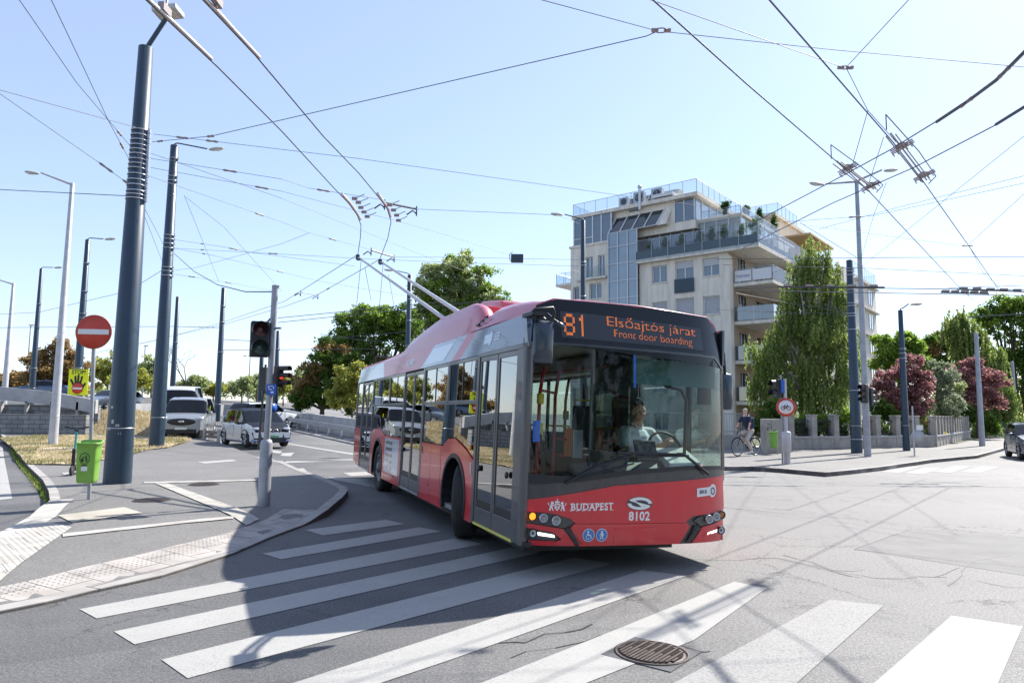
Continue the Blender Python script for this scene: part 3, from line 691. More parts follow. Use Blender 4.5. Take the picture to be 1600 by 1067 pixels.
mat("lens_red_on", (.8, .05, .03), .3, emit=(1, .05, .02), es=.9)
b = atz(412, 790, K); tp = at(430, 446, b.y)-b
ts = thing("pedestrian_signal_post", "galvanised post with a sleeve foot and a two-lens pedestrian signal, left of the bus", "traffic light", b)
mb = MB(); mb.lathe([(.10, 0), (.10, 1.02), (.085, 1.07), (.062, 1.09)], 20); mb.build("sleeve", "galv", ts)
mb = MB(); mb.tube([(0, 0, 1.0), tp*.5, tp], .052, 16); mb.build("post", "galv", ts)
mb = MB(); mb.tube([tp*.8+Vector((.03, -.02, 0)), tp*.8+Vector((.16, -.06, 0))], .02, 6); mb.build("bracket", "galv", ts)
hd = signal(ts, at(409, 531, b.y)-b+Vector((.0, -.1, 0)), R(24), ["lens_red", "lens_green"], .30)
mb = MB(); p0 = at(413, 508, b.y+.1)-b; mb.tube([p0, tp*.86], .018, 6); p0 = at(413, 556, b.y+.1)-b; mb.tube([p0, tp*.67], .018, 6); mb.build("bracket", "galv", ts)
signal(ts, at(433, 588, b.y+.15)-b+Vector((.02, 0, 0)), R(62), ["black", "lens_red_on", "black"], .13, h1=.12)
mb = MB(); q = at(423, 608.5, b.y-.07)-b; mb.box((q.x-.07, q.y-.01, q.z-.09), (q.x+.09, q.y, q.z+.09)); pl = mb.build("blue_plate", "sign_blue", ts)
mb = MB()
for i, (x, z, w_, h_) in enumerate([(-.03, .04, .02, .05), (.015, .055, .05, .012), (.05, .03, .012, .04), (.0, -.0, .06, .014), (.03, -.045, .05, .03)]): mb.box((q.x+x-w_/2, q.y-.014, q.z+z-h_/2), (q.x+x+w_/2, q.y-.011, q.z+z+h_/2))
mb.build("glyphs", "sign_white", pl)
mb = MB(); q = at(409, 585, b.y+.2)-b; mb.tube([Vector((q.x, q.y, .9)), Vector((q.x+.06, q.y, 2.35))], .02, 8); mb.box((q.x-.02, q.y-.04, 1.9), (q.x+.09, q.y+.03, 2.3)); mb.build("push_button_box", "dark_grey", ts)
q = at(428, 637, b.y+.3)-b; disc(ts, "blue_sign", q, .075, Vector((.92, -.4, 0)).normalized(), "sign_blue", .01)
mb = MB(); mb.tube([tp+Vector((0, 0, -.12)), tp+Vector((.06, 0, .0))], .02, 6); mb.build("hook", "steel_strap", ts)
# right side: post with no-cycling sign, side-on signal, blue plate
b = atz(1230, 725, K); rs = thing("no_cycling_sign", "red-ringed round no-cycling sign on a sleeved grey post across the road", "sign", b)
mb = MB(); mb.lathe([(.10, 0), (.10, .36), (.14, .37), (.14, 1.02), (.13, 1.04), (.05, 1.06)], 16); mb.build("sleeve", "galv_pale", rs)
tp = at(1226, 592, b.y)-b; mb = MB(); mb.tube([(0, 0, 1), tp], .05, 12); mb.build("post", "galv_pale", rs)
c = at(1228, 636, b.y-.08)-b; n = Vector((-.35, -.94, 0)).normalized(); d = disc(rs, "plate", c, .305, n, "sign_back", .008)
disc(rs, "ring", c, .30, n, "sign_red", .006, parent=d, off=.008); disc(rs, "face", c, .225, n, "sign_white", .006, parent=d, off=.013)
T = Matrix.Translation(c+n*.02)@n.to_track_quat('Z', 'Y').to_matrix().to_4x4()
mb = MB()
for cx in (-.085, .085):
    mb.tube([T@Vector((cx+.06*math.cos(a*math.pi/8), -.03+.06*math.sin(a*math.pi/8), 0)) for a in range(17)], .009, 5)
for a_, b_ in (((-.085, -.03), (-.04, .05)), ((-.04, .05), (.05, .05)), ((.05, .05), (.085, -.03)), ((-.04, .05), (0, -.03)), ((0, -.03), (.05, .05)), ((-.085, -.03), (0, -.03)), ((.05, .05), (.04, .09)), ((-.04, .05), (-.05, .08))):
    mb.tube([T@Vector((*a_, 0)), T@Vector((*b_, 0))], .008, 5)
mb.build("bicycle_mark", "black", d)
signal(rs, at(1214, 607, b.y+.1)-b, R(-70), ["lens_red", "lens_green"], .28)
mb = MB(); q = at(1223, 604, b.y-.1)-b; mb.box((q.x-.05, q.y-.01, q.z-.2), (q.x+.05, q.y, q.z+.22)); mb.build("blue_plate", "sign_blue", rs)
mb = MB(); q = at(1221, 660, b.y+.15)-b; mb.tube([(q.x, q.y, 0), (q.x+.02, q.y, 2.9)], .03, 8); mb.build("side_post", "galv", rs)
# lights hung on the twin-headed lamp post
b = P12[1]
sg = thing("traffic_light", "black signal heads seen from the side on the twin-headed lamp post", "traffic light", b)
signal(sg, at(1350, 615, b.y-.2)-b, R(-60), ["lens_red", "lens_amber", "lens_green"], .26, h1=.24); signal(sg, at(1359, 620, b.y+.2)-b, R(120), ["lens_red", "lens_amber", "lens_green"], .26, h1=.24)
b = atz(1429, 712, K); bs = thing("road_sign", "round sign seen from its blank grey back on a thin post by the fence", "sign", b)
mb = MB(); mb.tube([(0, 0, 0), (0, 0, 2.0)], .03, 8); mb.build("post", "galv_pale", bs); disc(bs, "plate", at(1434, 682, b.y)-b, .28, (0, -1, 0), "sign_back"); 
mb = MB(); q = at(1437, 668, b.y)-b; mb.box((q.x-.13, q.y-.01, q.z-.1), (q.x+.13, q.y+.01, q.z+.1)); mb.build("small_plate", "sign_white", bs)
# ---- guard rail, block wall, bridge parapet on the left
def rail(name, label, posts, y, ztop, zbot, m1, m2, hpost):
    r = thing(name, label, "guard rail", posts[0])
    for p in posts: mb = MB(); q = p-posts[0]; mb.box((q.x-.09, q.y-.07, q.z-.1), (q.x+.09, q.y+.07, q.z+hpost)); mb.build("post", m2, r, .015)
    for p, p2 in zip(posts, posts[1:]):
        a, b_ = p-posts[0], p2-posts[0]
        for z0, z1_ in ((ztop-.16, ztop), (ztop-.34, ztop-.2)): mb = MB(); d = (b_-a).normalized(); nn = Vector((-d.y, d.x, 0))*.05; mb.prism([a-nn+Vector((0, 0, z0)), b_-nn+Vector((0, 0, z0)), b_-nn+Vector((0, 0, z1_)), a-nn+Vector((0, 0, z1_))], nn*2); mb.build("beam", m1, r, .01)
    return r
gp_ = [atz(x, y, K) for x, y in [(252, 688), (281, 686), (320, 693), (342, 695)]]
rail("guard_rail", "low weathered timber guard rail on pale posts in front of the vans", gp_, 0, .62, 0, "wood_old", "concrete_pale", .72)
slabs("block", (.30, .30, .30), (.25, .25, .26), .55, .22, 0, .018, False)
bm_ = MATS["block"].node_tree
for nd in bm_.nodes:
    if nd.type == 'MAPPING': nd.inputs["Rotation"].default_value = (R(90), 0, 0)
w0 = at(-220, 640, 35); w1 = at(135, 649, 35)
o = MB().box((w0.x, 35, .0), (w1.x, 35.4, 1.36)).build("retaining_wall", "block", bevel=.01); tag(o, "low wall of grey concrete blocks beside the dry grass", "wall")
pr_ = thing("bridge_parapet", "pale concrete bridge parapet sloping down behind the block wall", "parapet", (w1.x, 36.2, 0))
pts = [(-260, 588), (0, 604), (80, 612), (150, 625)]
mb = MB()
for (xa, ya), (xb, yb) in zip(pts, pts[1:]):
    a, b_ = at(xa, ya, 36.2), at(xb, yb, 36.2); q0 = Vector((a.x-w1.x, 0, 0)); q1 = Vector((b_.x-w1.x, 0, 0)); ha = .68
    mb.prism([q0+Vector((0, 0, max(0, a.z-ha))), q1+Vector((0, 0, max(0, b_.z-ha))), q1+Vector((0, 0, b_.z)), q0+Vector((0, 0, a.z))], (0, .22, 0))
mb.build("panel", "concrete_pale", pr_)
mb = MB()
for xa in range(-200, 150, 40): a = at(xa, 625, 36.15); mb.box((a.x-w1.x-.06, .0, 1.2), (a.x-w1.x+.06, .2, 2.0))
mb.build("post", "concrete", pr_)
o = MB().box((w0.x, 36.5, .9), (w1.x-.3, 36.7, 1.85)).build("parapet_gap_strip", "block"); tag(o, "darker strip filling the shaded gap between the block wall and the pale parapet", "wall")  # grey strip stands in for the shadowed gap under the parapet panel
# far parapet of the road behind the bus, with a rail in front
def line3(a, b_, n): return [a.lerp(b_, i/n) for i in range(n+1)]
a = at(428, 630, 55); b_ = at(640, 647, 30); a.z = hgt(a.x, a.y); b_.z = hgt(b_.x, b_.y)
fp = thing("road_parapet", "long pale grey concrete barrier along the road behind the bus", "barrier", a)
mb = MB(); q = line3(a, b_, 12)
for p, p2 in zip(q, q[1:]):
    s_, e_ = p-a, p2-a; s_.z = hgt(p.x, p.y)-a.z; e_.z = hgt(p2.x, p2.y)-a.z; d = (e_-s_).normalized(); nn = Vector((-d.y, d.x, 0))
    mb.prism([s_, e_-d*.03, e_-d*.03+Vector((0, 0, .98)), s_+Vector((0, 0, .98))], nn*.2)
mb.build("panel", "concrete_pale", fp, .02)
mb = MB()
for p, p2 in zip(q, q[1:]):
    s_, e_ = p-a, p2-a; s_.z = hgt(p.x, p.y)-a.z; e_.z = hgt(p2.x, p2.y)-a.z; d = (e_-s_).normalized(); nn = Vector((-d.y, d.x, 0))*(-.9)
    if nn.y > 0: nn = -nn
    mb.prism([s_+nn+Vector((0, 0, .42)), e_+nn+Vector((0, 0, .42)), e_+nn+Vector((0, 0, .68)), s_+nn+Vector((0, 0, .68))], -nn*.06)
    mb.box(tuple(s_+nn*.95+Vector((-.05, -.05, -.1))), tuple(s_+nn*.95+Vector((.05, .05, .6))))
mb.build("crash_rail", "galv", fp)
a2 = at(360, 608, 62); o = thing("bridge_rail", "low concrete edge along the far end of the road behind the parked cars", "barrier", (0, 0, 0))
mb = MB()
for (xa, ya, ya2), (xb, yb, yb2) in zip([(205, 628, 46), (270, 630, 50), (350, 632, 55), (440, 634, 58)], [(270, 630, 50), (350, 632, 55), (440, 634, 58), (470, 634, 58)]):
    p, p2 = at(xa, ya, ya2), at(xb, yb, yb2); p.z = hgt(p.x, p.y); p2.z = hgt(p2.x, p2.y)
    mb.prism([p, p2, p2+Vector((0, 0, .85)), p+Vector((0, 0, .85))], (0, .25, 0))
mb.build("panel", "concrete_pale", o)
# ================================================================ THE TROLLEYBUS
# bus frame: X back from the nose, Y from the kerb side (0) to the far side (2.55), Z up; the body leans TL in the turn
YAW, TL = -1.2082, .03505
bus = thing("trolleybus", "red and grey articulated-free trolleybus on route 81 turning across the zebra crossing", "trolleybus", (.1635, 7.187, 0), YAW+math.pi)
bus["label"] = "red trolleybus with grey bands on route 81 turning over the zebra crossing"
cT, sT = math.cos(TL), math.sin(TL)
def bp(X, Y, Z):
    y = (Y-1.27)*cT+(Z-.5)*sT+1.27; z = -(Y-1.27)*sT+(Z-.5)*cT+.5
    return Vector((X, -y, z))
tilt = lambda v: bp(v.x, v.y, v.z)
def bpart(mb, name, m, parent=None, bevel=0., label=None, recalc=True): return mb.mapv(tilt).build(name, m, parent or bus, bevel, label, recalc)
mat("bus_red", (.62, .005, .020), .3, var=.06, vscale=1.5, coat=.7)
mat("bus_red_sheen", (.50, .115, .175), .38, var=.10, vscale=1.2, coat=.5)  # the red paint with reflected sky mixed into its base colour
mat("bus_red_sheen_dk", (.47, .06, .10), .38, coat=.5)  # darker step of that sheen-tinted red, for bands and seams
mat("bus_grey", (.07, .076, .086), .35, var=.1, vscale=2, coat=.4)
mat("bus_band", (.05, .085, .13), .12, var=.15, vscale=1., coat=.9)
mat("bus_band_dk", (.035, .045, .06), .12, coat=.9)
mat("bus_mask", (.028, .032, .038), .32, var=.15, vscale=3, coat=.5)
mat("bus_roof", (.55, .13, .17), .45); mat("ad_white", (.55, .62, .70), .2, coat=.6)
mat("interior", (.22, .22, .225), .7); mat("interior_pale", (.45, .44, .41), .6); mat("seat_cloth", (.02, .022, .03), .85)
mat("handrail_red", (.45, .03, .02), .35); mat("handrail_yellow", (.75, .55, .02), .4); mat("orange", (.85, .20, .03), .5)
mat("led_panel", (.04, .045, .055), .3, coat=.15, spec=.3); mat("led", (.9, .25, .05), .4, emit=(1., .22, .05), es=.34)
mat("amber_on", (.9, .4, .02), .3, emit=(1, .22, .005), es=1.5); mat("amber", (.75, .25, .01), .2, coat=.6)
mat("drl_on", (.9, .9, .9), .3, emit=(1, 1, 1), es=1.4); mat("reflector", (.50, .51, .53), .25, .2, coat=1.)
mat("paper", (.62, .62, .58), .8); mat("yellow_strip", (.62, .55, .12), .6)
glass("bus_glass", (.16, .20, .20), .16, 2.3, .85); glass("windscreen", (.86, .94, .92), .02, 3.2, .7); glass("lamp_cover", (.8, .8, .8), .05, 3., .8)
glass("clear_pane", (.62, .70, .68), .05, 3, .7)
def side(name, poly, y0, th, m, parent=None, bevel=0., fy=None):
    """sheet in X,Z on the kerb side; outer face at y0 (+fy(z)), thickness inwards"""
    fy = fy or (lambda z: 0)
    n = len(poly); mb = MB()
    vs = [(x, y0+fy(z), z) for x, z in poly]+[(x, y0+fy(z)+th, z) for x, z in poly]
    mb.add(vs, [tuple(range(n)), tuple(range(2*n-1, n-1, -1))]+[(i, (i+1) % n, n+(i+1) % n, n+i) for i in range(n)])
    return bpart(mb, name, m, parent, bevel)
def rect(x0, z0, x1, z1): return [(x0, z0), (x1, z0), (x1, z1), (x0, z1)]
def arc(cx, cz, r, a0, a1, n=18): return [(cx+r*math.cos(R(a0+(a1-a0)*i/n)), cz+r*math.sin(R(a0+(a1-a0)*i/n))) for i in range(n+1)]
def dusty(name, top=.95, amt=.55, c=(.24, .19, .16)):
    """road dust that has settled on the lower body, with streaks"""
    M = MATS[name]; t = M.node_tree; b = t.nodes["Principled BSDF"]; L = t.links
    g = t.nodes.new("ShaderNodeNewGeometry"); sp = t.nodes.new("ShaderNodeSeparateXYZ"); L.new(g.outputs["Position"], sp.inputs[0])
    r = t.nodes.new("ShaderNodeMapRange"); r.inputs[1].default_value = .25; r.inputs[2].default_value = top; r.inputs[3].default_value = 1; r.inputs[4].default_value = .12; L.new(sp.outputs[2], r.inputs[0])
    mp = t.nodes.new("ShaderNodeMapping"); mp.inputs["Scale"].default_value = (1, 1, .25); L.new(g.outputs["Position"], mp.inputs[0])
    n = t.nodes.new("ShaderNodeTexNoise"); n.inputs["Scale"].default_value = 7; n.inputs["Detail"].default_value = 9; n.inputs["Roughness"].default_value = .75; L.new(mp.outputs[0], n.inputs[0])
    r2 = t.nodes.new("ShaderNodeMapRange"); r2.inputs[1].default_value = .38; r2.inputs[2].default_value = .72; L.new(n.outputs[0], r2.inputs[0])
    m1 = t.nodes.new("ShaderNodeMath"); m1.operation = 'MULTIPLY'; L.new(r.outputs[0], m1.inputs[0]); L.new(r2.outputs[0], m1.inputs[1])
    m2 = t.nodes.new("ShaderNodeMath"); m2.operation = 'MULTIPLY'; L.new(m1.outputs[0], m2.inputs[0]); m2.inputs[1].default_value = amt
    mx = t.nodes.new("ShaderNodeMix"); mx.data_type = 'RGBA'; mx.inputs[7].default_value = (*c, 1); L.new(m2.outputs[0], mx.inputs[0])
    old = b.inputs["Base Color"]
    if old.is_linked: L.new(old.links[0].from_socket, mx.inputs[6])
    else: mx.inputs[6].default_value = old.default_value
    L.new(mx.outputs[2], b.inputs["Base Color"])
    ra = t.nodes.new("ShaderNodeMath"); ra.operation = 'MULTIPLY_ADD'; ra.inputs[1].default_value = .5; ra.inputs[2].default_value = b.inputs["Roughness"].default_value; L.new(m2.outputs[0], ra.inputs[0]); L.new(ra.outputs[0], b.inputs["Roughness"])
    co = t.nodes.new("ShaderNodeMath"); co.operation = 'MULTIPLY_ADD'; co.inputs[1].default_value = -.8; co.inputs[2].default_value = b.inputs["Coat Weight"].default_value; co.use_clamp = True; L.new(m2.outputs[0], co.inputs[0]); L.new(co.outputs[0], b.inputs["Coat Weight"])
for nm_ in ("bus_red", "bus_grey", "bus_mask", "bus_band", "bus_red_sheen"): dusty(nm_, 1.0 if nm_ == "bus_red" else 1.6, .26 if nm_ == "bus_red" else .42)
dusty("rubber", 1.2, .6, (.11, .10, .09))
# --- lower red panels of the kerb side, with wheel arches
ARC = .60
def arch(cx): return arc(cx, .49, ARC, -18, 198)   # from the rear foot over the top to the front foot
def low(name, x0, x1, cx, top):     # x0 front, x1 rear
    P = [(x1, .28), (x1, 1.16)]+top+[(x0, .28)]
    if cx:
        A = arch(cx); A = [p for p in A if p[1] > .28]; P += [(A[-1][0], .28)]+A[::-1]+[(A[0][0], .28)]
    return side(name, P, 0, .03, "bus_red")
rp = low("side_panel", 1.84, 4.70, 2.70, [(3.30, 1.16), (3.06, 1.27), (2.72, 1.29), (2.2, 1.17), (1.84, 1.04)])
side("seam", [(3.40, .28), (3.41, .28), (3.41, 1.16), (3.40, 1.16)], -.003, .004, "bus_red_sheen_dk", rp)
low("side_panel", 6.20, 9.58, 8.60, [(9.1, 1.26), (8.5, 1.30), (8.05, 1.20), (7.95, 1.16), (6.20, 1.16)])
side("side_panel", [(11.05, .30), (11.9, .40), (11.98, .42), (12.02, 1.24), (11.05, 1.22)], 0, .03, "bus_red")
for cx in (2.70, 8.60):
    A = [p for p in arch(cx) if p[1] > .26]; B = [(cx+(p[0]-cx)*.90, .49+(p[1]-.49)*.90) for p in A]
    side("wheel_arch_trim", A+B[::-1], -.012, .03, "black", bevel=.004)
    A2 = [(cx+(p[0]-cx)*.975, .49+(p[1]-.49)*.975) for p in A]; B2 = [(cx+(p[0]-cx)*.955, .49+(p[1]-.49)*.955) for p in A]
    # wheel well: dark inner drum
    mb = MB(); n = len(A); vs = [(x, .02, z) for x, z in A]+[(x, .75, z) for x, z in A]
    mb.add(vs, [(i, i+1, n+i+1, n+i) for i in range(n-1)]+[tuple(range(n, 2*n))]); bpart(mb, "wheel_well", "black", recalc=False)
for x0, z0, x1, z1 in ((4.0, .30, 4.008, 1.15), (1.97, .86, 1.975, 1.1), (3.42, .62, 4.68, .626), (6.9, .29, 6.906, 1.15), (7.75, .29, 7.756, 1.15), (6.22, .44, 7.95, .445), (3.42, .31, 4.68, .316)): side("seam", rect(x0, z0, x1, z1), -.0015, .003, "bus_red_sheen_dk", rp)
side("hatch_lock", rect(4.05, .52, 4.09, .56), -.003, .003, "black", rp); side("hatch_lock", rect(6.75, .40, 6.79, .44), -.003, .003, "black", rp); side("hatch_lock", rect(4.52, .98, 4.56, 1.10), -.004, .004, "black", rp)
# advert with grey pattern behind door 2
o = side("advert", rect(6.38, .45, 7.75, 1.12), -.004, .004, "ad_white"); 
for i in range(5): side("stripe", rect(7.0+.0*i, .52+.12*i, 7.62, .58+.12*i), -.008, .003, "bus_band", o)
# waist, posts, window frames
side("sill_rail", rect(4.70, 1.15, 1.80, 1.20), .004, .03, "bus_grey") if 0 else None
def fr(x0, z0, x1, z1, y=.0, m="bus_grey", th=.05, name="window_post"): return side(name, rect(x0, z0, x1, z1), y, th, m, bevel=.006)
for x0, x1 in ((.13, .43), ): pass
fr(1.76, .29, 1.85, 2.37, -.004); fr(3.17, 1.77, 3.27, 2.36); fr(4.62, .29, 4.74, 2.37, -.004); fr(6.15, .29, 6.25, 2.37, -.004); fr(7.58, 1.77, 7.68, 2.36)
fr(9.50, .30, 9.60, 2.37, -.004); fr(11.03, .30, 11.12, 2.37, -.004); fr(11.9, .5, 12.0, 2.37)
fr(1.8, 2.32, 4.7, 2.37, .002, name="window_rail"); fr(6.2, 2.32, 9.55, 2.37, .002, name="window_rail"); fr(1.8, 1.755, 4.68, 1.81, .0, name="window_rail"); fr(6.2, 1.755, 9.55, 1.81, .0, name="window_rail")
fr(.13, 2.34, 1.8, 2.40, .0, name="window_rail")
def pane(x0, z0, x1, z1, n="window", y=.015, poly=None): return side(n, poly or rect(x0, z0, x1, z1), y, .006, "bus_glass")
for x0, x1 in ((1.85, 3.17), (3.27, 4.62), (6.25, 7.58), (7.68, 9.5)):
    p = pane(x0, 1.81, x1, 2.32); xm = (x0+x1)/2
    side("slider_post", rect(xm-.015, 1.81, xm+.015, 2.32), .008, .02, "black", p)
    side("frame", rect(x1-.05, 1.81, x1, 2.32), .006, .02, "black", p)
pane(0, 0, 0, 0, poly=[(1.85, 1.06), (2.2, 1.19), (2.72, 1.31), (3.06, 1.29), (3.3, 1.18), (3.22, 1.17), (3.22, 1.755), (1.85, 1.755)])
pane(3.23, 1.17, 4.62, 1.755); pane(6.25, 1.17, 7.62, 1.755); pane(0, 0, 0, 0, poly=[(7.64, 1.17), (7.96, 1.17), (8.05, 1.21), (8.5, 1.31), (9.1, 1.27), (9.5, 1.17), (9.5, 1.755), (7.64, 1.755)])
pane(11.12, 1.24, 11.9, 2.34)
# doors: two leaves each
def door(x0, x1, nm):
    xm = (x0+x1)/2
    for a, b_ in ((x0, xm), (xm, x1)):
        lf_ = side("door_leaf", rect(a+.01, .42, b_-.01, 2.33), .02, .006, "bus_glass")
        for q in (rect(a+.008, .32, a+.055, 2.34), rect(b_-.055, .32, b_-.008, 2.34), rect(a+.05, 2.28, b_-.05, 2.34), rect(a+.05, .31, b_-.05, .50)):
            side("frame", q, .008, .03, "bus_grey", lf_, .005)
        side("rubber_edge", rect(a+.05, .50, b_-.05, .60), .012, .01, "black", lf_)
    for zz in (.97,):
        T = Matrix.Translation((xm+.52 if x0 < 1 else x1-.1, .004, zz))@Matrix.Rotation(R(90), 4, 'X'); mb = MB(); mb.lathe([(.001, -.01), (.035, -.01), (.038, 0), (.035, .012), (.001, .012)], 16, T); mb.cur = 0; bpart(mb, "door_button", "black")
    mb = MB(); mb.box((x0, .0, .285), (x1, .06, .315)); bpart(mb, "door_sill", "yellow_strip" if x0 < 1 else "steel_strap")
door(.43, 1.76, 1); door(4.74, 6.15, 2); door(9.6, 11.03, 3)
T = Matrix.Translation((.62, -.004, .97))@Matrix.Rotation(R(90), 4, 'X'); mb = MB(); mb.lathe([(.001, -.01), (.035, -.01), (.038, 0), (.035, .012), (.001, .012)], 16, T); bpart(mb, "door_button", "black")
mb = MB(); mb.box((1.95, -.02, 1.17), (2.03, .01, 1.24)); bpart(mb, "side_indicator", "amber", bevel=.01)
mb = MB(); mb.box((1.95, -.012, 1.27), (2.02, .01, 1.36)); bpart(mb, "side_lamp", "lamp_glass", bevel=.01)
mb = MB(); mb.box((1.9, -.008, .86), (1.96, .0, 1.02)); bpart(mb, "door_tap", "steel_strap", bevel=.01)
# --- upper band
fb = lambda z: .05*max(0, (z-2.37)/.35)
def band(name, x0, x1, x0t, x1t, m): return side(name, [(x0, 2.375), (x1, 2.375), (x1t, 2.72), (x0t, 2.72)], .0, .03, m, fy=fb)
b1 = band("upper_band", .16, 2.68, .24, 2.10, "bus_band"); band("upper_band", 2.68, 3.12, 2.10, 2.50, "bus_red_sheen_dk"); b2 = band("upper_band", 3.12, 5.0, 2.50, 4.30, "bus_band")
b3 = band("upper_band", 5.0, 8.35, 4.30, 8.75, "bus_red_sheen_dk"); band("upper_band", 8.35, 12.0, 8.75, 11.9, "bus_band")
def stext(txt, x, z, s, m, parent, bold=0., y=-.004): bpart(textmb(txt, s, bold, f=lambda v: Vector((x-v.x, y+fb(z+v.y), z+v.y))), "lettering", m, parent, recalc=False)
# small white key-shaped operator badge on the band
def key_badge(parent, fn, m="white_paint", name="badge"):
    mb = MB(); pts = []
    for i in range(25):
        a = R(-150+300*i/24); pts.append((.20+.10*math.cos(a), .10*math.sin(a)))
    pts += [(-.2, .065), (-.2, -.065)]; mb.poly([fn(x, z) for x, z in pts]); return mb
side("badge", [(1.58-x*.6, 2.56+z*.9) for x, z in [(.20+.10*math.cos(R(-140+280*i/16)), .10*math.sin(R(-140+280*i/16))) for i in range(17)]+[(-.2, .065), (-.2, -.065)]], -.004, .003, "ad_white", b1, fy=fb)
for i in range(3): side("badge_line", rect(1.12, 2.59-.035*i, 1.32, 2.605-.035*i), -.004, .003, "ad_white", b1, fy=fb)
side("picture", [(3.55, 2.42), (4.75, 2.42), (4.35, 2.66), (3.1, 2.66)], -.003, .002, "ad_white", b2, fy=fb)
stext("BUDAPEST", 5.9, 2.53, .13, "ad_white", b3, .003, -.005)
# --- roof: shell, dome, side fairings, boxes
def loft(secs, name, m, parent=None, smooth=True, close=False):
    mb = MB(); mb.smooth = smooth; n = len(secs[0]); vs = [v for s_ in secs for v in s_]
    mb.add(vs, [(i*n+k, i*n+k+1, (i+1)*n+k+1, (i+1)*n+k) for i in range(len(secs)-1) for k in range(n-1)])
    mb.smooth = False; mb.add(secs[0], [tuple(range(n))]); mb.add(secs[-1], [tuple(range(n))])
    return bpart(mb, name, m, parent)
rs_ = []
for X, z in ((.30, 2.86), (.42, 2.90), (2.3, 2.92), (8.5, 2.90), (11.4, 2.84), (11.95, 2.76)):
    rs_.append([(X, .05, 2.72), (X, .12, 2.80), (X, .30, z), (X, .7, z+.06), (X, 1.85, z+.06), (X, 2.25, z), (X, 2.43, 2.80), (X, 2.50, 2.72)])
loft(rs_, "roof", "bus_red_sheen")
fp_ = [(1.9, 2.80), (2.05, 2.96), (2.18, 3.06), (2.35, 3.13), (2.52, 3.16), (2.72, 3.175), (4.2, 3.18), (4.55, 3.155), (5.0, 3.12), (5.7, 3.06), (6.3, 3.0), (6.7, 2.92), (7.05, 2.85), (7.5, 2.80)]
def fair(y0, sgn, nm):
    secs = []
    for X, z in fp_:
        zb = 2.72
        secs.append([(X, y0, zb), (X, y0+sgn*.015, zb+(z-zb)*.5), (X, y0+sgn*.05, z-.03), (X, y0+sgn*.10, z), (X, y0+sgn*.2, z-.03), (X, y0+sgn*.22, 2.8)])
    return loft(secs, "roof_fairing", "bus_red_sheen")
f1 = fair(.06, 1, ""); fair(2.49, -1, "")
for X in (4.52, 2.85): side("seam", [(X, 2.745), (X+.012, 2.745), (X+.012-(.35 if X < 3 else .2)*1, 3.12), (X-(.35 if X < 3 else .2)*1, 3.12)], .05, .02, "bus_red_sheen_dk", f1) if 0 else None
# dome over the driver
ds = []
for X, z, yy in ((.26, 2.865, .10), (.5, 2.90, .08), (1.0, 2.945, .07), (1.5, 2.955, .06), (2.1, 2.90, .06), (2.42, 2.76, .06)):
    ds.append([(X, yy-.01, 2.735), (X, yy+.02, 2.78+(z-2.78)*.55), (X, yy+.10, z), (X, .8, z+.05), (X, 1.75, z+.05), (X, 2.45-yy, z), (X, 2.53-yy, 2.80), (X, 2.56-yy, 2.735)])
dm = loft(ds, "front_dome", "bus_red_sheen")
for i in range(3):
    x = 1.72+.16*i; z = 2.79+.03*(2-i)
    side("air_slot", [(x, z), (x+.12, z+.0), (x+.10, z+.025), (x-.02, z+.025)], .045, .02, "black", dm)
mb = MB(); mb.prism([(3.7, 1.0, 2.95), (5.9, 1.0, 2.95), (5.6, 1.0, 3.52), (4.9, 1.0, 3.62), (3.9, 1.0, 3.50)], (0, 1.1, 0)); bpart(mb, "roof_unit", "bus_red_sheen", bevel=.04)
mb = MB(); mb.box((3.3, .55, 2.95), (4.3, 1.3, 3.28)); bpart(mb, "roof_box", "bus_red", bevel=.02)
# trolley gear: bases and the two poles with heads
mat("pole_grey", (.55, .56, .58), .4, .5)
tips = [(atz(559, 398, 5.6)), (atz(594, 405, 5.6))]
Rb = Matrix.Rotation(-(YAW+math.pi), 4, 'Z')
def w2l(p): return Rb@(p-Vector((.1635, 7.187, 0)))
for k, (tp_, kn, bs_) in enumerate(((tips[0], (569.5, 414.6), (690, 495)), (tips[1], (606, 422), (712, 485)))):
    tl = w2l(tp_); base = bp(6.1-.15*k, .85+.75*k, 3.15)
    # find the base point on the line of sight: real pole 6 m long
    q = at(bs_[0], bs_[1], 13.1 if k == 0 else 13.0); ql = w2l(q)
    kn_l = tl.lerp(ql, .055)+Vector((0, 0, -.05))
    d = (ql-kn_l).normalized(); root_ = ql+d*.35
    mb = MB(); mb.tube([tl+Vector((0, 0, -.08)), kn_l, kn_l.lerp(root_, .5), root_], [.022, .028, .034, .042], 10); po = mb.build("trolley_pole", "pole_grey", bus)
    mb = MB(); mb.cbox(tl+Vector((0, 0, -.06)), (.09, .09, .12)); mb.tube([tl+Vector((0, 0, -.12)), kn_l], .035, 8); mb.build("collector_head", "dark_grey", po, .01)
    mb = MB(); mb.tube([kn_l+Vector((0, 0, -.02)), Vector((kn_l.x-.25, kn_l.y+.1, 4.4)), Vector((12.0, kn_l.y, 2.9))], .006, 5); mb.build("retrieving_rope", "black", po)
    mb = MB(); mb.tube([root_, root_+Vector((0, 0, -.55))], .10, 10); mb.box((root_.x-.3, root_.y-.12, 2.95), (root_.x+.3, root_.y+.12, root_.z-.25)); mb.build("base", "dark_grey", po, .02)
mb = MB(); mb.tube([(11.3, .3, 2.8), (11.25, .3, 3.05), (11.25, 1.0, 3.05), (11.25, 2.2, 3.05), (11.3, 2.2, 2.8)], .02, 6); mb.tube([(11.25, .6, 3.05), (10.6, .6, 3.02), (10.6, 1.9, 3.02), (11.25, 1.9, 3.05)], .02, 6); bpart(mb, "pole_stop_frame", "dark_grey")
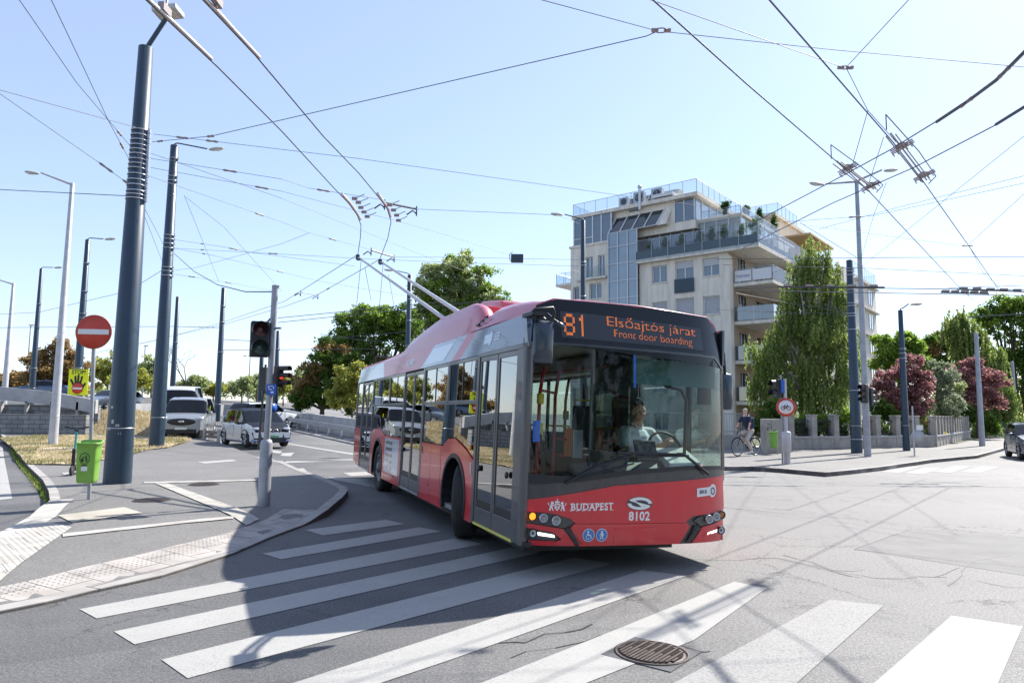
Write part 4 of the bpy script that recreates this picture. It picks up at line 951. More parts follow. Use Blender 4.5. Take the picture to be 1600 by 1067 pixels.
# --- far side, rear, floor, ceiling
def fside(name, poly, m, th=.03, y=2.55): 
    n = len(poly); mb = MB(); vs = [(x, y, z) for x, z in poly]+[(x, y-th, z) for x, z in poly]
    mb.add(vs, [tuple(range(n)), tuple(range(2*n-1, n-1, -1))]+[(i, (i+1) % n, n+(i+1) % n, n+i) for i in range(n)]); return bpart(mb, name, m)
A = [p for p in arch(2.70) if p[1] > .28]; A8 = [p for p in arch(8.60) if p[1] > .28]
fside("side_panel", [(.22, .3), (A[-1][0], .28)]+A[::-1]+[(A[0][0], .28), (A8[-1][0], .28)]+A8[::-1]+[(A8[0][0], .28), (11.9, .4), (12, 1.2), (.9, 1.2), (.22, 1.0)], "bus_red")
fside("upper_band", rect(.22, 2.32, 12, 2.74), "bus_band_dk"); 
for x in (.86, 2.3, 3.8, 5.3, 6.8, 8.3, 9.8, 11.3, 11.92): fside("window_post", rect(x, 1.18, x+.09, 2.34), "bus_grey")
for x0, x1 in ((.95, 2.3), (2.39, 3.8), (3.89, 5.3), (5.39, 6.8), (6.89, 8.3), (8.39, 9.8), (9.89, 11.3), (11.39, 11.9)): fside("window", rect(x0, 1.2, x1, 2.32), "clear_pane", .006, 2.54)
fside("window", [(.24, 1.02), (.86, 1.2), (.86, 2.32), (.24, 2.32)], "clear_pane", .006, 2.54)
mb = MB(); mb.box((11.97, .06, .4), (12.03, 2.5, 1.3)); bpart(mb, "rear_panel", "bus_red"); mb = MB(); mb.box((11.97, .06, 1.3), (12.02, 2.5, 2.78)); bpart(mb, "rear_panel", "bus_band_dk")
mb = MB(); mb.box((.5, .05, .30), (11.9, 2.5, .36)); fl = bpart(mb, "floor", "interior")
mb = MB(); mb.box((.45, .06, 2.66), (11.95, 2.5, 2.69)); bpart(mb, "ceiling", "interior_pale")
mb = MB(); mb.box((1.7, 2.2, 2.36), (11.9, 2.5, 2.64)); bpart(mb, "ceiling_duct", "interior_pale", bevel=.05)
mb = MB(); mb.box((.8, .3, .12), (11.6, 2.25, .30)); bpart(mb, "underframe", "black")
# wheel boxes, seats, rails
for cx in (2.70, 8.6):
    for y0 in (.03, 1.85): mb = MB(); mb.box((cx-.68, y0+(.74 if y0 < 1 else -.0), .36), (cx+.68, y0+(.80 if y0 < 1 else .06), 1.10)); mb.box((cx-.68, min(y0+.0, 1.9), 1.102), (cx+.68, y0+.67, 1.13)); bpart(mb, "wheel_box", "interior")
def seat(x, y, face=1, m="seat_cloth", z=.42):
    mb = MB(); mb.box((x-.22, y-.21, z), (x+.22, y+.21, z+.09)); s_ = bpart(mb, "seat", m, bevel=.03)
    mb = MB(); mb.box((x+face*.20-.04, y-.21, z+.05), (x+face*.20+.04, y+.21, z+.72)); bpart(mb, "seat_back", m, s_, .04)
    mb = MB(); mb.tube([(x+face*.2, y-.2, z+.5), (x+face*.22, y-.16, z+.80), (x+face*.22, y+.16, z+.80), (x+face*.2, y+.2, z+.5)], .016, 6); bpart(mb, "grab_rail", "handrail_yellow", s_)
    return s_
for x, y, f_ in ((2.2, .95, 1), (2.1, 1.38, 1), (2.75, .35, 1), (2.75, 2.1, 1), (3.7, 2.05, 1), (3.7, 1.6, 1), (4.6, 2.05, 1), (4.6, 1.6, 1), (6.9, .4, 1), (6.9, .85, 1), (6.7, 2.05, 1), (6.7, 1.6, 1), (7.6, 2.05, -1), (8.7, .4, 1), (8.7, 2.1, 1), (11.2, 1.0, 1), (11.2, 1.5, 1), (11.2, 2.0, 1)):
    seat(x, y, f_, z=1.12 if x in (2.75, 8.7) else .72 if x < 2.5 else .55)
mb = MB(); mb.box((1.90, 1.28, 1.12), (1.93, 1.40, 1.50)); bpart(mb, "seat_panel", "orange", bevel=.01)
mb = MB(); mb.box((1.91, 1.41, 1.10), (1.94, 1.56, 1.48)); bpart(mb, "seat_panel", "ad_white", bevel=.01)
def hr(pts, m="handrail_red", r=.018): mb = MB(); mb.tube(pts, r, 8); return bpart(mb, "handrail", m)
for x, y in ((1.25, .62), (1.85, 1.10), (3.1, 1.84), (3.3, .9), (4.7, .7), (6.2, .6), (4.9, 1.8), (7.5, .6), (9.5, .5)): hr([(x, y, .36), (x, y, 1.9), (x+.08, y+.06, 2.1), (x+.2, y+.14, 2.25)], r=.024)
hr([(1.25, .62, 1.95), (1.85, 1.10, 1.95)]); hr([(1.85, 1.10, 1.35), (1.85, 1.28, 1.35)]); hr([(1.85, 1.10, 1.15), (1.85, 1.28, 1.12)]); hr([(1.7, .55, 2.35), (11, .55, 2.35)]); hr([(1.7, 1.75, 2.35), (11, 1.75, 2.35)]); hr([(1.6, .3, .9), (1.6, .8, .95)])
hr([(.55, .22, .5), (.55, .22, 1.5), (.8, .22, 2.2)]); 
for y_, x_, z in ((.62, 1.22, 1.42), (.62, 1.22, 1.78), (1.84, 3.07, 1.62)): mb = MB(); mb.box((x_-.02, y_-.035, z), (x_+.05, y_+.045, z+.13)); bpart(mb, "stop_button", "handrail_yellow", bevel=.015)
# driver's cab
mb = MB(); mb.box((1.72, 1.62, .36), (1.78, 2.28, 2.6)); bpart(mb, "cab_wall", "black"); mb = MB(); mb.box((1.72, 2.28, .36), (1.78, 2.5, 1.2)); bpart(mb, "cab_wall", "black"); 
mb = MB(); mb.box((.75, 1.56, .36), (1.75, 1.60, 1.22)); bpart(mb, "cab_door", "interior"); mb = MB(); mb.box((.75, 1.57, 1.22), (1.75, 1.59, 2.1)); bpart(mb, "cab_pane", "clear_pane")
hr([(1.72, 1.58, .36), (1.72, 1.58, 2.6)], "galv_pale", .03); hr([(.75, 1.58, 1.22), (1.72, 1.58, 1.22)], "galv_pale", .015)
mb = MB(); mb.box((1.66, 1.68, 1.68), (1.715, 1.94, 1.98)); bpart(mb, "notice", "paper")
mb = MB(); mb.prism([(.28, .75, .92), (.28, 2.42, .92), (.62, 2.42, 1.20), (.62, .75, 1.12)], (0, 0, -.10)); mb.box((.25, .3, .36), (.75, 2.45, .90)); ds_ = bpart(mb, "dashboard", "dark_grey", bevel=.02)
mb = MB(); mb.prism([(.42, 1.95, 1.15), (.42, 2.38, 1.17), (.78, 2.38, 1.33), (.78, 1.95, 1.31)], (0, 0, -.12)); bpart(mb, "dash_cover", "paper", ds_, .01)
mb = MB(); mb.prism([(.60, 1.62, 1.16), (.60, 1.92, 1.16), (.70, 1.92, 1.40), (.70, 1.62, 1.40)], (.03, 0, 0)); bpart(mb, "ticket_screen", "black", ds_, .01)
mb = MB(); mb.tube([(.78+.10*math.sin(a), 2.12+.23*math.cos(a), 1.30+.20*math.sin(a)) for a in [i*math.pi/12 for i in range(25)]], .017, 8); sw = bpart(mb, "steering_wheel", "black")
mb = MB(); mb.tube([(.65, 2.12, 1.0), (.78, 2.12, 1.30)], .03, 8); mb.tube([(.78, 1.9, 1.3), (.78, 2.34, 1.3)], .014, 6); bpart(mb, "column", "black", sw)
mb = MB(); mb.box((1.28, 1.83, .92), (1.7, 2.33, 1.04)); ds2 = bpart(mb, "driver_seat", "seat_cloth", bevel=.04); mb = MB(); mb.box((1.60, 1.85, 1.0), (1.71, 2.31, 1.95)); bpart(mb, "seat_back", "seat_cloth", ds2, .05)
mb = MB(); mb.box((.36, 1.40, 2.05), (.40, 2.52, 2.34)); bpart(mb, "sun_blind", mat("blind", (.045, .11, .11), .8))
hr([(.62, 2.28, 1.1), (.62, 2.30, 1.9), (.62, 2.22, 2.02), (.62, 2.0, 2.06)], "black", .02)
mb = MB(); mb.box((.40, 2.33, 1.85), (.44, 2.5, 2.28)); bpart(mb, "cab_cabinet", "black")
# --- front mask: everything lies on one curved surface
def XF(Y, Z):
    t = (Y-1.275)/1.275
    return .20*abs(t)**4+max(0., Z-1.05)*.045+max(0., Z-2.4)*.12+max(0, .42-Z)*.15
def skin(poly, off, name, m, parent=None, th=0.03, label=None):
    bm = bmesh.new(); vs = [bm.verts.new((y, z, 0)) for y, z in poly]; bm.faces.new(vs); bmesh.ops.triangulate(bm, faces=bm.faces)
    for ax, st in ((0, .085), (1, .2)):
        c = min(v.co[ax] for v in bm.verts)+st; hi = max(v.co[ax] for v in bm.verts)
        while c < hi:
            q = Vector((0, 0, 0)); q[ax] = c; n = Vector((0, 0, 0)); n[ax] = 1
            bmesh.ops.bisect_plane(bm, geom=bm.verts[:]+bm.edges[:]+bm.faces[:], plane_co=q, plane_no=n); c += st
    for v in bm.verts: y, z = v.co.x, v.co.y; v.co = bp(XF(y, z)-off, y, z)
    if th:
        be = [e for e in bm.edges if e.is_boundary]; r = bmesh.ops.extrude_edge_only(bm, edges=be)
        for g_ in r["geom"]:
            if isinstance(g_, bmesh.types.BMVert): g_.co.x += th
    bmesh.ops.recalc_face_normals(bm, faces=bm.faces)
    for f in bm.faces: f.smooth = True
    me = bpy.data.meshes.new(name); bm.to_mesh(me); bm.free(); me.materials.append(MATS[m] if isinstance(m, str) else m)
    o = bpy.data.objects.new(name, me); link(o, parent or bus); me.set_sharp_from_angle(angle=R(35))
    if label: o["label"] = label
    return o
def fskin(mb, name, m, parent, off=.008): return mb.mapv(lambda v: bp(XF(v.x, v.y)-off-v.z, v.x, v.y)).build(name, m, parent, recalc=False)
mask = skin([(0, .33), (.03, .30), (2.52, .30), (2.55, .33), (2.55, 1.10), (.0, .95)], -.02, "front_mask", "bus_mask")
# grey apron under the windscreen
apron = skin([(.0, .70), (2.55, .98), (2.55, 1.12), (1.9, 1.12), (1.2, 1.06), (.55, .97), (.0, .90)], -.006, "apron", "bus_mask")
hood = skin([(.035, .755), (1.0, .925), (2.50, 1.035), (2.535, .66), (2.30, .625), (1.98, .60), (1.89, .535), (.56, .535), (.49, .585), (.30, .635), (.045, .645)], .006, "bonnet", "bus_red")
low_ = skin([(.54, .530), (1.91, .530), (1.95, .49), (1.82, .305), (.61, .305), (.50, .49)], .006, "lower_bumper", "bus_red")
skin([(1.0, .488), (1.56, .488), (1.56, .325), (1.0, .325)], .010, "number_plate_recess", "bus_red", low_, .004)
for s_ in (0, 1):
    fx = (lambda y: y) if not s_ else (lambda y: 2.55-y)
    Lh = skin([(fx(y), z) for y, z in [(.05, .525), (.20, .51), (.42, .48), (.56, .31), (.09, .305), (.085, .355), (.36, .352), (.41, .375), (.32, .445), (.09, .475), (.05, .485)]], .012, "bumper_corner", "bus_red")
    skin([(fx(y), z) for y, z in [(.10, .467), (.31, .437), (.385, .378), (.36, .36), (.10, .362)]], .0, "fog_recess", "dark_grey")
    skin([(fx(y), z) for y, z in [(.17, .44), (.33, .418), (.34, .392), (.175, .41)]], .012, "daytime_light", "drl_on", th=.01)
    skin([(fx(y), z) for y, z in [(.045, .64), (.30, .632), (.48, .585), (.54, .55), (.44, .49), (.05, .545)]], .002, "headlight_housing", "bus_mask", th=.01)
    for nm, yy, zz, rr, mm in (("indicator", .105, .60, .043, "amber_on" if s_ == 0 else "amber"), ("headlight", .21, .588, .042, "reflector"), ("headlight", .335, .565, .044, "reflector"), ("fog_light", .115, .43, .043, "white_paint")):
        Y_ = fx(yy); T = Matrix(((0, 0, -1, 0), (1, 0, 0, 0), (0, 1, 0, 0), (0, 0, 0, 1))); 
        X0 = XF(Y_, zz)-.032; q = bp(X0, Y_, zz); T = Matrix.Translation(q)@Matrix.Rotation(R(-90), 4, 'Y')
        mb = MB(); mb.lathe([(.001, -.02), (rr*.5, -.014), (rr*.85, .004)], 20, T); h = mb.build(nm, mm, bus)
        mb = MB(); mb.lathe([(rr*.85, .0), (rr*.88, .014), (rr*1.06, .014), (rr*1.1, -.004)], 20, T); mb.build("bezel", "black" if nm != "headlight" else "steel_strap", h)
        if nm != "fog_light": mb = MB(); mb.lathe([(.0001, .013), (rr*.5, .011), (rr*.85, .005)], 20, T); mb.build("cover", "lamp_cover", h)
        else: mb = MB(); mb.lathe([(.0001, .006), (.014, .004)], 12, T); mb.build("bulb", "dark_grey", h)
    vt = skin([(fx(y), z) for y, z in [(.44, .495), (.53, .50), (.635, .315), (.57, .31)]], .004, "vent", "black", th=.01)
    for i in range(6): z = .34+.025*i; y = .585-.022*i; skin([(fx(y_), z_) for y_, z_ in [(y-.06+.0, z), (y+.05, z-.012), (y+.045, z-.002), (y-.06, z+.010)]], .009, "louvre", "bus_mask", vt, .004)
# crest: shield, crown and two supporters, lettering, oval emblem, fleet number, key badge, blue pictograms
mb = MB()
def e2(pts): mb.poly([(x, z, 0) for x, z in pts])
cx_, cz_ = .352, .712
e2([(cx_-.027, cz_+.022), (cx_+.027, cz_+.022), (cx_+.027, cz_-.022), (cx_, cz_-.052), (cx_-.027, cz_-.022)]); e2([(cx_-.022, cz_+.028), (cx_+.022, cz_+.028), (cx_+.026, cz_+.05), (cx_+.012, cz_+.042), (cx_, cz_+.060), (cx_-.012, cz_+.042), (cx_-.026, cz_+.05)]); e2([(cx_-.004, cz_+.058), (cx_+.004, cz_+.058), (cx_+.004, cz_+.072), (cx_-.004, cz_+.072)])
for s_ in (-1, 1):
    f_ = lambda pts: e2([(cx_+s_*x, cz_+z) for x, z in pts])
    f_([(.034, .03), (.05, .045), (.066, .035), (.064, .018), (.05, .012), (.036, .02)]); f_([(.05, .014), (.07, .012), (.075, -.02), (.06, -.028), (.045, -.01)]); f_([(.045, .008), (.03, .012), (.03, .0), (.045, -.004)]); f_([(.06, -.02), (.076, -.02), (.082, -.05), (.066, -.05)]); f_([(.046, -.012), (.056, -.022), (.046, -.05), (.034, -.05)]); f_([(.078, .0), (.092, .01), (.095, .035), (.087, .03), (.084, .014)])
fskin(mb, "crest", "sign_white", hood)
mb = MB(); e2([(cx_-.017, cz_+.010), (cx_+.017, cz_+.010), (cx_+.017, cz_-.004), (cx_-.017, cz_-.004)]); e2([(cx_-.010, cz_-.014), (cx_+.010, cz_-.014), (cx_, cz_-.034)]); fskin(mb, "crest_shield", "bus_red", hood, .011)
tb = textmb("BUDAPEST", .100, .0026, f=lambda v: Vector((.735+v.x*.93, .705+v.y+v.x*.02, 0)), spacing=1.12)
for xs in [-.235+.067*i for i in range(8)]:   # small serifs under and over the stems
    for dz in (-.034, .034):
        x = .735+xs*.98; tb.add([(x-.020, .705+dz-.0035+xs*.02, 0), (x+.012, .705+dz-.0035+xs*.02, 0), (x+.012, .705+dz+.0035+xs*.02, 0), (x-.020, .705+dz+.0035+xs*.02, 0)], [(0, 1, 2, 3)])
fskin(tb, "lettering", "sign_white", hood)
fskin(textmb("8102", .128, .0035, f=lambda v: Vector((1.295+v.x*.98, .605+v.y, 0)), spacing=1.05), "fleet_number", "sign_white", hood)
def ring_pts(a0, a1, ax, az, bx_, bz, n=22): return [(1.295+ax*math.cos(a), .742+az*math.sin(a)) for a in [R(a0+(a1-a0)*i/n) for i in range(n+1)]]+[(1.295+bx_*math.cos(a), .742+bz*math.sin(a)) for a in [R(a1-(a1-a0)*i/n) for i in range(n+1)]]
mb = MB(); e2([(1.295+.157*math.cos(k*math.pi/20), .742+.072*math.sin(k*math.pi/20)) for k in range(40)]); em = fskin(mb, "emblem", "dark_grey", hood, .008)
mb = MB()
A_ = ring_pts(-2, 150, .150, .066, .105, .036)
e2(A_); e2([(2*1.295-x, 2*.742-z) for x, z in A_])
e2([(1.165, .775), (1.215, .768), (1.435, .718), (1.375, .712)]); e2([(1.20, .785), (1.24, .770), (1.36, .716), (1.32, .706)])
fskin(mb, "emblem_ribbon", "sign_white", em, .012)
kpts = [(2.165+x*.62, .865+x*.05+z*.72) for x, z in [(.20+.10*math.cos(R(-140+280*i/24)), .10*math.sin(R(-140+280*i/24))) for i in range(25)]+[(-.2, .065), (-.2, -.065)]]
kb = skin(kpts, .012, "badge", "sign_white", hood, .004)
fskin(textmb("BKK", .058, .001, f=lambda v: Vector((2.135+v.x, .864+v.y+v.x*.05, 0)), spacing=1.15), "lettering", "sign_blue" if 0 else "dark_grey", kb, .018)
mb = MB()
for i in range(20):
    a, a2_ = i*math.pi/10, (i+1)*math.pi/10; e2([(2.288+.036*math.cos(a), .871+.042*math.sin(a)), (2.288+.036*math.cos(a2_), .871+.042*math.sin(a2_)), (2.288+.024*math.cos(a2_), .871+.030*math.sin(a2_)), (2.288+.024*math.cos(a), .871+.030*math.sin(a))])
fskin(mb, "ring", "dark_grey", kb, .018)
for k_, cx in enumerate((.70, .85)):
    mb = MB(); e2([(cx+.068*math.cos(k*math.pi/16), .418+.068*math.sin(k*math.pi/16)) for k in range(32)]); pr = fskin(mb, "pictogram", "ad_white", low_, .009)
    mb = MB(); e2([(cx+.060*math.cos(k*math.pi/16), .418+.060*math.sin(k*math.pi/16)) for k in range(32)]); fskin(mb, "disc", mat("picto_blue", (.06, .20, .50), .35), pr, .011)
    mb = MB()
    hd_ = (cx-(.008 if k_ == 0 else 0), .455); e2([(hd_[0]+.010*math.cos(k*math.pi/4), hd_[1]+.010*math.sin(k*math.pi/4)) for k in range(8)])
    if k_ == 0:
        e2([(cx-.016, .445), (cx-.004, .445), (cx+.002, .415), (cx-.014, .415)]); e2([(cx-.012, .424), (cx+.022, .424), (cx+.022, .414), (cx-.012, .414)]); e2([(cx+.014, .418), (cx+.024, .418), (cx+.036, .385), (cx+.026, .385)])
        for i in range(12):
            a, a2_ = R(80+i*20), R(100+i*20); e2([(cx-.003+.028*math.cos(a), .402+.028*math.sin(a)), (cx-.003+.028*math.cos(a2_), .402+.028*math.sin(a2_)), (cx-.003+.021*math.cos(a2_), .402+.021*math.sin(a2_)), (cx-.003+.021*math.cos(a), .402+.021*math.sin(a))])
    else:
        e2([(cx-.010, .444), (cx+.010, .444), (cx+.010, .412), (cx-.010, .412)]); e2([(cx-.010, .414), (cx+.0, .414), (cx-.012, .375), (cx-.022, .375)]); e2([(cx+.0, .414), (cx+.010, .414), (cx+.022, .375), (cx+.012, .375)]); e2([(cx+.008, .442), (cx+.014, .440), (cx+.028, .412), (cx+.021, .410)]); e2([(cx-.008, .442), (cx-.014, .440), (cx-.028, .412), (cx-.021, .410)])
    fskin(mb, "figure", "sign_white", pr, .013)
# windscreen and display pane
ws = skin([(.05, .96), (.55, .985), (1.2, 1.075), (1.9, 1.135), (2.50, 1.135), (2.545, 1.4), (2.545, 2.28), (2.36, 2.42), (.06, 2.42), (.03, 1.2)], 0, "windscreen", "windscreen", th=0)
skin([(-.0, .90), (.06, .90), (.07, 2.45), (.0, 2.45)], .004, "windscreen_frame", "black"); skin([(2.49, 1.1), (2.55, 1.1), (2.55, 2.34), (2.50, 2.38)], .004, "windscreen_frame", "black")
skin([(.05, .93), (.55, .955), (1.2, 1.045), (1.9, 1.105), (2.50, 1.11), (2.50, 1.15), (1.9, 1.15), (1.2, 1.095), (.55, 1.01), (.05, 1.03)], .004, "windscreen_frame", "black", th=.01)
hdp = skin([(.04, 2.40), (2.37, 2.40), (2.53, 2.28), (2.545, 2.55), (2.47, 2.72), (2.30, 2.868), (1.3, 2.895), (.30, 2.888), (.12, 2.81), (.04, 2.68)], .003, "display_housing", "black_gloss")
skin([(.04, 2.385), (2.36, 2.385), (2.53, 2.265), (2.53, 2.285), (2.37, 2.41), (.04, 2.41)], .012, "visor_lip", "bus_mask", th=.02)
mb = MB(); mb.tube([bp(XF(y, 2.86)+.01, y, z) for y, z in ((.12, 2.815), (.30, 2.888), (1.3, 2.90), (2.28, 2.872), (2.50, 2.73))], .014, 8); mb.build("roof_edge", "bus_red_sheen", bus)
dp = skin([(.36, 2.76), (2.15, 2.72), (2.17, 2.46), (.37, 2.47)], .008, "destination_display", "led_panel", hdp, .004)
# dot-matrix text
F57 = {'8': "01110 10001 10001 01110 10001 10001 01110", '1': "00100 01100 00100 00100 00100 00100 00100"}
def dots_from_text(txt, size, x0, z0, W_, step, sq, parent, m="led", bold=.0):
    """fill the outline of the text with square LED dots"""
    t_ = textmb(txt, size, bold, 'LEFT'); xs = [v[0] for v in t_.v]; ys = [v[1] for v in t_.v]; sx = W_/(max(xs)-min(xs))
    tri = []
    for f in t_.f:
        p = [(t_.v[i][0], t_.v[i][1]) for i in f]
        for i in range(1, len(p)-1): tri.append((p[0], p[i], p[i+1]))
    def ins(x, y):
        for a, b_, c in tri:
            d1 = (x-b_[0])*(a[1]-b_[1])-(a[0]-b_[0])*(y-b_[1]); d2 = (x-c[0])*(b_[1]-c[1])-(b_[0]-c[0])*(y-c[1]); d3 = (x-a[0])*(c[1]-a[1])-(c[0]-a[0])*(y-a[1])
            if not ((d1 < 0 or d2 < 0 or d3 < 0) and (d1 > 0 or d2 > 0 or d3 > 0)): return True
        return False
    mb = MB(); nx = int(W_/step); nz = int((max(ys)-min(ys))/step)+1
    for i in range(nx+1):
        for j in range(nz+1):
            X_, Z_ = i*step, j*step
            if ins(min(xs)+X_/sx, min(ys)+Z_):
                yy, zz = x0+X_, z0+Z_-X_*.018
                mb.add([(yy-sq, zz-sq, 0), (yy+sq, zz-sq, 0), (yy+sq, zz+sq, 0), (yy-sq, zz+sq, 0)], [(0, 1, 2, 3)])
    return fskin(mb, "led_text", m, parent, .014)
def matrix81():
    mb = MB(); x0 = .40
    for ch in "81":
        rows = F57[ch].split()
        for j, row in enumerate(rows):
            for i, c in enumerate(row):
                if c == "1":
                    for a in range(2):
                        for b_ in range(3):
                            yy = x0+i*.024+a*.012; zz = 2.735-j*.034-b_*.0113-yy*.012; mb.add([(yy-.0044, zz-.0042, 0), (yy+.0044, zz-.0042, 0), (yy+.0044, zz+.0042, 0), (yy-.0044, zz+.0042, 0)], [(0, 1, 2, 3)])
        x0 += .145
    return fskin(mb, "led_text", "led", dp, .014)
matrix81()
dots_from_text("Els\u0151ajt\u00f3s j\u00e1rat", .155, .90, 2.605, 1.16, .0105, .0036, dp, bold=-.001)
dots_from_text("Front door boarding", .125, .98, 2.492, 1.02, .009, .0030, dp, bold=-.001)
# wipers
def wiper(name, pts, r=.012):
    mb = MB(); mb.tube([bp(XF(y, z)-.035, y, z) for y, z in pts], r, 6); return mb.build(name, "black", bus)
wiper("wiper_arm", [(.42, .945), (.75, 1.12), (1.15, 1.24), (1.9, 1.26)], .014); wiper("wiper_arm", [(2.20, 1.06), (1.85, 1.27), (1.82, 1.28), (1.0, 1.27)], .016); 
wiper("wiper_blade", [(.45, .965), (1.2, 1.165)], .009); wiper("wiper_blade", [(.95, 1.225), (1.75, 1.285)], .009)
# mirrors
mat("mirror_shell", (.018, .034, .055), .3, coat=.4)
mb = MB(); mb.tube([(.16, .06, 2.70), (-.12, -.08, 2.68), (-.45, -.20, 2.62)], .020, 8); mb.tube([(.16, .06, 2.62), (-.1, -.06, 2.61), (-.45, -.18, 2.58)], .020, 8); mb.tube([(-.45, -.2, 2.64), (-.50, -.02, 2.67), (-.46, .02, 2.63), (-.44, .0, 2.54)], .014, 8); mb.cbox((-.36, -.16, 2.60), (.26, .14, .035)); mb.tube([(-.45, -.2, 2.64), (-.46, -.08, 2.55)], .014, 6); ma = bpart(mb, "mirror_arm", "black")
mb = MB(); mb.ball((-.42, .05, 2.385), (.055, .105, .235), 12); 
for i, v in enumerate(mb.v):
    x, y, z = v; dy, dz = (y-.05)/.105, (z-2.385)/.235; k = max(abs(dy), abs(dz), 1e-6); rr = math.sqrt(dy*dy+dz*dz); 
    f_ = (rr/k)**.9 if rr > 0 else 1; mb.v[i] = (x, -.073+dy*f_*.108, 2.335+dz*f_*.212)
bpart(mb, "mirror", "mirror_shell")
mb = MB(); mb.tube([(-.44, -.05, 2.62), (-.42, .03, 2.57), (-.42, .09, 2.54)], .007, 6); mb.ball((-.42, .105, 2.515), (.03, .058, .028), 8, Matrix.Translation((0, .105, 2.515))@Matrix.Rotation(-.5, 4, 'X')@Matrix.Translation((0, -.105, -2.515))); bpart(mb, "convex_mirror", "mirror_shell")
mb = MB(); mb.tube([(.3, 2.5, 2.5), (.3, 2.60, 2.48), (.32, 2.64, 2.2)], .02, 8); bpart(mb, "mirror_arm", "black")
mb = MB(); mb.ball((.32, 2.66, 2.02), (.05, .085, .22), 12)
for i, v in enumerate(mb.v):
    x, y, z = v; dy, dz = (y-2.66)/.085, (z-2.02)/.22; k = max(abs(dy), abs(dz), 1e-6); rr = math.sqrt(dy*dy+dz*dz); f_ = (rr/k)**.9 if rr > 0 else 1; mb.v[i] = (x, 2.66+dy*f_*.09, 2.02+dz*f_*.22)
bpart(mb, "mirror", "mirror_shell")
# corner pillar
mb = MB(); mb.tube([(.20, .035, .30), (.20, .03, 1.4), (.21, .035, 2.36)], .055, 12); bpart(mb, "corner_pillar", "bus_grey")
side("corner_panel", rect(.22, .30, .44, 2.38), .004, .02, "bus_grey")
side("corner_panel", [(.16, 2.36), (.26, 2.36), (.30, 2.72), (.24, 2.72)], .0, .03, "bus_band")
mb = MB(); mb.box((.13, .02, .28), (.42, .12, .34)); bpart(mb, "skirt", "black", bevel=.01)
# flyer and blue sticker inside the screen
mb = MB(); 
dz_ = skin([(.10, 1.35), (.17, 1.36), (.17, 1.58), (.10, 1.57)], -.012, "sticker", "sign_blue", th=0)
skin([(1.225, 1.98), (1.255, 1.98), (1.255, 2.38), (1.225, 2.38)], -.012, "sticker", "sign_blue", th=0)
# --- wheels (upright on the road, the front pair steered)
def wheel(X, Y, steer, outer):
    c = Vector((X, -Y, .485)); T = Matrix.Translation(c)@Matrix.Rotation(steer, 4, 'Z')@Matrix.Rotation(R(-90)*outer, 4, 'X')
    mb = MB(); mb.lathe([(.30, .10), (.33, .135), (.42, .145), (.470, .13), (.485, .10), (.485, -.10), (.470, -.13), (.42, -.145), (.33, -.135), (.30, -.10)], 44, T)
    ty = mb.build("wheel", "rubber", bus)
    mb = MB()
    for r_ in (-.06, -.02, .02, .06): mb.lathe([(.4865, r_-.006), (.4865, r_+.006)], 44, T)
    mb.build("tread_groove", "black", ty)
    mb = MB(); mb.lathe([(.30, .10), (.285, .115), (.26, .09), (.20, .05), (.14, .07), (.12, .13), (.10, .15), (.001, .155)], 32, T); rm = mb.build("rim", "bus_grey" if X > 5 else "steel_strap", ty)
    mb = MB()
    for k in range(10):
        a = k*math.pi/5; mb.tube([T@Vector((.165*math.cos(a), .165*math.sin(a), .055)), T@Vector((.165*math.cos(a), .165*math.sin(a), .11))], .014, 6)
    mb.build("wheel_nuts", "steel_strap", ty)
wheel(2.70, .20, -R(24), 1); wheel(8.60, .17, 0, 1); wheel(2.70, 2.36, -R(27), -1); wheel(8.60, 2.38, 0, -1)
# ================================================================ people
def caps(mb, a, b, ra, rb, n=10):
    a, b = Vector(a), Vector(b); d = (b-a); L = d.length; d = d.normalized()
    pts = [a-d*ra*.99, a-d*ra*.8, a-d*ra*.45, a, a.lerp(b, .5), b, b+d*rb*.45, b+d*rb*.8, b+d*rb*.99]
    mb.tube(pts, [ra*.12, ra*.6, ra*.89, ra, (ra+rb)/2, rb, rb*.89, rb*.6, rb*.12], n)
def remeshed(mb, name, m, parent, vox, it=4):
    o = mb.build(name, m, parent); r = o.modifiers.new("r", 'REMESH'); r.mode = 'VOXEL'; r.voxel_size = vox; r.use_smooth_shade = True
    s = o.modifiers.new("s", 'SMOOTH'); s.iterations = it; s.factor = .5; return o
def head(mb, c, f, up=Vector((0, 0, 1)), s=1.):
    """head of .225 m at c facing f"""
    f = Vector(f).normalized(); r = f.cross(up).normalized(); u = r.cross(f)
    T = Matrix((f, -r, u)).transposed().to_4x4(); T.translation = Vector(c); T = T@Matrix.Scale(s, 4)
    mb.ball((-.01, 0, .03), (.095, .076, .088), 12, T); mb.ball((.02, 0, -.035), (.072, .062, .075), 12, T); mb.ball((.058, 0, -.085), (.03, .03, .022), 8, T)
    mb.tube([T@Vector((.080, 0, .025)), T@Vector((.105, 0, -.022)), T@Vector((.088, 0, -.03))], [.010, .016, .010], 8)
    for k in (-1, 1):
        mb.ball((.0, k*.078, -.005), (.018, .010, .032), 8, T); mb.ball((.074, k*.03, .034), (.016, .024, .008), 8, T); mb.ball((.066, k*.04, -.025), (.02, .02, .018), 8, T)
    mb.ball((.086, 0, -.056), (.012, .026, .006), 8, T); mb.ball((.084, 0, -.066), (.012, .022, .007), 8, T)
    return T
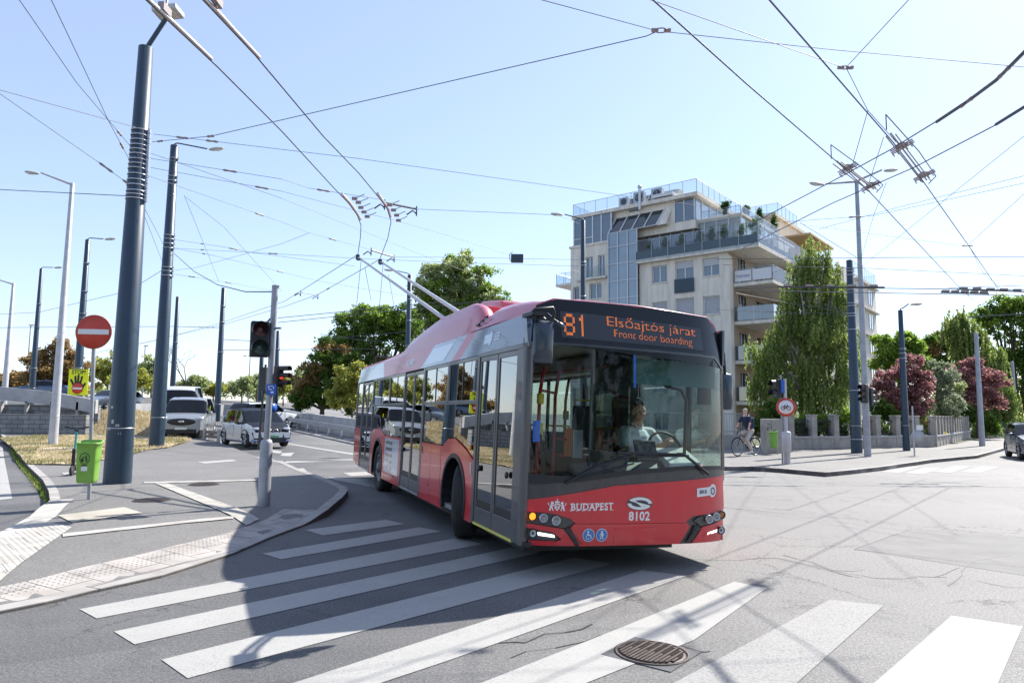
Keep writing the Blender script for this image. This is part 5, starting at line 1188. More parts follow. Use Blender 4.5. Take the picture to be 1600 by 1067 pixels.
def hand(mb, w_, d, nrm, curl=.5, s=1.):
    """w_ wrist, d along the palm, nrm away from the palm side; five bent fingers"""
    w_, d, nrm = Vector(w_), Vector(d).normalized(), Vector(nrm).normalized(); sd_ = d.cross(nrm).normalized()
    mb.tube([w_, w_+d*.04, w_+d*.085], [.024, .034, .034], 8)
    for i, (o_, L) in enumerate(((-.030, .070), (-.010, .080), (.010, .076), (.029, .060))):
        p = w_+d*.085+sd_*o_; q = p+(d*math.cos(curl)-nrm*math.sin(curl))*L*.5; e = q+(d*math.cos(curl*2.4)-nrm*math.sin(curl*2.4))*L*.5
        mb.tube([p-d*.02, p, q, e], [.010, .010, .009, .006], 6)
    p = w_+d*.03-sd_*.032; mb.tube([p, p+d*.03-sd_*.022-nrm*.01, p+d*.055-sd_*.015-nrm*.03], [.012, .011, .008], 6)
# --- the driver, seated behind the wheel (coordinates in the bus frame, put through the lean)
drv = thing("person", "bus driver in a white short-sleeved shirt seated behind the windscreen, one hand on the wheel", "person", (0, 0, 0))
drv.matrix_world = bus.matrix_basis.copy() if False else Matrix.Translation((.1635, 7.187, 0))@Matrix.Rotation(YAW+math.pi, 4, 'Z')
mb = MB(); cx = 2.09; X = 1.42
caps(mb, (X, cx, 1.10), (X-.01, cx, 1.38), .15, .155); caps(mb, (X, cx-.15, 1.50), (X, cx+.15, 1.50), .065, .065); caps(mb, (X-.01, cx, 1.52), (X-.03, cx, 1.63), .072, .066)
caps(mb, (X-.02, cx+.02, 1.30), (X-.06, cx+.0, 1.18), .15, .15)
caps(mb, (X-.01, cx-.19, 1.48), (X-.12, cx-.25, 1.24), .055, .045); caps(mb, (X-.12, cx-.25, 1.24), (X-.38, cx-.19, 1.16), .042, .030)
caps(mb, (X-.01, cx+.19, 1.48), (X-.18, cx+.25, 1.30), .055, .045); caps(mb, (X-.18, cx+.25, 1.30), (X-.46, cx+.19, 1.40), .042, .030)
hand(mb, (X-.46, cx+.19, 1.40), (-1, -.25, .1), (0, .2, 1), .8); hand(mb, (X-.38, cx-.19, 1.16), (-1, .2, -.05), (0, 0, 1), .7)
for s_ in (-1, 1): caps(mb, (X-.05, cx+s_*.10, 1.10), (X-.50, cx+s_*.14, 1.12), .085, .065); caps(mb, (X-.50, cx+s_*.14, 1.12), (X-.62, cx+s_*.14, .68), .06, .045); caps(mb, (X-.62, cx+s_*.14, .66), (X-.80, cx+s_*.14, .63), .04, .035)
HT = head(mb, (X-.06, cx+.0, 1.745), (-1, -.22, -.06), s=1.10)
mb.mapv(tilt); body = remeshed(mb, "person_body", "skin", drv, .0085, 3)
mb = MB()
caps(mb, (X, cx, 1.09), (X-.01, cx, 1.36), .185, .19); caps(mb, (X, cx-.17, 1.48), (X, cx+.17, 1.48), .085, .085); caps(mb, (X-.05, cx, 1.30), (X-.10, cx, 1.17), .18, .18)
caps(mb, (X-.01, cx-.20, 1.475), (X-.075, cx-.235, 1.34), .082, .078); caps(mb, (X-.01, cx+.20, 1.475), (X-.115, cx+.235, 1.37), .082, .078)
mb.tube([(X+.02, cx-.065, 1.60), (X-.06, cx-.06, 1.585), (X-.10, cx-.01, 1.53)], .014, 6); mb.tube([(X+.02, cx+.065, 1.60), (X-.06, cx+.06, 1.585), (X-.10, cx+.01, 1.53)], .014, 6)
mb.mapv(tilt); remeshed(mb, "shirt", "cloth_white", drv, .010, 3)
mb = MB()
for s_ in (-1, 1): caps(mb, (X-.05, cx+s_*.10, 1.10), (X-.50, cx+s_*.14, 1.12), .10, .078); caps(mb, (X-.50, cx+s_*.14, 1.12), (X-.62, cx+s_*.14, .72), .075, .065)
mb.mapv(tilt); remeshed(mb, "trousers", "cloth_beige", drv, .013, 2)
mb = MB(); mb.ball((-.024, 0, .055), (.092, .081, .074), 12, HT); mb.ball((-.05, 0, .01), (.062, .078, .07), 10, HT)
mb.mapv(tilt); mb.build("hair", "hair", drv)
mb = MB()
for k in (-1, 1): mb.ball((.088, k*.03, .018), (.006, .012, .006), 6, HT)
mb.mapv(tilt).build("eyes", "black", drv)
# --- bicycle and rider across the road: local frame, heading +x
bl = atz(1166.5, 712, K); RZ = math.atan2(-.50, -.72)
bike = thing("bicycle", "black city bicycle being ridden on the far pavement, heading left", "bicycle", bl, RZ)
for x in (-.54, .54):
    T = Matrix.Translation((x, 0, .345))@Matrix.Rotation(R(90), 4, 'X'); mb = MB()
    mb.tube([T@Vector((.335*math.cos(a), .335*math.sin(a), 0)) for a in [i*math.pi/18 for i in range(37)]], .017, 8, cap=False); wh = mb.build("wheel", "rubber", bike)
    mb = MB(); mb.tube([T@Vector((.312*math.cos(a), .312*math.sin(a), 0)) for a in [i*math.pi/18 for i in range(37)]], .009, 6, cap=False)
    for k in range(16): a = k*math.pi/8; mb.tube([T@Vector((0, 0, .02*(-1)**k)), T@Vector((.312*math.cos(a), .312*math.sin(a), 0))], .0022, 3, cap=False)
    mb.build("rim", "steel_strap", wh)
    mb = MB(); mb.tube([T@Vector((.37*math.cos(a), .37*math.sin(a), 0)) for a in [R(20+12*i) for i in range(12)]], .018, 6); mb.build("mudguard", "black", bike)
mb = MB(); bb_ = (-.08, 0, .29); st = (-.22, 0, .80); hd_ = (.36, 0, .84); hb = (.40, 0, .70)
for a, b_ in ((bb_, st), (bb_, hb), ((-.19, 0, .68), (.36, 0, .80)), (bb_, (-.54, .0, .345)), (st, (-.54, 0, .345)), (hd_, hb), (hb, (.54, 0, .345))): mb.tube([a, b_], .017, 8)
mb.build("bicycle_frame", "black", bike)
mb = MB(); mb.tube([(.36, 0, .84), (.34, 0, 1.02), (.30, 0, 1.05)], .013, 6); mb.tube([(.14, -.30, 1.04), (.26, -.25, 1.06), (.31, 0, 1.05), (.26, .25, 1.06), (.14, .30, 1.04)], .013, 6); mb.build("handlebar", "black", bike)
mb = MB(); mb.tube([(-.22, 0, .80), (-.235, 0, .88)], .013, 6); mb.ball((-.25, 0, .91), (.13, .075, .035), 8); mb.build("saddle", "black", bike)
mb = MB(); T = Matrix.Translation((-.08, -.04, .29))@Matrix.Rotation(R(90), 4, 'X'); mb.lathe([(.085, -.004), (.095, -.004), (.095, .004), (.085, .004)], 20, T); mb.tube([(-.08, -.06, .29), (-.02, -.06, .45)], .010, 6); mb.tube([(-.08, .06, .29), (-.14, .06, .13)], .010, 6)
mb.box((-.07, -.15, .44), (.03, -.07, .46)); mb.box((-.19, .07, .12), (-.09, .15, .14)); mb.build("crank", "dark_grey", bike)
mb = MB(); mb.tube([(-.25, 0, .72), (-.66, 0, .72), (-.66, 0, .70), (-.54, 0, .35)], .008, 6); mb.tube([(-.3, .06, .72), (-.68, .06, .72)], .006, 5); mb.tube([(-.3, -.06, .72), (-.68, -.06, .72)], .006, 5); mb.build("rear_rack", "dark_grey", bike)
cyc = thing("person", "cyclist in a navy T-shirt, pale cap, beige trousers and backpack riding the black bicycle", "person", bl, RZ)
mb = MB(); hp = Vector((-.22, 0, .98)); sh = Vector((-.02, 0, 1.46))
caps(mb, hp, sh-Vector((.02, 0, .10)), .13, .14); caps(mb, sh+Vector((0, -.15, 0)), sh+Vector((0, .15, 0)), .06, .06); caps(mb, sh, sh+Vector((.03, 0, .12)), .055, .055)
for s_ in (-1, 1):
    caps(mb, sh+Vector((.01, s_*.19, 0)), (.10, s_*.26, 1.24), .05, .042); caps(mb, (.10, s_*.26, 1.24), (.20, s_*.28, 1.08), .038, .028)
    hand(mb, (.20, s_*.28, 1.08), (.3, 0, -.6), (1, 0, .4), .9)
kn = {-1: (.20, -.11, .82), 1: (.12, .11, .62)}; an = {-1: (-.04, -.11, .53), 1: (-.16, .11, .21)}
for s_ in (-1, 1):
    caps(mb, (hp.x+.02, s_*.09, .95), kn[s_], .085, .06); caps(mb, kn[s_], an[s_], .055, .038); caps(mb, Vector(an[s_])+Vector((-.03, 0, -.05)), Vector(an[s_])+Vector((.15, 0, -.055)), .036, .03)
HT = head(mb, sh+Vector((.05, 0, .235)), (1, .25, 0), s=1.05)
remeshed(mb, "person_body", "skin", cyc, .011, 3)
mb = MB(); caps(mb, hp+Vector((.0, 0, .02)), sh-Vector((.02, 0, .10)), .15, .158); caps(mb, sh+Vector((0, -.14, 0)), sh+Vector((0, .14, 0)), .075, .075)
for s_ in (-1, 1): caps(mb, sh+Vector((.01, s_*.19, 0)), (.07, s_*.235, 1.31), .066, .062)
remeshed(mb, "t_shirt", "cloth_navy", cyc, .014, 2)
mb = MB(); caps(mb, hp+Vector((0, -.04, -.02)), hp+Vector((0, .04, -.02)), .145, .145)
for s_ in (-1, 1): caps(mb, (hp.x+.02, s_*.09, .95), kn[s_], .10, .078); caps(mb, kn[s_], Vector(an[s_])+Vector((0, 0, .03)), .075, .06)
remeshed(mb, "trousers", "cloth_beige", cyc, .014, 2)
mb = MB(); mb.ball((-.012, 0, .068), (.098, .082, .06), 10, HT); mb.ball((.10, 0, .055), (.05, .06, .010), 8, HT); mb.build("cap", "cap", cyc)
mb = MB()
for s_ in (-1, 1): a = Vector(an[s_]); mb.ball(tuple(a+Vector((.05, 0, -.06))), (.13, .045, .042), 8)
mb.build("shoe", "white_paint", cyc)
mb = MB(); mb.box((-.38, -.15, 1.02), (-.19, .15, 1.48), Matrix.Translation((.0, 0, .0))@Matrix.Shear('XY', 4, (0, 0)) if False else None)
bag = mb.build("backpack", "cloth_navy", None, .06, seg=3); bag.parent = cyc; bag.location = (.02, 0, 0)
mb = MB()
for s_ in (-1, 1): mb.tube([(-.2, s_*.11, 1.45), (-.06, s_*.12, 1.55), (.08, s_*.12, 1.42), (.02, s_*.13, 1.2), (-.18, s_*.13, 1.08)], .016, 6)
mb.build("strap", "black", bag)
# ================================================================ cars
mat("car_white", (.62, .64, .66), .25, coat=.9); mat("car_silver", (.30, .32, .34), .3, .4, coat=.8); mat("car_blue", (.03, .07, .16), .25, coat=.9); mat("car_steel", (.10, .125, .16), .28, .35, coat=.9)
mat("car_black", (.012, .016, .026), .55, coat=.0, spec=.12); mat("plate", (.65, .66, .62), .5); mat("tail_red", (.55, .02, .02), .2, coat=.8); mat("car_lamp", (.55, .58, .62), .1, .5, coat=.8); mat("ev_plate", (.10, .30, .16), .5)
glass("car_glass", (.05, .065, .075), .035, 3.2, .5)
def car(name, label, loc, rz, L, W, H, paint_, prof, belt, glass_x, wheels, wr, hoodm=None, group=None, cat="car", style="hatch", gz=.18):
    """prof: top line [(x,z)...] from nose (x=+L/2) to tail; belt z; glass_x=(windscreen foot, windscreen head, rear head, rear foot)"""
    r = thing(name, label, cat, loc, rz, group); wf, wh_, rh, rf_ = glass_x
    xs = sorted(set([L/2-L*i/40 for i in range(41)]), reverse=True)
    def top(x):
        for (xa, za), (xb, zb) in zip(prof, prof[1:]):
            if xa >= x >= xb: t = (xa-x)/max(1e-6, xa-xb); return za+(zb-za)*t
        return prof[-1][1]
    def halfw(x): t = abs(x)/(L/2); return W/2*(1-.16*max(0, (t-.55)/.45)**2.2)
    def secs(x):
        w = halfw(x); z = top(x); bz = min(z, belt+ (.04 if x < 0 else 0)); cab = z > belt+.04
        t = abs(x)/(L/2); zb = gz+.10*max(0, (t-.86)/.14)
        wt = w-(.16*(z-bz)/.6+.02 if cab else .10)
        pts = [(w*.86, zb), (w*.985, zb+.09), (w, (zb+bz)/2), (w*.995, bz-.10), (w*.965, bz), (wt+.03, z-.05) if cab else (wt+.04, z-.012), (wt-.07, z), (wt*.5, z+.018), (0, z+.024)]
        return [Vector((x, y, zz)) for y, zz in pts]
    S_ = [secs(x) for x in xs]; body = MB(); body.smooth = True; gl = MB(); roof = MB(); roof.smooth = True; m = len(S_[0])
    # wheel arches pushed in: dark discs are proud instead
    for i in range(len(xs)-1):
        xm = (xs[i]+xs[i+1])/2
        for k in range(m-1):
            for sgn in (1, -1):
                q = [S_[i][k], S_[i+1][k], S_[i+1][k+1], S_[i][k+1]]
                if sgn < 0: q = [Vector((v.x, -v.y, v.z)) for v in q][::-1]
                cab = top(xm) > belt+.05
                isg = cab and k == 4 and rf_ < xm < wf-.12
                front = wh_ <= xm < wf and k >= 5; back = rf_ < xm <= rh and k >= 5 and style != "van"
                inarch = any(abs(xm-wx) < wr*1.06 and k in (0, 1) for wx in wheels)
                if inarch: continue
                if isg or front or back: gl.add([(v.x, v.y, v.z) for v in q], [(0, 1, 2, 3)])
                elif k >= 5 and cab or (hoodm and k >= 5): roof.add(q, [(0, 1, 2, 3)])
                else: body.add(q, [(0, 1, 2, 3)])
    for e in (S_[0], S_[-1]): body.add(e+[Vector((v.x, -v.y, v.z)) for v in e[::-1]], [tuple(range(2*m))])
    bo = body.build("car_body", paint_, r, recalc=True); ro = roof.build("roof", hoodm or paint_, r, recalc=True) if roof.f else None
    gl.smooth = True; gl.build("window", "car_glass", r, recalc=True)
    for o_ in (bo, ro):
        if o_:
            bm = bmesh.new(); bm.from_mesh(o_.data); bmesh.ops.remove_doubles(bm, verts=bm.verts, dist=.001); bm.to_mesh(o_.data); bm.free(); o_.data.set_sharp_from_angle(angle=R(38))
    # arch liners and wheels
    for wx in wheels:
        for sgn in (1, -1):
            w = halfw(wx); mb = MB(); n = 14
            A = [(wx+wr*1.12*math.cos(math.pi*i/n), wr+wr*1.12*math.sin(math.pi*i/n)) for i in range(n+1)]; B = [(wx+(x-wx)*.90, wr+(z-wr)*.90) for x, z in A]
            pts = A+B[::-1]; mb.prism([(x, sgn*(w-.05), z) for x, z in pts], (0, sgn*.058, 0)); mb.build("wheel_arch", "black" if style != "van" else paint_, r)
            mb = MB(); mb.prism([(x, sgn*(w-.35), z) for x, z in A]+[(A[-1][0], sgn*(w-.35), gz), (A[0][0], sgn*(w-.35), gz)], (0, sgn*.06, 0)); mb.build("wheel_well", "black", r)
            T = Matrix.Translation((wx, sgn*(w-.115), wr))@Matrix.Rotation(R(-90)*sgn, 4, 'X')
            mb = MB(); mb.lathe([(wr*.64, .09), (wr*.9, .105), (wr, .08), (wr, -.08), (wr*.9, -.1), (wr*.6, -.1)], 26, T); ty = mb.build("wheel", "rubber", r)
            mb = MB(); mb.lathe([(wr*.66, .09), (wr*.60, .07), (.05, .06), (.001, .07)], 20, T); rm = mb.build("rim", "dark_grey", ty)
            mb = MB()
            for k in range(5): a = k*math.pi*.4; mb.tube([T@Vector((.04*math.cos(a), .04*math.sin(a), .075)), T@Vector((wr*.64*math.cos(a), wr*.64*math.sin(a), .092))], [.028, .036], 5)
            mb.build("spokes", "galv_pale", ty)
    nw = halfw(L/2)
    mb = MB(); mb.box((L/2-.14, -nw*.8, gz+.02), (L/2+.012, nw*.8, gz+.24)); mb.build("grille_lower", "black", r, .03)
    for sgn in (1, -1):
        mb = MB(); x0 = wf-.32; w = halfw(x0); mb.ball((x0, sgn*(w+.10), belt+.05), (.06, .11, .075), 8); mb.tube([(x0, sgn*(w-.06), belt-.02), (x0, sgn*(w+.06), belt+.02)], .02, 6); mb.build("mirror", "black" if hoodm else paint_, r)
        mb = MB()
        for x in ((wh_+wf)/2-.28, (wh_+rh)/2-.15):
            w = halfw(x); mb.prism([(x, sgn*(w*.97), belt-.02), (x-.07, sgn*(w*.97), belt-.02), (x-.1, sgn*(w-.16), top(x)-.06), (x-.03, sgn*(w-.16), top(x)-.06)], (0, sgn*.012, 0))
        mb.build("pillar", "black", r)
        mb = MB(); mb.box((-.02, sgn*(W/2-.01), gz+.2), (-.008, sgn*(W/2+.003), belt-.03)); mb.box((.95 if style != "van" else 1.0, sgn*(W/2-.01), gz+.25), (.962 if style != "van" else 1.012, sgn*(W/2+.002), belt-.03)); mb.build("door_seam", "black", r)
    return r, halfw, top
def face_box(r, name, m, x, y0, y1, z0, z1, th=.03, bev=.01, parent=None):
    mb = MB(); mb.box((x-th, min(y0, y1), z0), (x+.006, max(y0, y1), z1)); return mb.build(name, m, parent or r, bev)
def lamp_ball(r, name, m, c, rr): mb = MB(); mb.ball(c, rr, 10); return mb.build(name, m, r)
# white electric hatchback
p = at(397, 690, 30.3); p.z = hgt(p.x, p.y)+.02
r, hw, tp_ = car("parked_car", "white electric hatchback with a black bonnet and roof waiting behind the signal post", p, R(-50), 4.0, 1.78, 1.58, "car_white",
    [(2.0, .62), (1.93, .78), (1.6, .92), (1.2, 1.0), (.45, 1.50), (-.3, 1.58), (-1.3, 1.50), (-1.75, 1.10), (-1.95, .95), (-2.0, .7)], .94, (1.2, .42, -1.3, -1.72), (1.30, -1.27), .35, "car_black")
face_box(r, "grille", "black_gloss", 2.0, -.32, .32, .62, .74); kk = face_box(r, "number_plate", "ev_plate", 2.02, -.26, .26, .40, .50)
for s_ in (1, -1):
    mb = MB(); mb.prism([(1.99, s_*.42, .30), (1.99, s_*.74, .34), (1.9, s_*.82, .62), (1.97, s_*.45, .60)], (.03, 0, 0)); mb.build("air_intake", "black_gloss", r, .01)
    lamp_ball(r, "headlight", "car_lamp", (1.90, s_*.62, .76), (.12, .18, .065)); mb = MB(); mb.box((1.93, s_*.46-.0, .26), (2.01, s_*.82, .29)); mb.build("accent", "picto_blue", r)
    for q in (-.11, .11): pass
mb = MB(); mb.tube([(2.0, -.26, .68), (2.02, -.2, .73), (2.02, -.06, .73), (2.02, -.02, .68), (2.02, -.06, .63), (2.02, -.2, .63), (2.0, -.26, .68)], .012, 6); mb.tube([(2.0, .26, .68), (2.02, .2, .73), (2.02, .06, .73), (2.02, .02, .68), (2.02, .06, .63), (2.02, .2, .63), (2.0, .26, .68)], .012, 6); mb.build("grille_trim", "steel_strap", r)
# vans
VP = [(2.55, .75), (2.50, .95), (2.2, 1.12), (1.75, 1.22), (.95, 1.90), (.5, 1.99), (-2.4, 2.0), (-2.52, 1.9), (-2.55, .9)]
p = at(296, 672, 35.5); p.z = hgt(p.x, p.y)
r, hw, tp_ = car("van", "silver panel van with a dark oval grille facing the camera beside the electric hatchback", p, R(-74), 5.0, 2.0, 2.0, "car_silver", VP, 1.20, (1.75, .95, -9, -9), (1.6, -1.45), .35, style="van", gz=.25)
mb = MB(); mb.ball((2.5, 0, .82), (.07, .62, .17), 12); mb.build("grille", "black", r); mb = MB(); mb.ball((2.58, 0, .84), (.02, .14, .05), 10); mb.build("grille_badge", "steel_strap", r)
face_box(r, "number_plate", "plate", 2.56, -.26, .26, .46, .57); 
for s_ in (1, -1): lamp_ball(r, "headlight", "car_lamp", (2.38, s_*.78, .98), (.14, .18, .09))
face_box(r, "side_window", "sign_yellow", .4, .93, .97, 1.25, 1.6)
p = at(283, 655, 42); p.z = hgt(p.x, p.y)-.12
r, hw, tp_ = car("van", "white high-roofed van showing only its roof and windscreen above the silver van", p, R(-74), 5.6, 2.1, 2.5, "car_white",
    [(2.8, .8), (2.75, 1.0), (2.3, 1.2), (1.9, 1.3), (1.2, 2.1), (.9, 2.4), (-2.6, 2.5), (-2.75, 2.4), (-2.8, .9)], 1.3, (1.9, 1.1, -9, -9), (1.75, -1.5), .36, style="van", gz=.25)
for s_ in (1, -1): lamp_ball(r, "headlight", "car_lamp", (2.6, s_*.8, 1.05), (.14, .18, .09))
# white estate seen from behind
p = at(412, 648, 46); p.z = hgt(p.x, p.y)
r, hw, tp_ = car("parked_car", "white estate car with red tail lights driving away beyond the electric hatchback", p, R(62), 4.6, 1.85, 1.6, "car_white",
    [(2.3, .7), (2.2, .85), (1.1, 1.0), (.4, 1.50), (-.4, 1.6), (-1.9, 1.52), (-2.2, 1.1), (-2.3, .8)], 1.0, (1.1, .4, -1.8, -2.15), (1.4, -1.4), .34)
for s_ in (1, -1): lamp_ball(r, "tail_light", "tail_red", (-2.22, s_*.66, .98), (.10, .22, .06))
face_box(r, "number_plate", "plate", -2.29, -.26, .26, .7, .82)
# cars up on the bridge ramp
p = at(66, 612, 60); p.z = hgt(p.x, p.y)
r, hw, tp_ = car("parked_car", "dark blue car whose roof shows above the bridge parapet at far left", p, R(190), 4.5, 1.8, 1.45, "car_blue",
    [(2.25, .65), (2.1, .8), (1.0, .95), (.3, 1.40), (-.4, 1.45), (-1.5, 1.36), (-2.1, 1.0), (-2.25, .8)], .92, (1.0, .3, -1.4, -2.0), (1.4, -1.4), .33)
p = at(176, 640, 50); p.z = hgt(p.x, p.y)
r, hw, tp_ = car("parked_car", "grey hatchback half hidden by the strapped steel pole", p, R(-105), 4.2, 1.8, 1.5, "car_steel",
    [(2.1, .65), (2.0, .8), (1.1, .98), (.4, 1.43), (-.4, 1.5), (-1.5, 1.42), (-2.0, 1.0), (-2.1, .8)], .95, (1.1, .4, -1.5, -1.95), (1.3, -1.3), .33)
for s_ in (1, -1): lamp_ball(r, "headlight", "car_lamp", (1.93, s_*.62, .74), (.12, .18, .07))
# oncoming car at the right
p = at(1622, 723, 29.5); p.z = 0
r, hw, tp_ = car("parked_car", "steel-blue hatchback coming towards the camera at the right edge", p, R(-116), 4.28, 1.79, 1.48, "car_steel",
    [(2.14, .66), (2.05, .80), (1.6, .90), (1.05, .99), (.35, 1.42), (-.35, 1.48), (-1.5, 1.42), (-2.0, 1.0), (-2.14, .8)], .95, (1.05, .35, -1.5, -1.95), (1.3, -1.32), .33)
face_box(r, "grille", "black_gloss", 2.13, -.55, .55, .63, .69); face_box(r, "number_plate", "plate", 2.17, -.26, .26, .46, .57)
for s_ in (1, -1):
    lamp_ball(r, "headlight", "car_lamp", (1.98, s_*.66, .70), (.16, .17, .06)); face_box(r, "fog_light", "car_lamp", 2.08, s_*.55, s_*.72, .32, .36)
# ================================================================ BLOCK OF FLATS (local x along the left face, y along the right face)
BA = math.atan2(-.632, .775)
bd = thing("apartment_building", "cream block of flats with a glazed stair tower, roof terraces and deep corner balconies", "building", (15.8, 50.2, -.05), BA)
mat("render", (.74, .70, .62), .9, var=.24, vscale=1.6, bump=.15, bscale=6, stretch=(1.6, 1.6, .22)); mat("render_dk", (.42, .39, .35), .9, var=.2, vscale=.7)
mat("render_recess_shade", (.36, .29, .22), .9, var=.2, vscale=.6); mat("shutter", (.46, .48, .52), .6, stretch=(1, 1, 1)); mat("frame_white", (.60, .62, .65), .5); mat("dark_frame", (.08, .10, .13), .4)
mat("planter_blue", (.025, .055, .08), .5, var=.2, vscale=2); mat("tan_soffit", (.60, .40, .20), .8); mat("slab", (.72, .68, .61), .85, var=.3, vscale=2.2, stretch=(1.5, 1.5, .5))
mat("rail_steel", (.42, .44, .47), .35, .5)
def bglass(name, c, rough=.06, sp=1.2):
    M = mat(name, c, rough, coat=1., spec=.9, var=.25, vscale=.5); return M
bglass("glass_blue", (.07, .12, .165)); bglass("glass_sky", (.18, .26, .33)); bglass("glass_dark", (.03, .045, .055)); 
glass("rail_glass", (.86, .89, .90), .03, 3.5, .35); glass("greenhouse", (.85, .89, .9), .08, 2.6, .6)
def bx(a, b_, name, m, parent=None, bevel=0.): return MB().box(a, b_).build(name, m, parent or bd, bevel)
# floor heights
FZ = [2.45, 5.4, 8.25, 11.05]
# wall of the right part with real window openings
def wall_with_openings(x0, x1, z0, z1, ops, y=0., th=.3, name="wall", m="render"):
    xs = sorted(set([x0, x1]+[v for o in ops for v in o[:2]])); zs = sorted(set([z0, z1]+[v for o in ops for v in o[2:4]])); mb = MB()
    for i in range(len(xs)-1):
        for j in range(len(zs)-1):
            xm, zm = (xs[i]+xs[i+1])/2, (zs[j]+zs[j+1])/2
            if any(o[0] < xm < o[1] and o[2] < zm < o[3] for o in ops): continue
            mb.add([(xs[i], y, zs[j]), (xs[i+1], y, zs[j]), (xs[i+1], y, zs[j+1]), (xs[i], y, zs[j+1])], [(0, 1, 2, 3)])
    for a, b_, c, d in ops:
        mb.add([(a, y, c), (b_, y, c), (b_, y, d), (a, y, d), (a, y+th, c), (b_, y+th, c), (b_, y+th, d), (a, y+th, d)], [(0, 4, 5, 1), (1, 5, 6, 2), (2, 6, 7, 3), (3, 7, 4, 0)])
    return mb.build(name, m, bd, recalc=False)
def window(a, b_, c, d, y=.22, kind="blue", french=False, sh=0.):
    w = bx((a, y-.02, c), (b_, y, d), "window", "glass_blue" if kind == "blue" else "shutter" if kind == "shut" else "glass_dark")
    mb = MB(); f = .07
    for q in ((a, c, a+f, d), (b_-f, c, b_, d), (a+f, d-f, b_-f, d), (a+f, c, b_-f, c+f)): mb.box((q[0], y-.06, q[1]), (q[2], y-.022, q[3]))
    if kind == "blue": xm = (a+b_)/2; mb.box((xm-.05, y-.058, c+f), (xm+.05, y-.022, d-f))
    mb.build("frame", "frame_white", w)
    if kind == "shut":
        mb = MB(); z = c+.10
        while z < d-.1: mb.box((a+f, y-.034, z), (b_-f, y-.022, z+.012)); z += .09
        mb.build("slats", "dark_frame", w)
    if sh: bx((a+f, y-.075, d-sh), (b_-f, y-.062, d-f), "shutter", "shutter", w)
    if not french: bx((a-.06, -.06, c-.07), (b_+.06, .1, c), "sill", "slab", w)
    return w
ops = []; wl = []
for i in range(5):
    dz = -2.85*i
    for (a, b_, c, d, fr_) in ((-6.3, -5.0, 11.9, 13.25, 0), (-4.3, -2.8, 10.95, 13.35, 1), (-2.1, -.8, 11.95, 13.3, 0)):
        ops.append((a, b_, c+dz, d+dz)); k = "blue" if i == 0 else ("shut" if i in (1, 3) or b_ > -2 else "blue"); wl.append((a, b_, c+dz, d+dz, k, bool(fr_), i))
wall_with_openings(-7.4, 0, 0, 13.6, ops)
for a, b_, c, d, k, fr_, i in wl:
    window(a, b_, c, d, kind=k, french=fr_, sh=.55 if (k == "blue" and (a > -2.5 or fr_)) else 0)
    if fr_: bx((a-.05, -.10, c-.05), (b_+.05, -.07, c+1.02), "french_balcony", "planter_blue" if i == 0 else "rail_glass")
# inside of the block so nothing is see-through
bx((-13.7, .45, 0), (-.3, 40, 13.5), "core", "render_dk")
# left part
ops = []; wl = []
for i in range(5):
    dz = -2.85*i
    for (a, b_, c, d, fr_) in ((-12.5, -11.75, 13.05, 14.8, 1), (-11.25, -10.6, 13.05, 14.8, 1), (-12.1, -10.9, 11.2, 12.5, 0)) if i == 0 else ((-12.5, -11.1, 11.15+dz, 12.5+dz, 0),):
        ops.append((a, b_, c, d)); wl.append((a, b_, c, d, "blue" if i != 2 else "shut", bool(fr_)))
    ops.append((-13.75, -13.1, 11.2+dz, 12.4+dz)); wl.append((-13.75, -13.1, 11.2+dz, 12.4+dz, "dark", False))
wall_with_openings(-14, -10.1, 0, 15.9, ops)
for a, b_, c, d, k, fr_ in wl: window(a, b_, c, d, kind=k, french=fr_)
bx((-12.7, -.35, 12.95), (-10.4, -.30, 13.9), "french_balcony", "rail_glass"); bx((-13.2, -.4, 12.8), (-10.3, 0, 12.95), "balcony_slab", "slab")
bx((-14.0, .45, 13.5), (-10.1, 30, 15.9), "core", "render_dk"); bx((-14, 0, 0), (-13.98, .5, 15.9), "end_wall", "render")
bx((-14, .45, 0), (-13.7, 30, 15.9), "end_wall", "render")
# glazed stair tower
tw = bx((-10.1, -.22, 0), (-7.4, -.2, 16.4), "stair_glazing", "glass_sky")
mb = MB()
for x in (-10.1, -9.2, -8.3, -7.44): mb.box((x-.05, -.30, 0), (x+.05, -.225, 16.4))
for z in [1.0+1.42*i for i in range(11)]: mb.box((-10.05, -.28, z), (-7.45, -.225, z+.07))
mb.build("mullions", "rail_steel", tw); bx((-9.15, -.235, 8.2), (-8.35, -.221, 14.3), "pane", "glass_sky", tw)
bx((-10.1, -.2, 0), (-10.05, .4, 16.4), "tower_side", "rail_steel")
# fifth floor left: glazing, slab
w5 = bx((-13.7, .1, 15.9), (-9.9, .14, 18.25), "upper_glazing", "glass_blue")
mb = MB()
for x in (-13.7, -12.75, -11.8, -10.95, -10.0): mb.box((x-.05, .03, 15.95), (x+.06, .098, 18.25))
mb.box((-13.7, .04, 16.45), (-11.8, .098, 16.52)); mb.build("mullions", "frame_white", w5)
bx((-14.1, -.1, 15.75), (-10.15, .4, 15.93), "cornice", "slab")
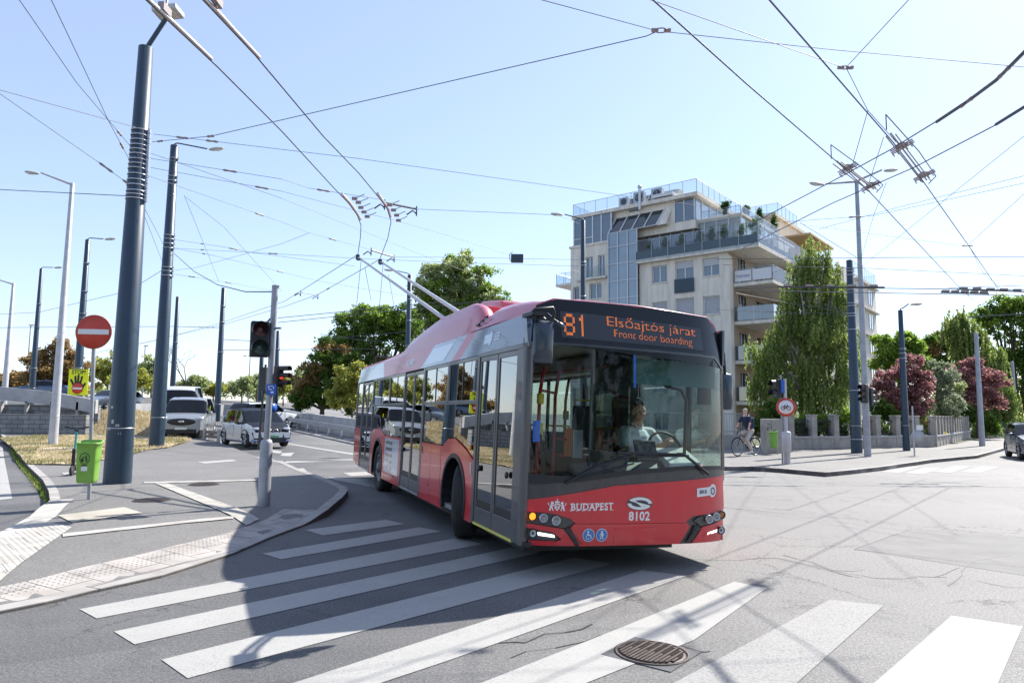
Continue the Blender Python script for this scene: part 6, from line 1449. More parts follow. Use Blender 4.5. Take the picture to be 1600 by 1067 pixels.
# sixth floor block and roof
bx((-13.6, .5, 15.9), (-2.8, 14, 18.5), "upper_block", "render"); bx((-13.9, .0, 18.3), (-2.4, 14.6, 18.6), "roof_slab", "slab")
rg = bx((-4.5, .46, 16.6), (-2.85, .49, 18.25), "room_glazing", "glass_blue"); rg2 = bx((-2.79, .5, 16.6), (-2.76, 8, 18.25), "room_glazing", "glass_sky")
mb = MB(); [mb.box((x-.04, .40, 16.6), (x+.04, .458, 18.25)) for x in (-4.5, -3.7, -2.85)]; mb.build("mullions", "frame_white", rg)
mb = MB(); [mb.box((-2.758, y-.04, 16.6), (-2.70, y+.04, 18.25)) for y in (1.5, 3, 4.5, 6, 7.5)]; mb.build("mullions", "frame_white", rg2)
# sloping studio glazing
A0, A1, B0, B1 = Vector((-10.15, -.15, 16.4)), Vector((-5.8, -.15, 16.45)), Vector((-9.3, 1.3, 19.5)), Vector((-4.75, 1.3, 19.5))
mb = MB(); mb.prism([A0, A1, B1, B0], (0, .15, .05)); sg = mb.build("sloping_glazing", "glass_dark", bd)
mb = MB()
for i in range(5): t = i/4; mb.tube([A0.lerp(A1, t)+Vector((0, -.03, .03)), B0.lerp(B1, t)+Vector((0, -.03, .03))], .055, 4)
for t in (.0, .5, .98): mb.tube([A0.lerp(B0, t)+Vector((0, -.04, .03)), A1.lerp(B1, t)+Vector((0, -.04, .03))], .04, 4)
mb.build("glazing_bars", "frame_white", sg)
mb = MB(); mb.prism([A0+Vector((1.2, -.02, .3))+(B0-A0)*.45, A0+Vector((2.2, -.02, .3))+(B0-A0)*.45, A0+Vector((2.3, -.02, .3))+(B0-A0)*.72, A0+Vector((1.3, -.02, .3))+(B0-A0)*.72], (0, -.06, .02)); mb.build("skylight", "glass_sky", sg)
mb = MB(); mb.prism([A1, A1+Vector((.8, 0, 0)), B1+Vector((.25, 0, 0)), B1], (0, .8, 0)); mb.build("gable_wall", "render", bd)
bx((-6.2, -.1, 18.7), (-4.4, .9, 18.95), "awning_box", "frame_white")
# roof rail of glass
def rail_(pts, h, name="roof_rail", gl="rail_glass", step=1.1, foot=.08, planter=None):
    o = None
    mb = MB(); pm = MB()
    for a, b_ in zip(pts, pts[1:]):
        a, b_ = Vector(a), Vector(b_); d = (b_-a); L = d.length; d = d.normalized(); nn = Vector((-d.y, d.x, 0))*.012
        mb.prism([a+Vector((0, 0, foot))-nn, b_+Vector((0, 0, foot))-nn, b_+Vector((0, 0, h))-nn, a+Vector((0, 0, h))-nn], nn*2)
        k = max(1, round(L/step))
        for i in range(k+1): q = a+d*L*i/k; pm.tube([q, q+Vector((0, 0, h))], .022, 5)
        pm.tube([a+Vector((0, 0, h)), b_+Vector((0, 0, h))], .022, 5)
    o = mb.build(name, gl, bd); pm.build("rail_posts", "rail_steel", o); return o
rail_([(-13.8, 14, 18.6), (-13.8, .1, 18.6), (-2.5, .1, 18.6), (-2.5, 10, 18.6)], 1.0); rail_([(-2.5, 10, 18.6), (.3, 10, 18.6), (.3, 15, 18.6)], 1.0)
# terrace over the fourth floor: slab, blue planters, glass
bx((-7.5, -.45, 13.55), (2.3, .5, 13.85), "terrace_slab", "slab"); bx((-.3, .5, 13.55), (2.3, 14, 13.85), "terrace_slab", "slab")
bx((-7.5, -.40, 13.86), (2.2, -.05, 14.5), "planter", "planter_blue"); bx((1.85, -.0, 13.86), (2.2, 13, 14.3), "planter", "planter_blue")
rail_([(-7.45, -.47, 13.6), (2.28, -.47, 13.6), (2.28, 13.5, 13.6)], 1.75, "terrace_rail", step=1.35)
gh = bx((-6.95, .9, 13.85), (.55, .93, 16.3), "terrace_glazing", "greenhouse"); bx((.52, .93, 13.85), (.55, 9, 16.3), "terrace_glazing", "greenhouse")
mb = MB(); [mb.box((x-.03, .85, 13.85), (x+.03, .898, 16.3)) for x in [-6.95+.94*i for i in range(9)]]; [mb.box((.552, y-.03, 13.85), (.60, y+.03, 16.3)) for y in (2, 3.2, 4.4, 5.6, 6.8, 8)]; mb.box((-6.95, .82, 16.3), (.65, .95, 16.42)); mb.build("glazing_bars", "frame_white", gh)
bx((-7.3, 2.6, 13.86), (-.6, 9, 16.4), "inner_wall", "render"); bx((-7.3, 2.55, 13.9), (-3.5, 2.59, 16.0), "inner_window", "glass_dark"); bx((-7.4, .7, 16.42), (.7, 9.5, 16.58), "terrace_slab", "slab")
bx((.7, 9.2, 16.3), (3.1, 16, 16.45), "awning", "tan_soffit"); bx((.2, 13, 13.86), (1.6, 13.2, 16.3), "side_wall", "tan_soffit"); bx((-.5, 9, 13.86), (.2, 20, 16.4), "upper_wall", "render")
bx((-2.6, 9.6, 16.58), (.2, 20, 18.3), "upper_wall", "render"); bx((-2.6, 9, 18.3), (.4, 20, 18.58), "roof_slab", "slab")
rail_([(-2.4, .75, 16.58), (.6, .75, 16.58), (.6, 9, 16.58)], .55, "terrace_rail")
# corner balconies of the right face
side_ops = []
for i, z in enumerate(FZ):
    side_ops += [(1.6, 3.0, z+.15, z+2.35), (5.2, 7.6, z+.15, z+2.35)]
mb = MB()
wall_r = MB()
ys = sorted(set([0, .55, 8.9, 30]+[v for o in side_ops for v in o[:2]])); zs = sorted(set([0, 13.6]+[v for o in side_ops for v in o[2:4]]))
for i in range(len(ys)-1):
    for j in range(len(zs)-1):
        ym, zm = (ys[i]+ys[i+1])/2, (zs[j]+zs[j+1])/2
        if any(o[0] < ym < o[1] and o[2] < zm < o[3] for o in side_ops): continue
        rc = ym > .55 and ym < 8.9; xx = -.0
        wall_r.cur = 1 if rc else 0  # recess bays take a brown that carries the balcony shade in its colour
        wall_r.add([(xx, ys[i], zs[j]), (xx, ys[i+1], zs[j]), (xx, ys[i+1], zs[j+1]), (xx, ys[i], zs[j+1])], [(0, 1, 2, 3)])
wall_r.build("wall", ["render", "render_recess_shade"], bd, recalc=False)
for o_ in side_ops: w = bx((-.2, o_[0], o_[2]), (-.17, o_[1], o_[3]), "window", "glass_dark"); mb = MB(); [mb.box((-.17, y-.04, o_[2]), (-.12, y+.04, o_[3])) for y in (o_[0]+.04, (o_[0]+o_[1])/2, o_[1]-.04)]; mb.build("frame", "frame_white", w)
for i, z in enumerate(FZ[::1]):
    bx((0, .6, z), (2.9, 8.9, z+.24), "balcony_slab", "slab"); bx((.0, 8.8, z+.24), (1.5, 8.95, z+2.75), "balcony_wall", "render_recess_shade")
    rail_([(.02, .66, z+.05), (2.84, .66, z+.05), (2.84, 8.8, z+.05)], 1.25, "balcony_rail", "rail_glass" if i == 3 else "balcony_glass" if i else "rail_glass", 1.4, .25) if False else None
glass("balcony_glass", (.25, .32, .36), .16, 2.4, .8)
for i, z in enumerate(FZ): rail_([(.02, .66, z+.05), (2.84, .66, z+.05), (2.84, 8.8, z+.05)], 1.25, "balcony_rail", "rail_glass" if i == 3 else "balcony_glass", 1.4, .25)
z = FZ[3]; b1_ = bx((.15, .58, z+.35), (1.35, .60, z+1.15), "banner", "frame_white"); textmb("APARTMAN", .23, .004, f=lambda v: Vector((.75+v.x, .574, z+.72+v.y))).build("lettering", "picto_blue", b1_) if 0 else None
bx((1.45, .58, z+.35), (2.8, .60, z+1.15), "banner", "frame_white")
tx = textmb("pódmó", .30, .006, f=lambda v: Vector((.75+v.x, .574, z+.72+v.y))) if 0 else None
mb = MB(); rnd = random.Random(3); x = .28
for k in range(7): mb.tube([(x+.06*math.cos(a), .574, z+.72+.085*math.sin(a)) for a in [j*math.pi/4 for j in range(9 if k % 3 else 7)]], .017, 4); x += .155
mb.build("lettering", "leaf_plum" if 0 else mat("banner_ink", (.22, .18, .42), .6), b1_)
bx((-.1, .0, 13.3), (.0, .55, 13.6), "corner_trim", "slab")
# left balconies and right rear block
for z in (12.75, 9.9, 7.05): bx((-16, .6, z), (-14, 4, z+.2), "balcony_slab", "slab"); rail_([(-14, .65, z+.1), (-15.95, .65, z+.1), (-15.95, 4, z+.1)], 1.05, "balcony_rail")
bx((-.3, 30.4, 0), (.35, 45, 17.6), "rear_block", "render"); bx((-13, 30.4, 0), (-.3, 44.9, 17.5), "rear_block", "render_dk"); rail_([(.4, 33, 17.6), (.4, 45, 17.6), (-4, 45, 17.6)], 1.3)
for z in (3, 6, 9, 12, 14.9):
    for y in (36.5, 41): w = bx((.352, y, z), (.38, y+2.2, z+1.7), "window", "glass_dark"); mb = MB(); [mb.box((.38, q-.06, z), (.42, q+.06, z+1.7)) for q in (y+.06, y+1.1, y+2.14)]; mb.build("frame", "frame_white", w)
    bx((.35, 34.5, z+2.0), (.8, 45.1, z+2.15), "string_course", "slab")
# roof plant
for x, s_ in ((-8.0, 1), (-6.4, 1), (-9.3, .8)):
    a = bx((x, .2, 18.62), (x+.95*s_, .65, 18.62+.95*s_), "air_conditioner", "frame_white", None, .02)
    T = Matrix.Translation((x+.5*s_, .19, 18.62+.48*s_))@Matrix.Rotation(R(90), 4, 'X'); mb = MB(); mb.lathe([(.001, .02), (.30*s_, .02), (.34*s_, 0)], 18, T); mb.build("fan_grille", "black", a)
mb = MB(); mb.tube([(-7.3, .0, 18.0), (-7.3, .0, 19.8)], .12, 10); mb.lathe([(.17, 19.8), (.2, 19.85), (.1, 20.05), (.001, 20.08)], 10, Matrix.Translation((-7.3, .0, 0))); mb.build("flue", "steel_strap", bd)
BM = Matrix.Translation((15.8, 50.2, -.05))@Matrix.Rotation(BA, 4, 'Z')
# ================================================================ TREES AND PLANTS
def leaves(mb, lobes, n, size, rnd, droop=0., clump=26, spread=.30, shell=.55):
    """n leaf quads gathered in sprays on and inside ellipsoid lobes [(centre,(rx,ry,rz))]"""
    big = list(lobes); lobes = []
    for c, r in big:
        lobes.append((c, (r[0]*.80, r[1]*.8, r[2]*.80)))
        if min(r) > .5:
            for _ in range(5):
                d = Vector((rnd.gauss(0, 1), rnd.gauss(0, 1), rnd.gauss(.1, 1))).normalized(); s_ = rnd.uniform(.28, .52)
                lobes.append((c+Vector((d.x*r[0], d.y*r[1], d.z*r[2]))*rnd.uniform(.72, 1.02), (r[0]*s_, r[1]*s_, r[2]*s_*.8)))
    vol = [r[0]*r[1]*r[2] for _, r in lobes]; vol = [v**.66 for v in vol]; tot = sum(vol)
    for (c, r), v in zip(lobes, vol):
        k = max(2, int(n*v/tot/clump))
        for _ in range(k):
            while True:
                d = Vector((rnd.gauss(0, 1), rnd.gauss(0, 1), rnd.gauss(0, 1)))
                if d.length > .01: break
            d.normalize(); rr = rnd.uniform(shell**2, 1)**.5
            nz = .78+.5*noise.noise(Vector((d.x*1.7+c.x, d.y*1.7, d.z*1.7+c.z)))+.1
            p = c+Vector((d.x*r[0], d.y*r[1], d.z*r[2]))*rr*nz
            sp = spread*min(r)*rnd.uniform(.5, 1.1); sp = max(sp, size*1.6)
            if droop:     # hanging twigs
                ln = rnd.uniform(.5, 1.5)*droop*4.2; ox, oy = d.x*rnd.uniform(0, .25), d.y*rnd.uniform(0, .25); p = p+Vector((0, 0, ln*.35))
                for j in range(clump):
                    t = j/clump; q = p+Vector((ox*t+rnd.gauss(0, .035), oy*t+rnd.gauss(0, .035), -ln*t))
                    a = Vector((rnd.gauss(0, .5), rnd.gauss(0, .5), -1)).normalized(); b = a.cross(Vector((rnd.gauss(0, 1), rnd.gauss(0, 1), .1))).normalized()
                    s = size*rnd.uniform(.6, 1.2); L = a*s*1.25; W_ = b*s*.36; i = len(mb.v)
                    mb.v += [tuple(q-L*.5), tuple(q+W_), tuple(q+L*.5), tuple(q-W_)]; mb.f.append((i, i+1, i+2, i+3)); mb.mi.append(0); mb.sm.append(False)
                continue
            for _ in range(clump):
                q = p+Vector((rnd.gauss(0, .5)*sp, rnd.gauss(0, .5)*sp, rnd.gauss(0, .4)*sp-(abs(rnd.gauss(0, 1))*droop)))
                a = Vector((rnd.gauss(0, 1), rnd.gauss(0, 1), rnd.gauss(0, .7)-droop*1.5)).normalized(); b = a.cross(Vector((rnd.gauss(0, 1), rnd.gauss(0, 1), rnd.gauss(0, 1)))).normalized()
                s = size*rnd.uniform(.55, 1.25); L = a*s*(1.0+.5*(droop > 0)); W_ = b*s*.42
                i = len(mb.v); mb.v += [tuple(q-L*.5), tuple(q+W_), tuple(q+L*.5), tuple(q-W_)]; mb.f.append((i, i+1, i+2, i+3)); mb.mi.append(0); mb.sm.append(False)
def tree(name, label, base, lobes, n, size, m, trunk_r=.2, cat="tree", group=None, droop=0., bark="bark", seed=1, fork=None, clump=44, spread=.26, shell=.5, extra=None):
    rnd = random.Random(seed); r = thing(name, label, cat, base, 0, group); b = Vector(base)
    L = [(c-b, rr) for c, rr in lobes]
    mb = MB(); leaves(mb, L, n, size, rnd, droop, clump, spread, shell); mb.build("crown", m, r, recalc=False)
    if extra: mb = MB(); leaves(mb, [L[i] for i in extra[2]], extra[1], size, rnd, droop, clump, spread, shell); mb.build("crown", extra[0], r, recalc=False)
    if trunk_r:
        mb = MB(); top = max(l[0].z for l in L); cx = sum(l[0].x for l in L)/len(L); cy = sum(l[0].y for l in L)/len(L)
        f = Vector((cx*.4, cy*.4, max(.8, min(l[0].z-l[1][2] for l in L)*.9+.3))) if fork is None else Vector(fork)
        mb.tube([(0, 0, -.1), f*.5+Vector((.03, 0, 0)), f], [trunk_r, trunk_r*.8, trunk_r*.65], 10)
        for c, rr in L:
            e = c+Vector((0, 0, rr[2]*.3)); mid = f.lerp(e, .5)+Vector((rnd.uniform(-.2, .2), rnd.uniform(-.2, .2), -rr[2]*.1))
            mb.tube([f, mid, e], [trunk_r*.5, trunk_r*.3, trunk_r*.08], 6)
            for _ in range(3):
                d = Vector((rnd.uniform(-1, 1)*rr[0], rnd.uniform(-1, 1)*rr[1], rnd.uniform(-.3, .9)*rr[2]))*.8; mb.tube([mid, mid.lerp(c+d, .6)+Vector((0, 0, .1)), c+d], [trunk_r*.22, trunk_r*.12, trunk_r*.03], 5)
        mb.build("trunk", bark, r)
    return r
def lob(lst, y):
    """(px,py,rx_px,rz_px[,dy]) seen at distance y -> world ellipsoids"""
    out = []
    for q in lst:
        px, py, rx, rz = q[:4]; dy = q[4] if len(q) > 4 else 0; c = at(px, py, y+dy); k = (y+dy)/F_
        out.append((c, (rx*k, max(rx, rz)*k*.85, rz*k)))
    return out
def foot(px, y): p = at(px, 690, y); p.z = hgt(p.x, p.y)+(.1 if p.x > 5 else 0); return p
# weeping birch before the flats
bl_ = lob([(1262, 398, 16, 26), (1288, 408, 14, 30), (1245, 420, 16, 24), (1305, 440, 16, 36), (1262, 455, 34, 34), (1232, 478, 24, 30), (1296, 490, 28, 44), (1255, 520, 40, 42), (1215, 540, 20, 34), (1300, 555, 26, 46), (1248, 585, 44, 40), (1205, 585, 22, 34), (1290, 615, 36, 34), (1316, 600, 18, 34), (1245, 630, 40, 26), (1268, 500, 34, 40), (1196, 555, 26, 36), (1186, 590, 16, 26), (1322, 540, 16, 40), (1222, 515, 26, 34), (1262, 560, 36, 40), (1192, 610, 18, 24), (1310, 480, 20, 30), (1275, 430, 26, 26)], 36.5)
tree("birch_tree", "tall weeping birch with hanging pale green twigs in front of the flats' balconies", foot(1268, 36.5), bl_, 50000, .13, "leaf_birch", .2, droop=.26, bark="bark_pale", seed=2, clump=26, spread=.42, shell=.15, fork=(0, 0, 3.0), group=None)
tree("shrub", "rounded dark green shrub behind the cyclist", foot(1200, 35), lob([(1200, 655, 26, 22), (1178, 668, 16, 16), (1222, 662, 18, 20), (1205, 635, 20, 14)], 35), 9000, .10, "leaf_green", .05, "shrub", seed=3)
tree("shrub", "pale leafy shrub at the foot of the birch above the fence pillars", foot(1290, 34.5), lob([(1262, 655, 18, 14), (1290, 660, 22, 16), (1318, 650, 16, 18), (1240, 662, 14, 12)], 34.5), 8000, .10, "leaf_bright", .05, "shrub", seed=4)
def fp(px, extra=0.): # points just behind the garden fence
    return px
for i, (x0, x1, y, m_, lb) in enumerate([(1244, 1284, 33.8, "leaf_dark", "dark clipped hedge filling the fence bay nearest the bin"), (1290, 1326, 34.8, "leaf_dark", "dark clipped hedge filling the second fence bay"),
        (1345, 1394, 36.5, "leaf_green", "dark hedge behind the fence right of the lampless blue pole"), (1400, 1446, 39, "leaf_dark", "dark hedge under the left plum tree"), (1472, 1524, 53, "leaf_green", "green hedge under the olive tree and the second plum")]):
    xc = (x0+x1)/2; w_ = (x1-x0)/2
    tree("hedge", lb, foot(xc, y), lob([(xc-w_*.5, 672, w_*.55, 17), (xc+w_*.5, 674, w_*.55, 16), (xc, 662, w_*.5, 11)], y), 5200, .09, m_, 0, "hedge", seed=20+i, spread=.25)
tree("plum_tree", "purple-leaved plum tree behind the slim lamp pole", foot(1412, 42), lob([(1385, 612, 26, 26), (1412, 580, 30, 26), (1438, 608, 26, 30), (1412, 628, 34, 26), (1380, 590, 16, 16), (1448, 632, 12, 14)], 42), 15000, .14, "leaf_plum", .12, group=None, seed=5)
tree("plum_tree", "purple-leaved plum tree between the olive tree and the willow", foot(1528, 52), lob([(1500, 590, 18, 22), (1525, 582, 22, 22), (1548, 602, 20, 26), (1522, 612, 26, 22), (1560, 632, 12, 14), (1508, 566, 12, 10)], 52), 14000, .16, "leaf_plum", .14, seed=6)
tree("olive_tree", "silvery green olive tree between the two purple plums", foot(1472, 44), lob([(1462, 600, 18, 28), (1482, 590, 20, 26), (1472, 636, 24, 26), (1495, 630, 12, 24), (1460, 570, 12, 12)], 44), 11000, .11, "leaf_olive", .1, seed=7)
tree("shrub", "golden yellow shrub glowing above the garden fence", foot(1452, 40.5), lob([(1452, 668, 15, 14), (1462, 676, 10, 16), (1440, 662, 11, 8)], 40.5), 4500, .10, "leaf_gold", .04, "shrub", seed=8)
tree("broadleaf_tree", "bright green tree just right of the flats", foot(1402, 66), lob([(1386, 545, 18, 26), (1410, 532, 20, 20), (1430, 548, 20, 22), (1400, 570, 30, 26), (1440, 570, 16, 18)], 66), 15000, .24, "leaf_bright", .25, seed=9)
tree("broadleaf_tree", "green tree turning rusty at its left side above the plums", foot(1468, 70), lob([(1452, 550, 16, 24), (1475, 532, 18, 20), (1490, 520, 14, 18), (1462, 572, 24, 22)], 70), 12000, .24, "leaf_green", .25, seed=10, extra=("leaf_brown", 5000, [0, 1]))
tree("willow_tree", "tall weeping willow hanging over the end of the garden fence", foot(1532, 58), lob([(1500, 535, 24, 34), (1528, 550, 26, 40), (1550, 590, 24, 40), (1570, 625, 20, 36), (1515, 520, 20, 24), (1545, 640, 26, 26)], 58), 22000, .22, "leaf_yellow" if 0 else "leaf_birch", .35, droop=.45, seed=11, clump=26)
tree("broadleaf_tree", "large dark-limbed tree at the right edge behind the oncoming car", foot(1590, 75), lob([(1545, 495, 26, 20), (1575, 480, 28, 18), (1610, 485, 30, 24), (1560, 520, 26, 20), (1600, 530, 34, 26), (1580, 565, 34, 30), (1620, 590, 34, 50), (1590, 620, 30, 34), (1650, 560, 40, 80)], 75), 30000, .27, "leaf_green", .45, seed=12, extra=("leaf_bright", 6000, [0, 1, 2]))
tree("shrub", "grey-green shrub at the foot of the left plum tree", foot(1382, 40.5), lob([(1372, 640, 16, 16), (1394, 648, 16, 14)], 40.5), 5200, .12, "leaf_green", .05, "shrub", seed=31)
tree("shrub", "leafy shrub between the left plum tree and the yellow shrub", foot(1432, 43), lob([(1425, 650, 16, 14), (1440, 640, 14, 14)], 43), 5000, .12, "leaf_bright", .05, "shrub", seed=32)
tree("shrub", "dense dark shrub below the second plum tree", foot(1510, 55), lob([(1500, 645, 18, 16), (1524, 650, 18, 18), (1545, 662, 18, 16)], 55), 8000, .15, "leaf_green", .05, "shrub", seed=33)
tree("shrub", "pale shrub filling the gap between the olive and the second plum tree", foot(1492, 50), lob([(1490, 615, 14, 22), (1482, 640, 14, 18)], 50), 5000, .13, "leaf_pale", .05, "shrub", seed=34)
# left and centre
tree("broadleaf_tree", "large grey-green tree rising above the bus roof beside the flats", foot(715, 70), lob([(700, 430, 40, 30), (735, 440, 36, 30), (760, 470, 36, 26), (690, 470, 44, 34), (725, 500, 60, 40), (775, 500, 30, 30), (715, 410, 22, 16), (660, 500, 34, 34)], 70), 34000, .26, "leaf_olive" if 0 else "leaf_pale", .4, seed=13, extra=("leaf_bright", 14000, list(range(8))))
tree("broadleaf_tree", "dense bright green tree behind the middle of the bus", foot(580, 60), lob([(560, 505, 40, 26), (600, 500, 40, 28), (640, 510, 40, 34), (585, 545, 60, 34), (535, 530, 30, 26), (650, 560, 50, 50), (600, 590, 60, 40), (560, 610, 40, 30), (620, 620, 50, 26)], 60), 36000, .21, "leaf_green", .35, seed=14, extra=("leaf_bright", 12000, [0, 1, 4]))
tree("broadleaf_tree", "brownish green tree at the end of the row beside the road", foot(500, 56), lob([(490, 585, 26, 26), (515, 560, 26, 30), (480, 612, 24, 20), (520, 600, 30, 34), (540, 575, 24, 30), (500, 622, 36, 20), (470, 625, 16, 12), (545, 620, 26, 24)], 56), 24000, .19, "leaf_green", .25, seed=15, extra=("leaf_brown", 7000, [0, 1, 2]))
tree("shrub", "tall yellow-green shrub beside the rear of the bus", foot(550, 47), lob([(540, 600, 22, 24), (562, 590, 20, 24), (555, 622, 26, 20), (525, 620, 16, 18)], 47), 12000, .16, "leaf_yellow", .08, "shrub", seed=16)
tree("broadleaf_tree", "russet brown tree behind the parapet on the left", foot(85, 62), lob([(62, 572, 26, 26), (90, 550, 26, 26), (110, 572, 24, 28), (75, 590, 36, 20), (100, 540, 16, 14), (120, 600, 20, 20)], 62), 17000, .20, "leaf_brown", .25, seed=17)
for i, (px, py, rx, rz, y, m_, lb) in enumerate([(20, 592, 26, 16, 64, "leaf_brown", "low russet shrub at the left edge behind the parapet"), (165, 575, 26, 34, 70, "leaf_yellow", "yellow-green tree behind the no-entry sign"), (232, 572, 22, 30, 75, "leaf_pale", "pale green tree between the two nearest blue poles"),
        (205, 592, 30, 18, 66, "leaf_yellow", "low yellow shrub left of the vans"), (300, 600, 26, 16, 78, "leaf_pale", "pale shrub behind the bare tree"), (330, 606, 22, 12, 80, "leaf_yellow", "low yellow-green shrub above the silver van"), (375, 600, 22, 16, 84, "leaf_pale", "pale distant shrub right of the pole behind the vans"), (398, 592, 14, 18, 88, "leaf_pale", "pale distant tree just left of the signal post"),
        (440, 600, 14, 16, 86, "leaf_yellow", "yellow-green distant shrub right of the signal post"), (464, 592, 12, 18, 90, "leaf_pale", "faint pale tree before the big tree row"), (418, 606, 20, 12, 95, "leaf_yellow", "low distant shrub behind the signal post")]):
    tree("distant_tree" if rz > 15 else "shrub", lb, foot(px, y), lob([(px-rx*.4, py+rz*.2, rx*.6, rz*.7), (px+rx*.4, py, rx*.6, rz*.8), (px, py+rz*.4, rx*.8, rz*.6)], y), 4200, .24, m_, .1, "tree" if rz > 15 else "shrub", seed=40+i, shell=.3)
mb = MB(); rnd = random.Random(4); b = foot(275, 60); top = at(284, 548, 60)-b
def limb(p, d, L, r, n):
    q = p+d*L; mb.tube([p, p+d*L*.5+Vector((rnd.uniform(-.1, .1), 0, 0)), q], [r, r*.8, r*.55], 5)
    if n:
        for _ in range(3):
            dd = (d+Vector((rnd.uniform(-.9, .9), rnd.uniform(-.7, .7), rnd.uniform(-.1, .5)))).normalized(); limb(q, dd, L*.68, r*.5, n-1)
limb(Vector((0, 0, 0)), Vector((.25, 0, 1)).normalized(), 2.2, .10, 4)
bt = thing("bare_tree", "leafless thin tree behind the vans", "tree", b); mb.build("trunk", "bark", bt)
# the dark woodland mass that closes the view behind the row
def mass(name, pts, y, n, size, m, seed):
    mb = MB(); rnd = random.Random(seed); leaves(mb, lob(pts, y), n, size, rnd, 0, 26, .3, .3); return tag(mb.build(name, m, recalc=False), kind="stuff")
mass("woods", [(x, 612+3*math.sin(x*.05), 26, 13) for x in range(-60, 480, 34)], 105, 9000, .40, "leaf_pale", 60)
mass("woods", [(x, 640, 40, 34) for x in range(1330, 1700, 40)], 95, 9000, .40, "leaf_dark", 61)
# street trees and a wall of foliage on the near side of the junction, behind the viewer: mirrored in the bus windscreen
def back_mass(name, lst, n, size, m, seed):
    mb = MB(); rnd = random.Random(seed); leaves(mb, lst, n, size, rnd, 0, 40, .4, .3); return tag(mb.build(name, m, recalc=False), kind="stuff")
back_mass("woods", [(Vector((x, -17-2*math.sin(x), 6.5+1.5*math.sin(x*.7))), (4.2, 3.0, 6.5)) for x in range(-24, 40, 7)], 26000, .42, "leaf_dark", 71)
# potted plants on the roof terraces
def pot(x, y, z, h, label, kind="round"):
    c = BM@Vector((x, y, z)); h = h*1.3; r = thing("potted_plant", label, "potted plant", c, 0, "potted plants on the roof terraces")
    mb = MB(); mb.lathe([(.18, 0), (.24, .3), (.21, .3), (.2, .27), (.001, .27)], 14); mb.build("pot", "dark_grey", r)
    mb = MB(); rnd = random.Random(int(x*10)+99); leaves(mb, [(Vector((0, 0, .3+h*.36)), (h*.30, h*.30, h*.36)), (Vector((0, 0, .3+h*.68)), (h*.17, h*.17, h*.3))] if kind != "round" else [(Vector((0, 0, .3+h*.42)), (h*.4, h*.4, h*.45))], 1300, .10, rnd, 0, 20, .25, .3); mb.build("foliage", "leaf_dark" if kind != "spiky" else "leaf_green", r, recalc=False)
pot(-.6, .95, 16.6, .85, "clipped round shrub in a pot, leftmost on the upper terrace edge"); pot(.2, 3.0, 16.6, .8, "clipped round shrub in a pot, second from the left on the upper terrace edge"); pot(.35, 5.4, 16.6, 1.0, "clipped oval shrub in a pot, third along the upper terrace edge", "c")
pot(.4, 8.6, 16.6, 1.15, "tall conical shrub in a pot where the upper terrace ends", "c"); pot(1.95, .2, 13.9, 1.5, "large clipped shrub at the corner of the lower roof terrace", "c")
pot(-2.3, .15, 14.3, .8, "spiky palm plant standing in the blue planter, left one of two", "spiky"); pot(-1.4, .15, 14.3, .9, "spiky palm plant standing in the blue planter, right one of two", "spiky")

for i, (x, h, lb) in enumerate([(-6.3, .6, "ragged low plant in the blue planter nearest the stair tower"), (-5.0, .7, "ragged green plant in the blue planter, above the middle window column"), (-3.6, .75, "bushy plant in the blue planter between the ragged and spiky ones"), (-.3, .9, "bushy plant in the blue planter right of the spiky pair"), (1.0, .8, "bushy plant in the blue planter near the terrace corner")]): pot(x, -.2, 14.2, h, lb, "spiky")
# ================================================================ garden fence and stone posts
fn = thing("garden_fence", "stone garden fence with square pillars, low wall and dark iron bars along the far pavement", "fence", (0, 0, 0))
A = Vector((12.95, 32.9, K)); B = Vector((22.3, 37.3, K)); C = Vector((34, 52.5, K))
def seg(a, b_, n, gate=None):
    d = (b_-a); L = d.length; d = d.normalized(); nn = Vector((-d.y, d.x, 0))
    mb = MB(); mb.prism([a-nn*.16, b_-nn*.16, b_-nn*.16+Vector((0, 0, .52)), a-nn*.16+Vector((0, 0, .52))], nn*.32); mb.build("base_wall", "stone_fence", fn, .015)
    mb = MB(); mb.prism([a-nn*.2+Vector((0, 0, .52)), b_-nn*.2+Vector((0, 0, .52)), b_-nn*.2+Vector((0, 0, .60)), a-nn*.2+Vector((0, 0, .60))], nn*.4); mb.build("coping", "concrete_pale", fn, .01)
    for i in range(n):
        p = a+d*L*i/n; T = Matrix.Translation(p)@Matrix.Rotation(math.atan2(d.y, d.x), 4, 'Z')
        mb = MB(); mb.box((-.17, -.185, .0), (.17, .185, 1.55), T); mb.box((-.20, -.21, 1.55), (.20, .21, 1.62), T); mb.build("pillar", "stone_fence", fn, .02)
        mb = MB(); q = a+d*L*(i+1)/n; l2 = (q-p).length
        for k in range(1, int(l2/.11)): mb.box((k*.11-.008, -.008, .6), (k*.11+.008, .008, 1.42), T)
        mb.box((.17, -.012, 1.3), (l2-.17, .012, 1.33), T); mb.box((.17, -.012, .68), (l2-.17, .012, .71), T); mb.build("iron_bars", "black", fn)
seg(A, B, 7); seg(B, C, 14)
T = Matrix.Translation(atz(1205, 708, K))@Matrix.Rotation(R(10), 4, 'Z')
o = MB().box((-.36, -.2, -.05), (.36, .2, 1.42)).build("stone_pillar", "stone_fence", bevel=.03); o.matrix_world = T; tag(o, "broad weathered stone gate pillar with graffiti scratches beside the cyclist", "pillar")
mb = MB(); rnd = random.Random(8)
for i in range(6): x = rnd.uniform(-.25, .25); z = rnd.uniform(.5, 1.2); mb.tube([(x, -.203, z), (x+rnd.uniform(-.15, .15), -.203, z+rnd.uniform(-.2, .2)), (x+rnd.uniform(-.1, .2), -.203, z+rnd.uniform(-.1, .25))], .008, 4)
mb.build("scratch_marks", "dark_grey", o)
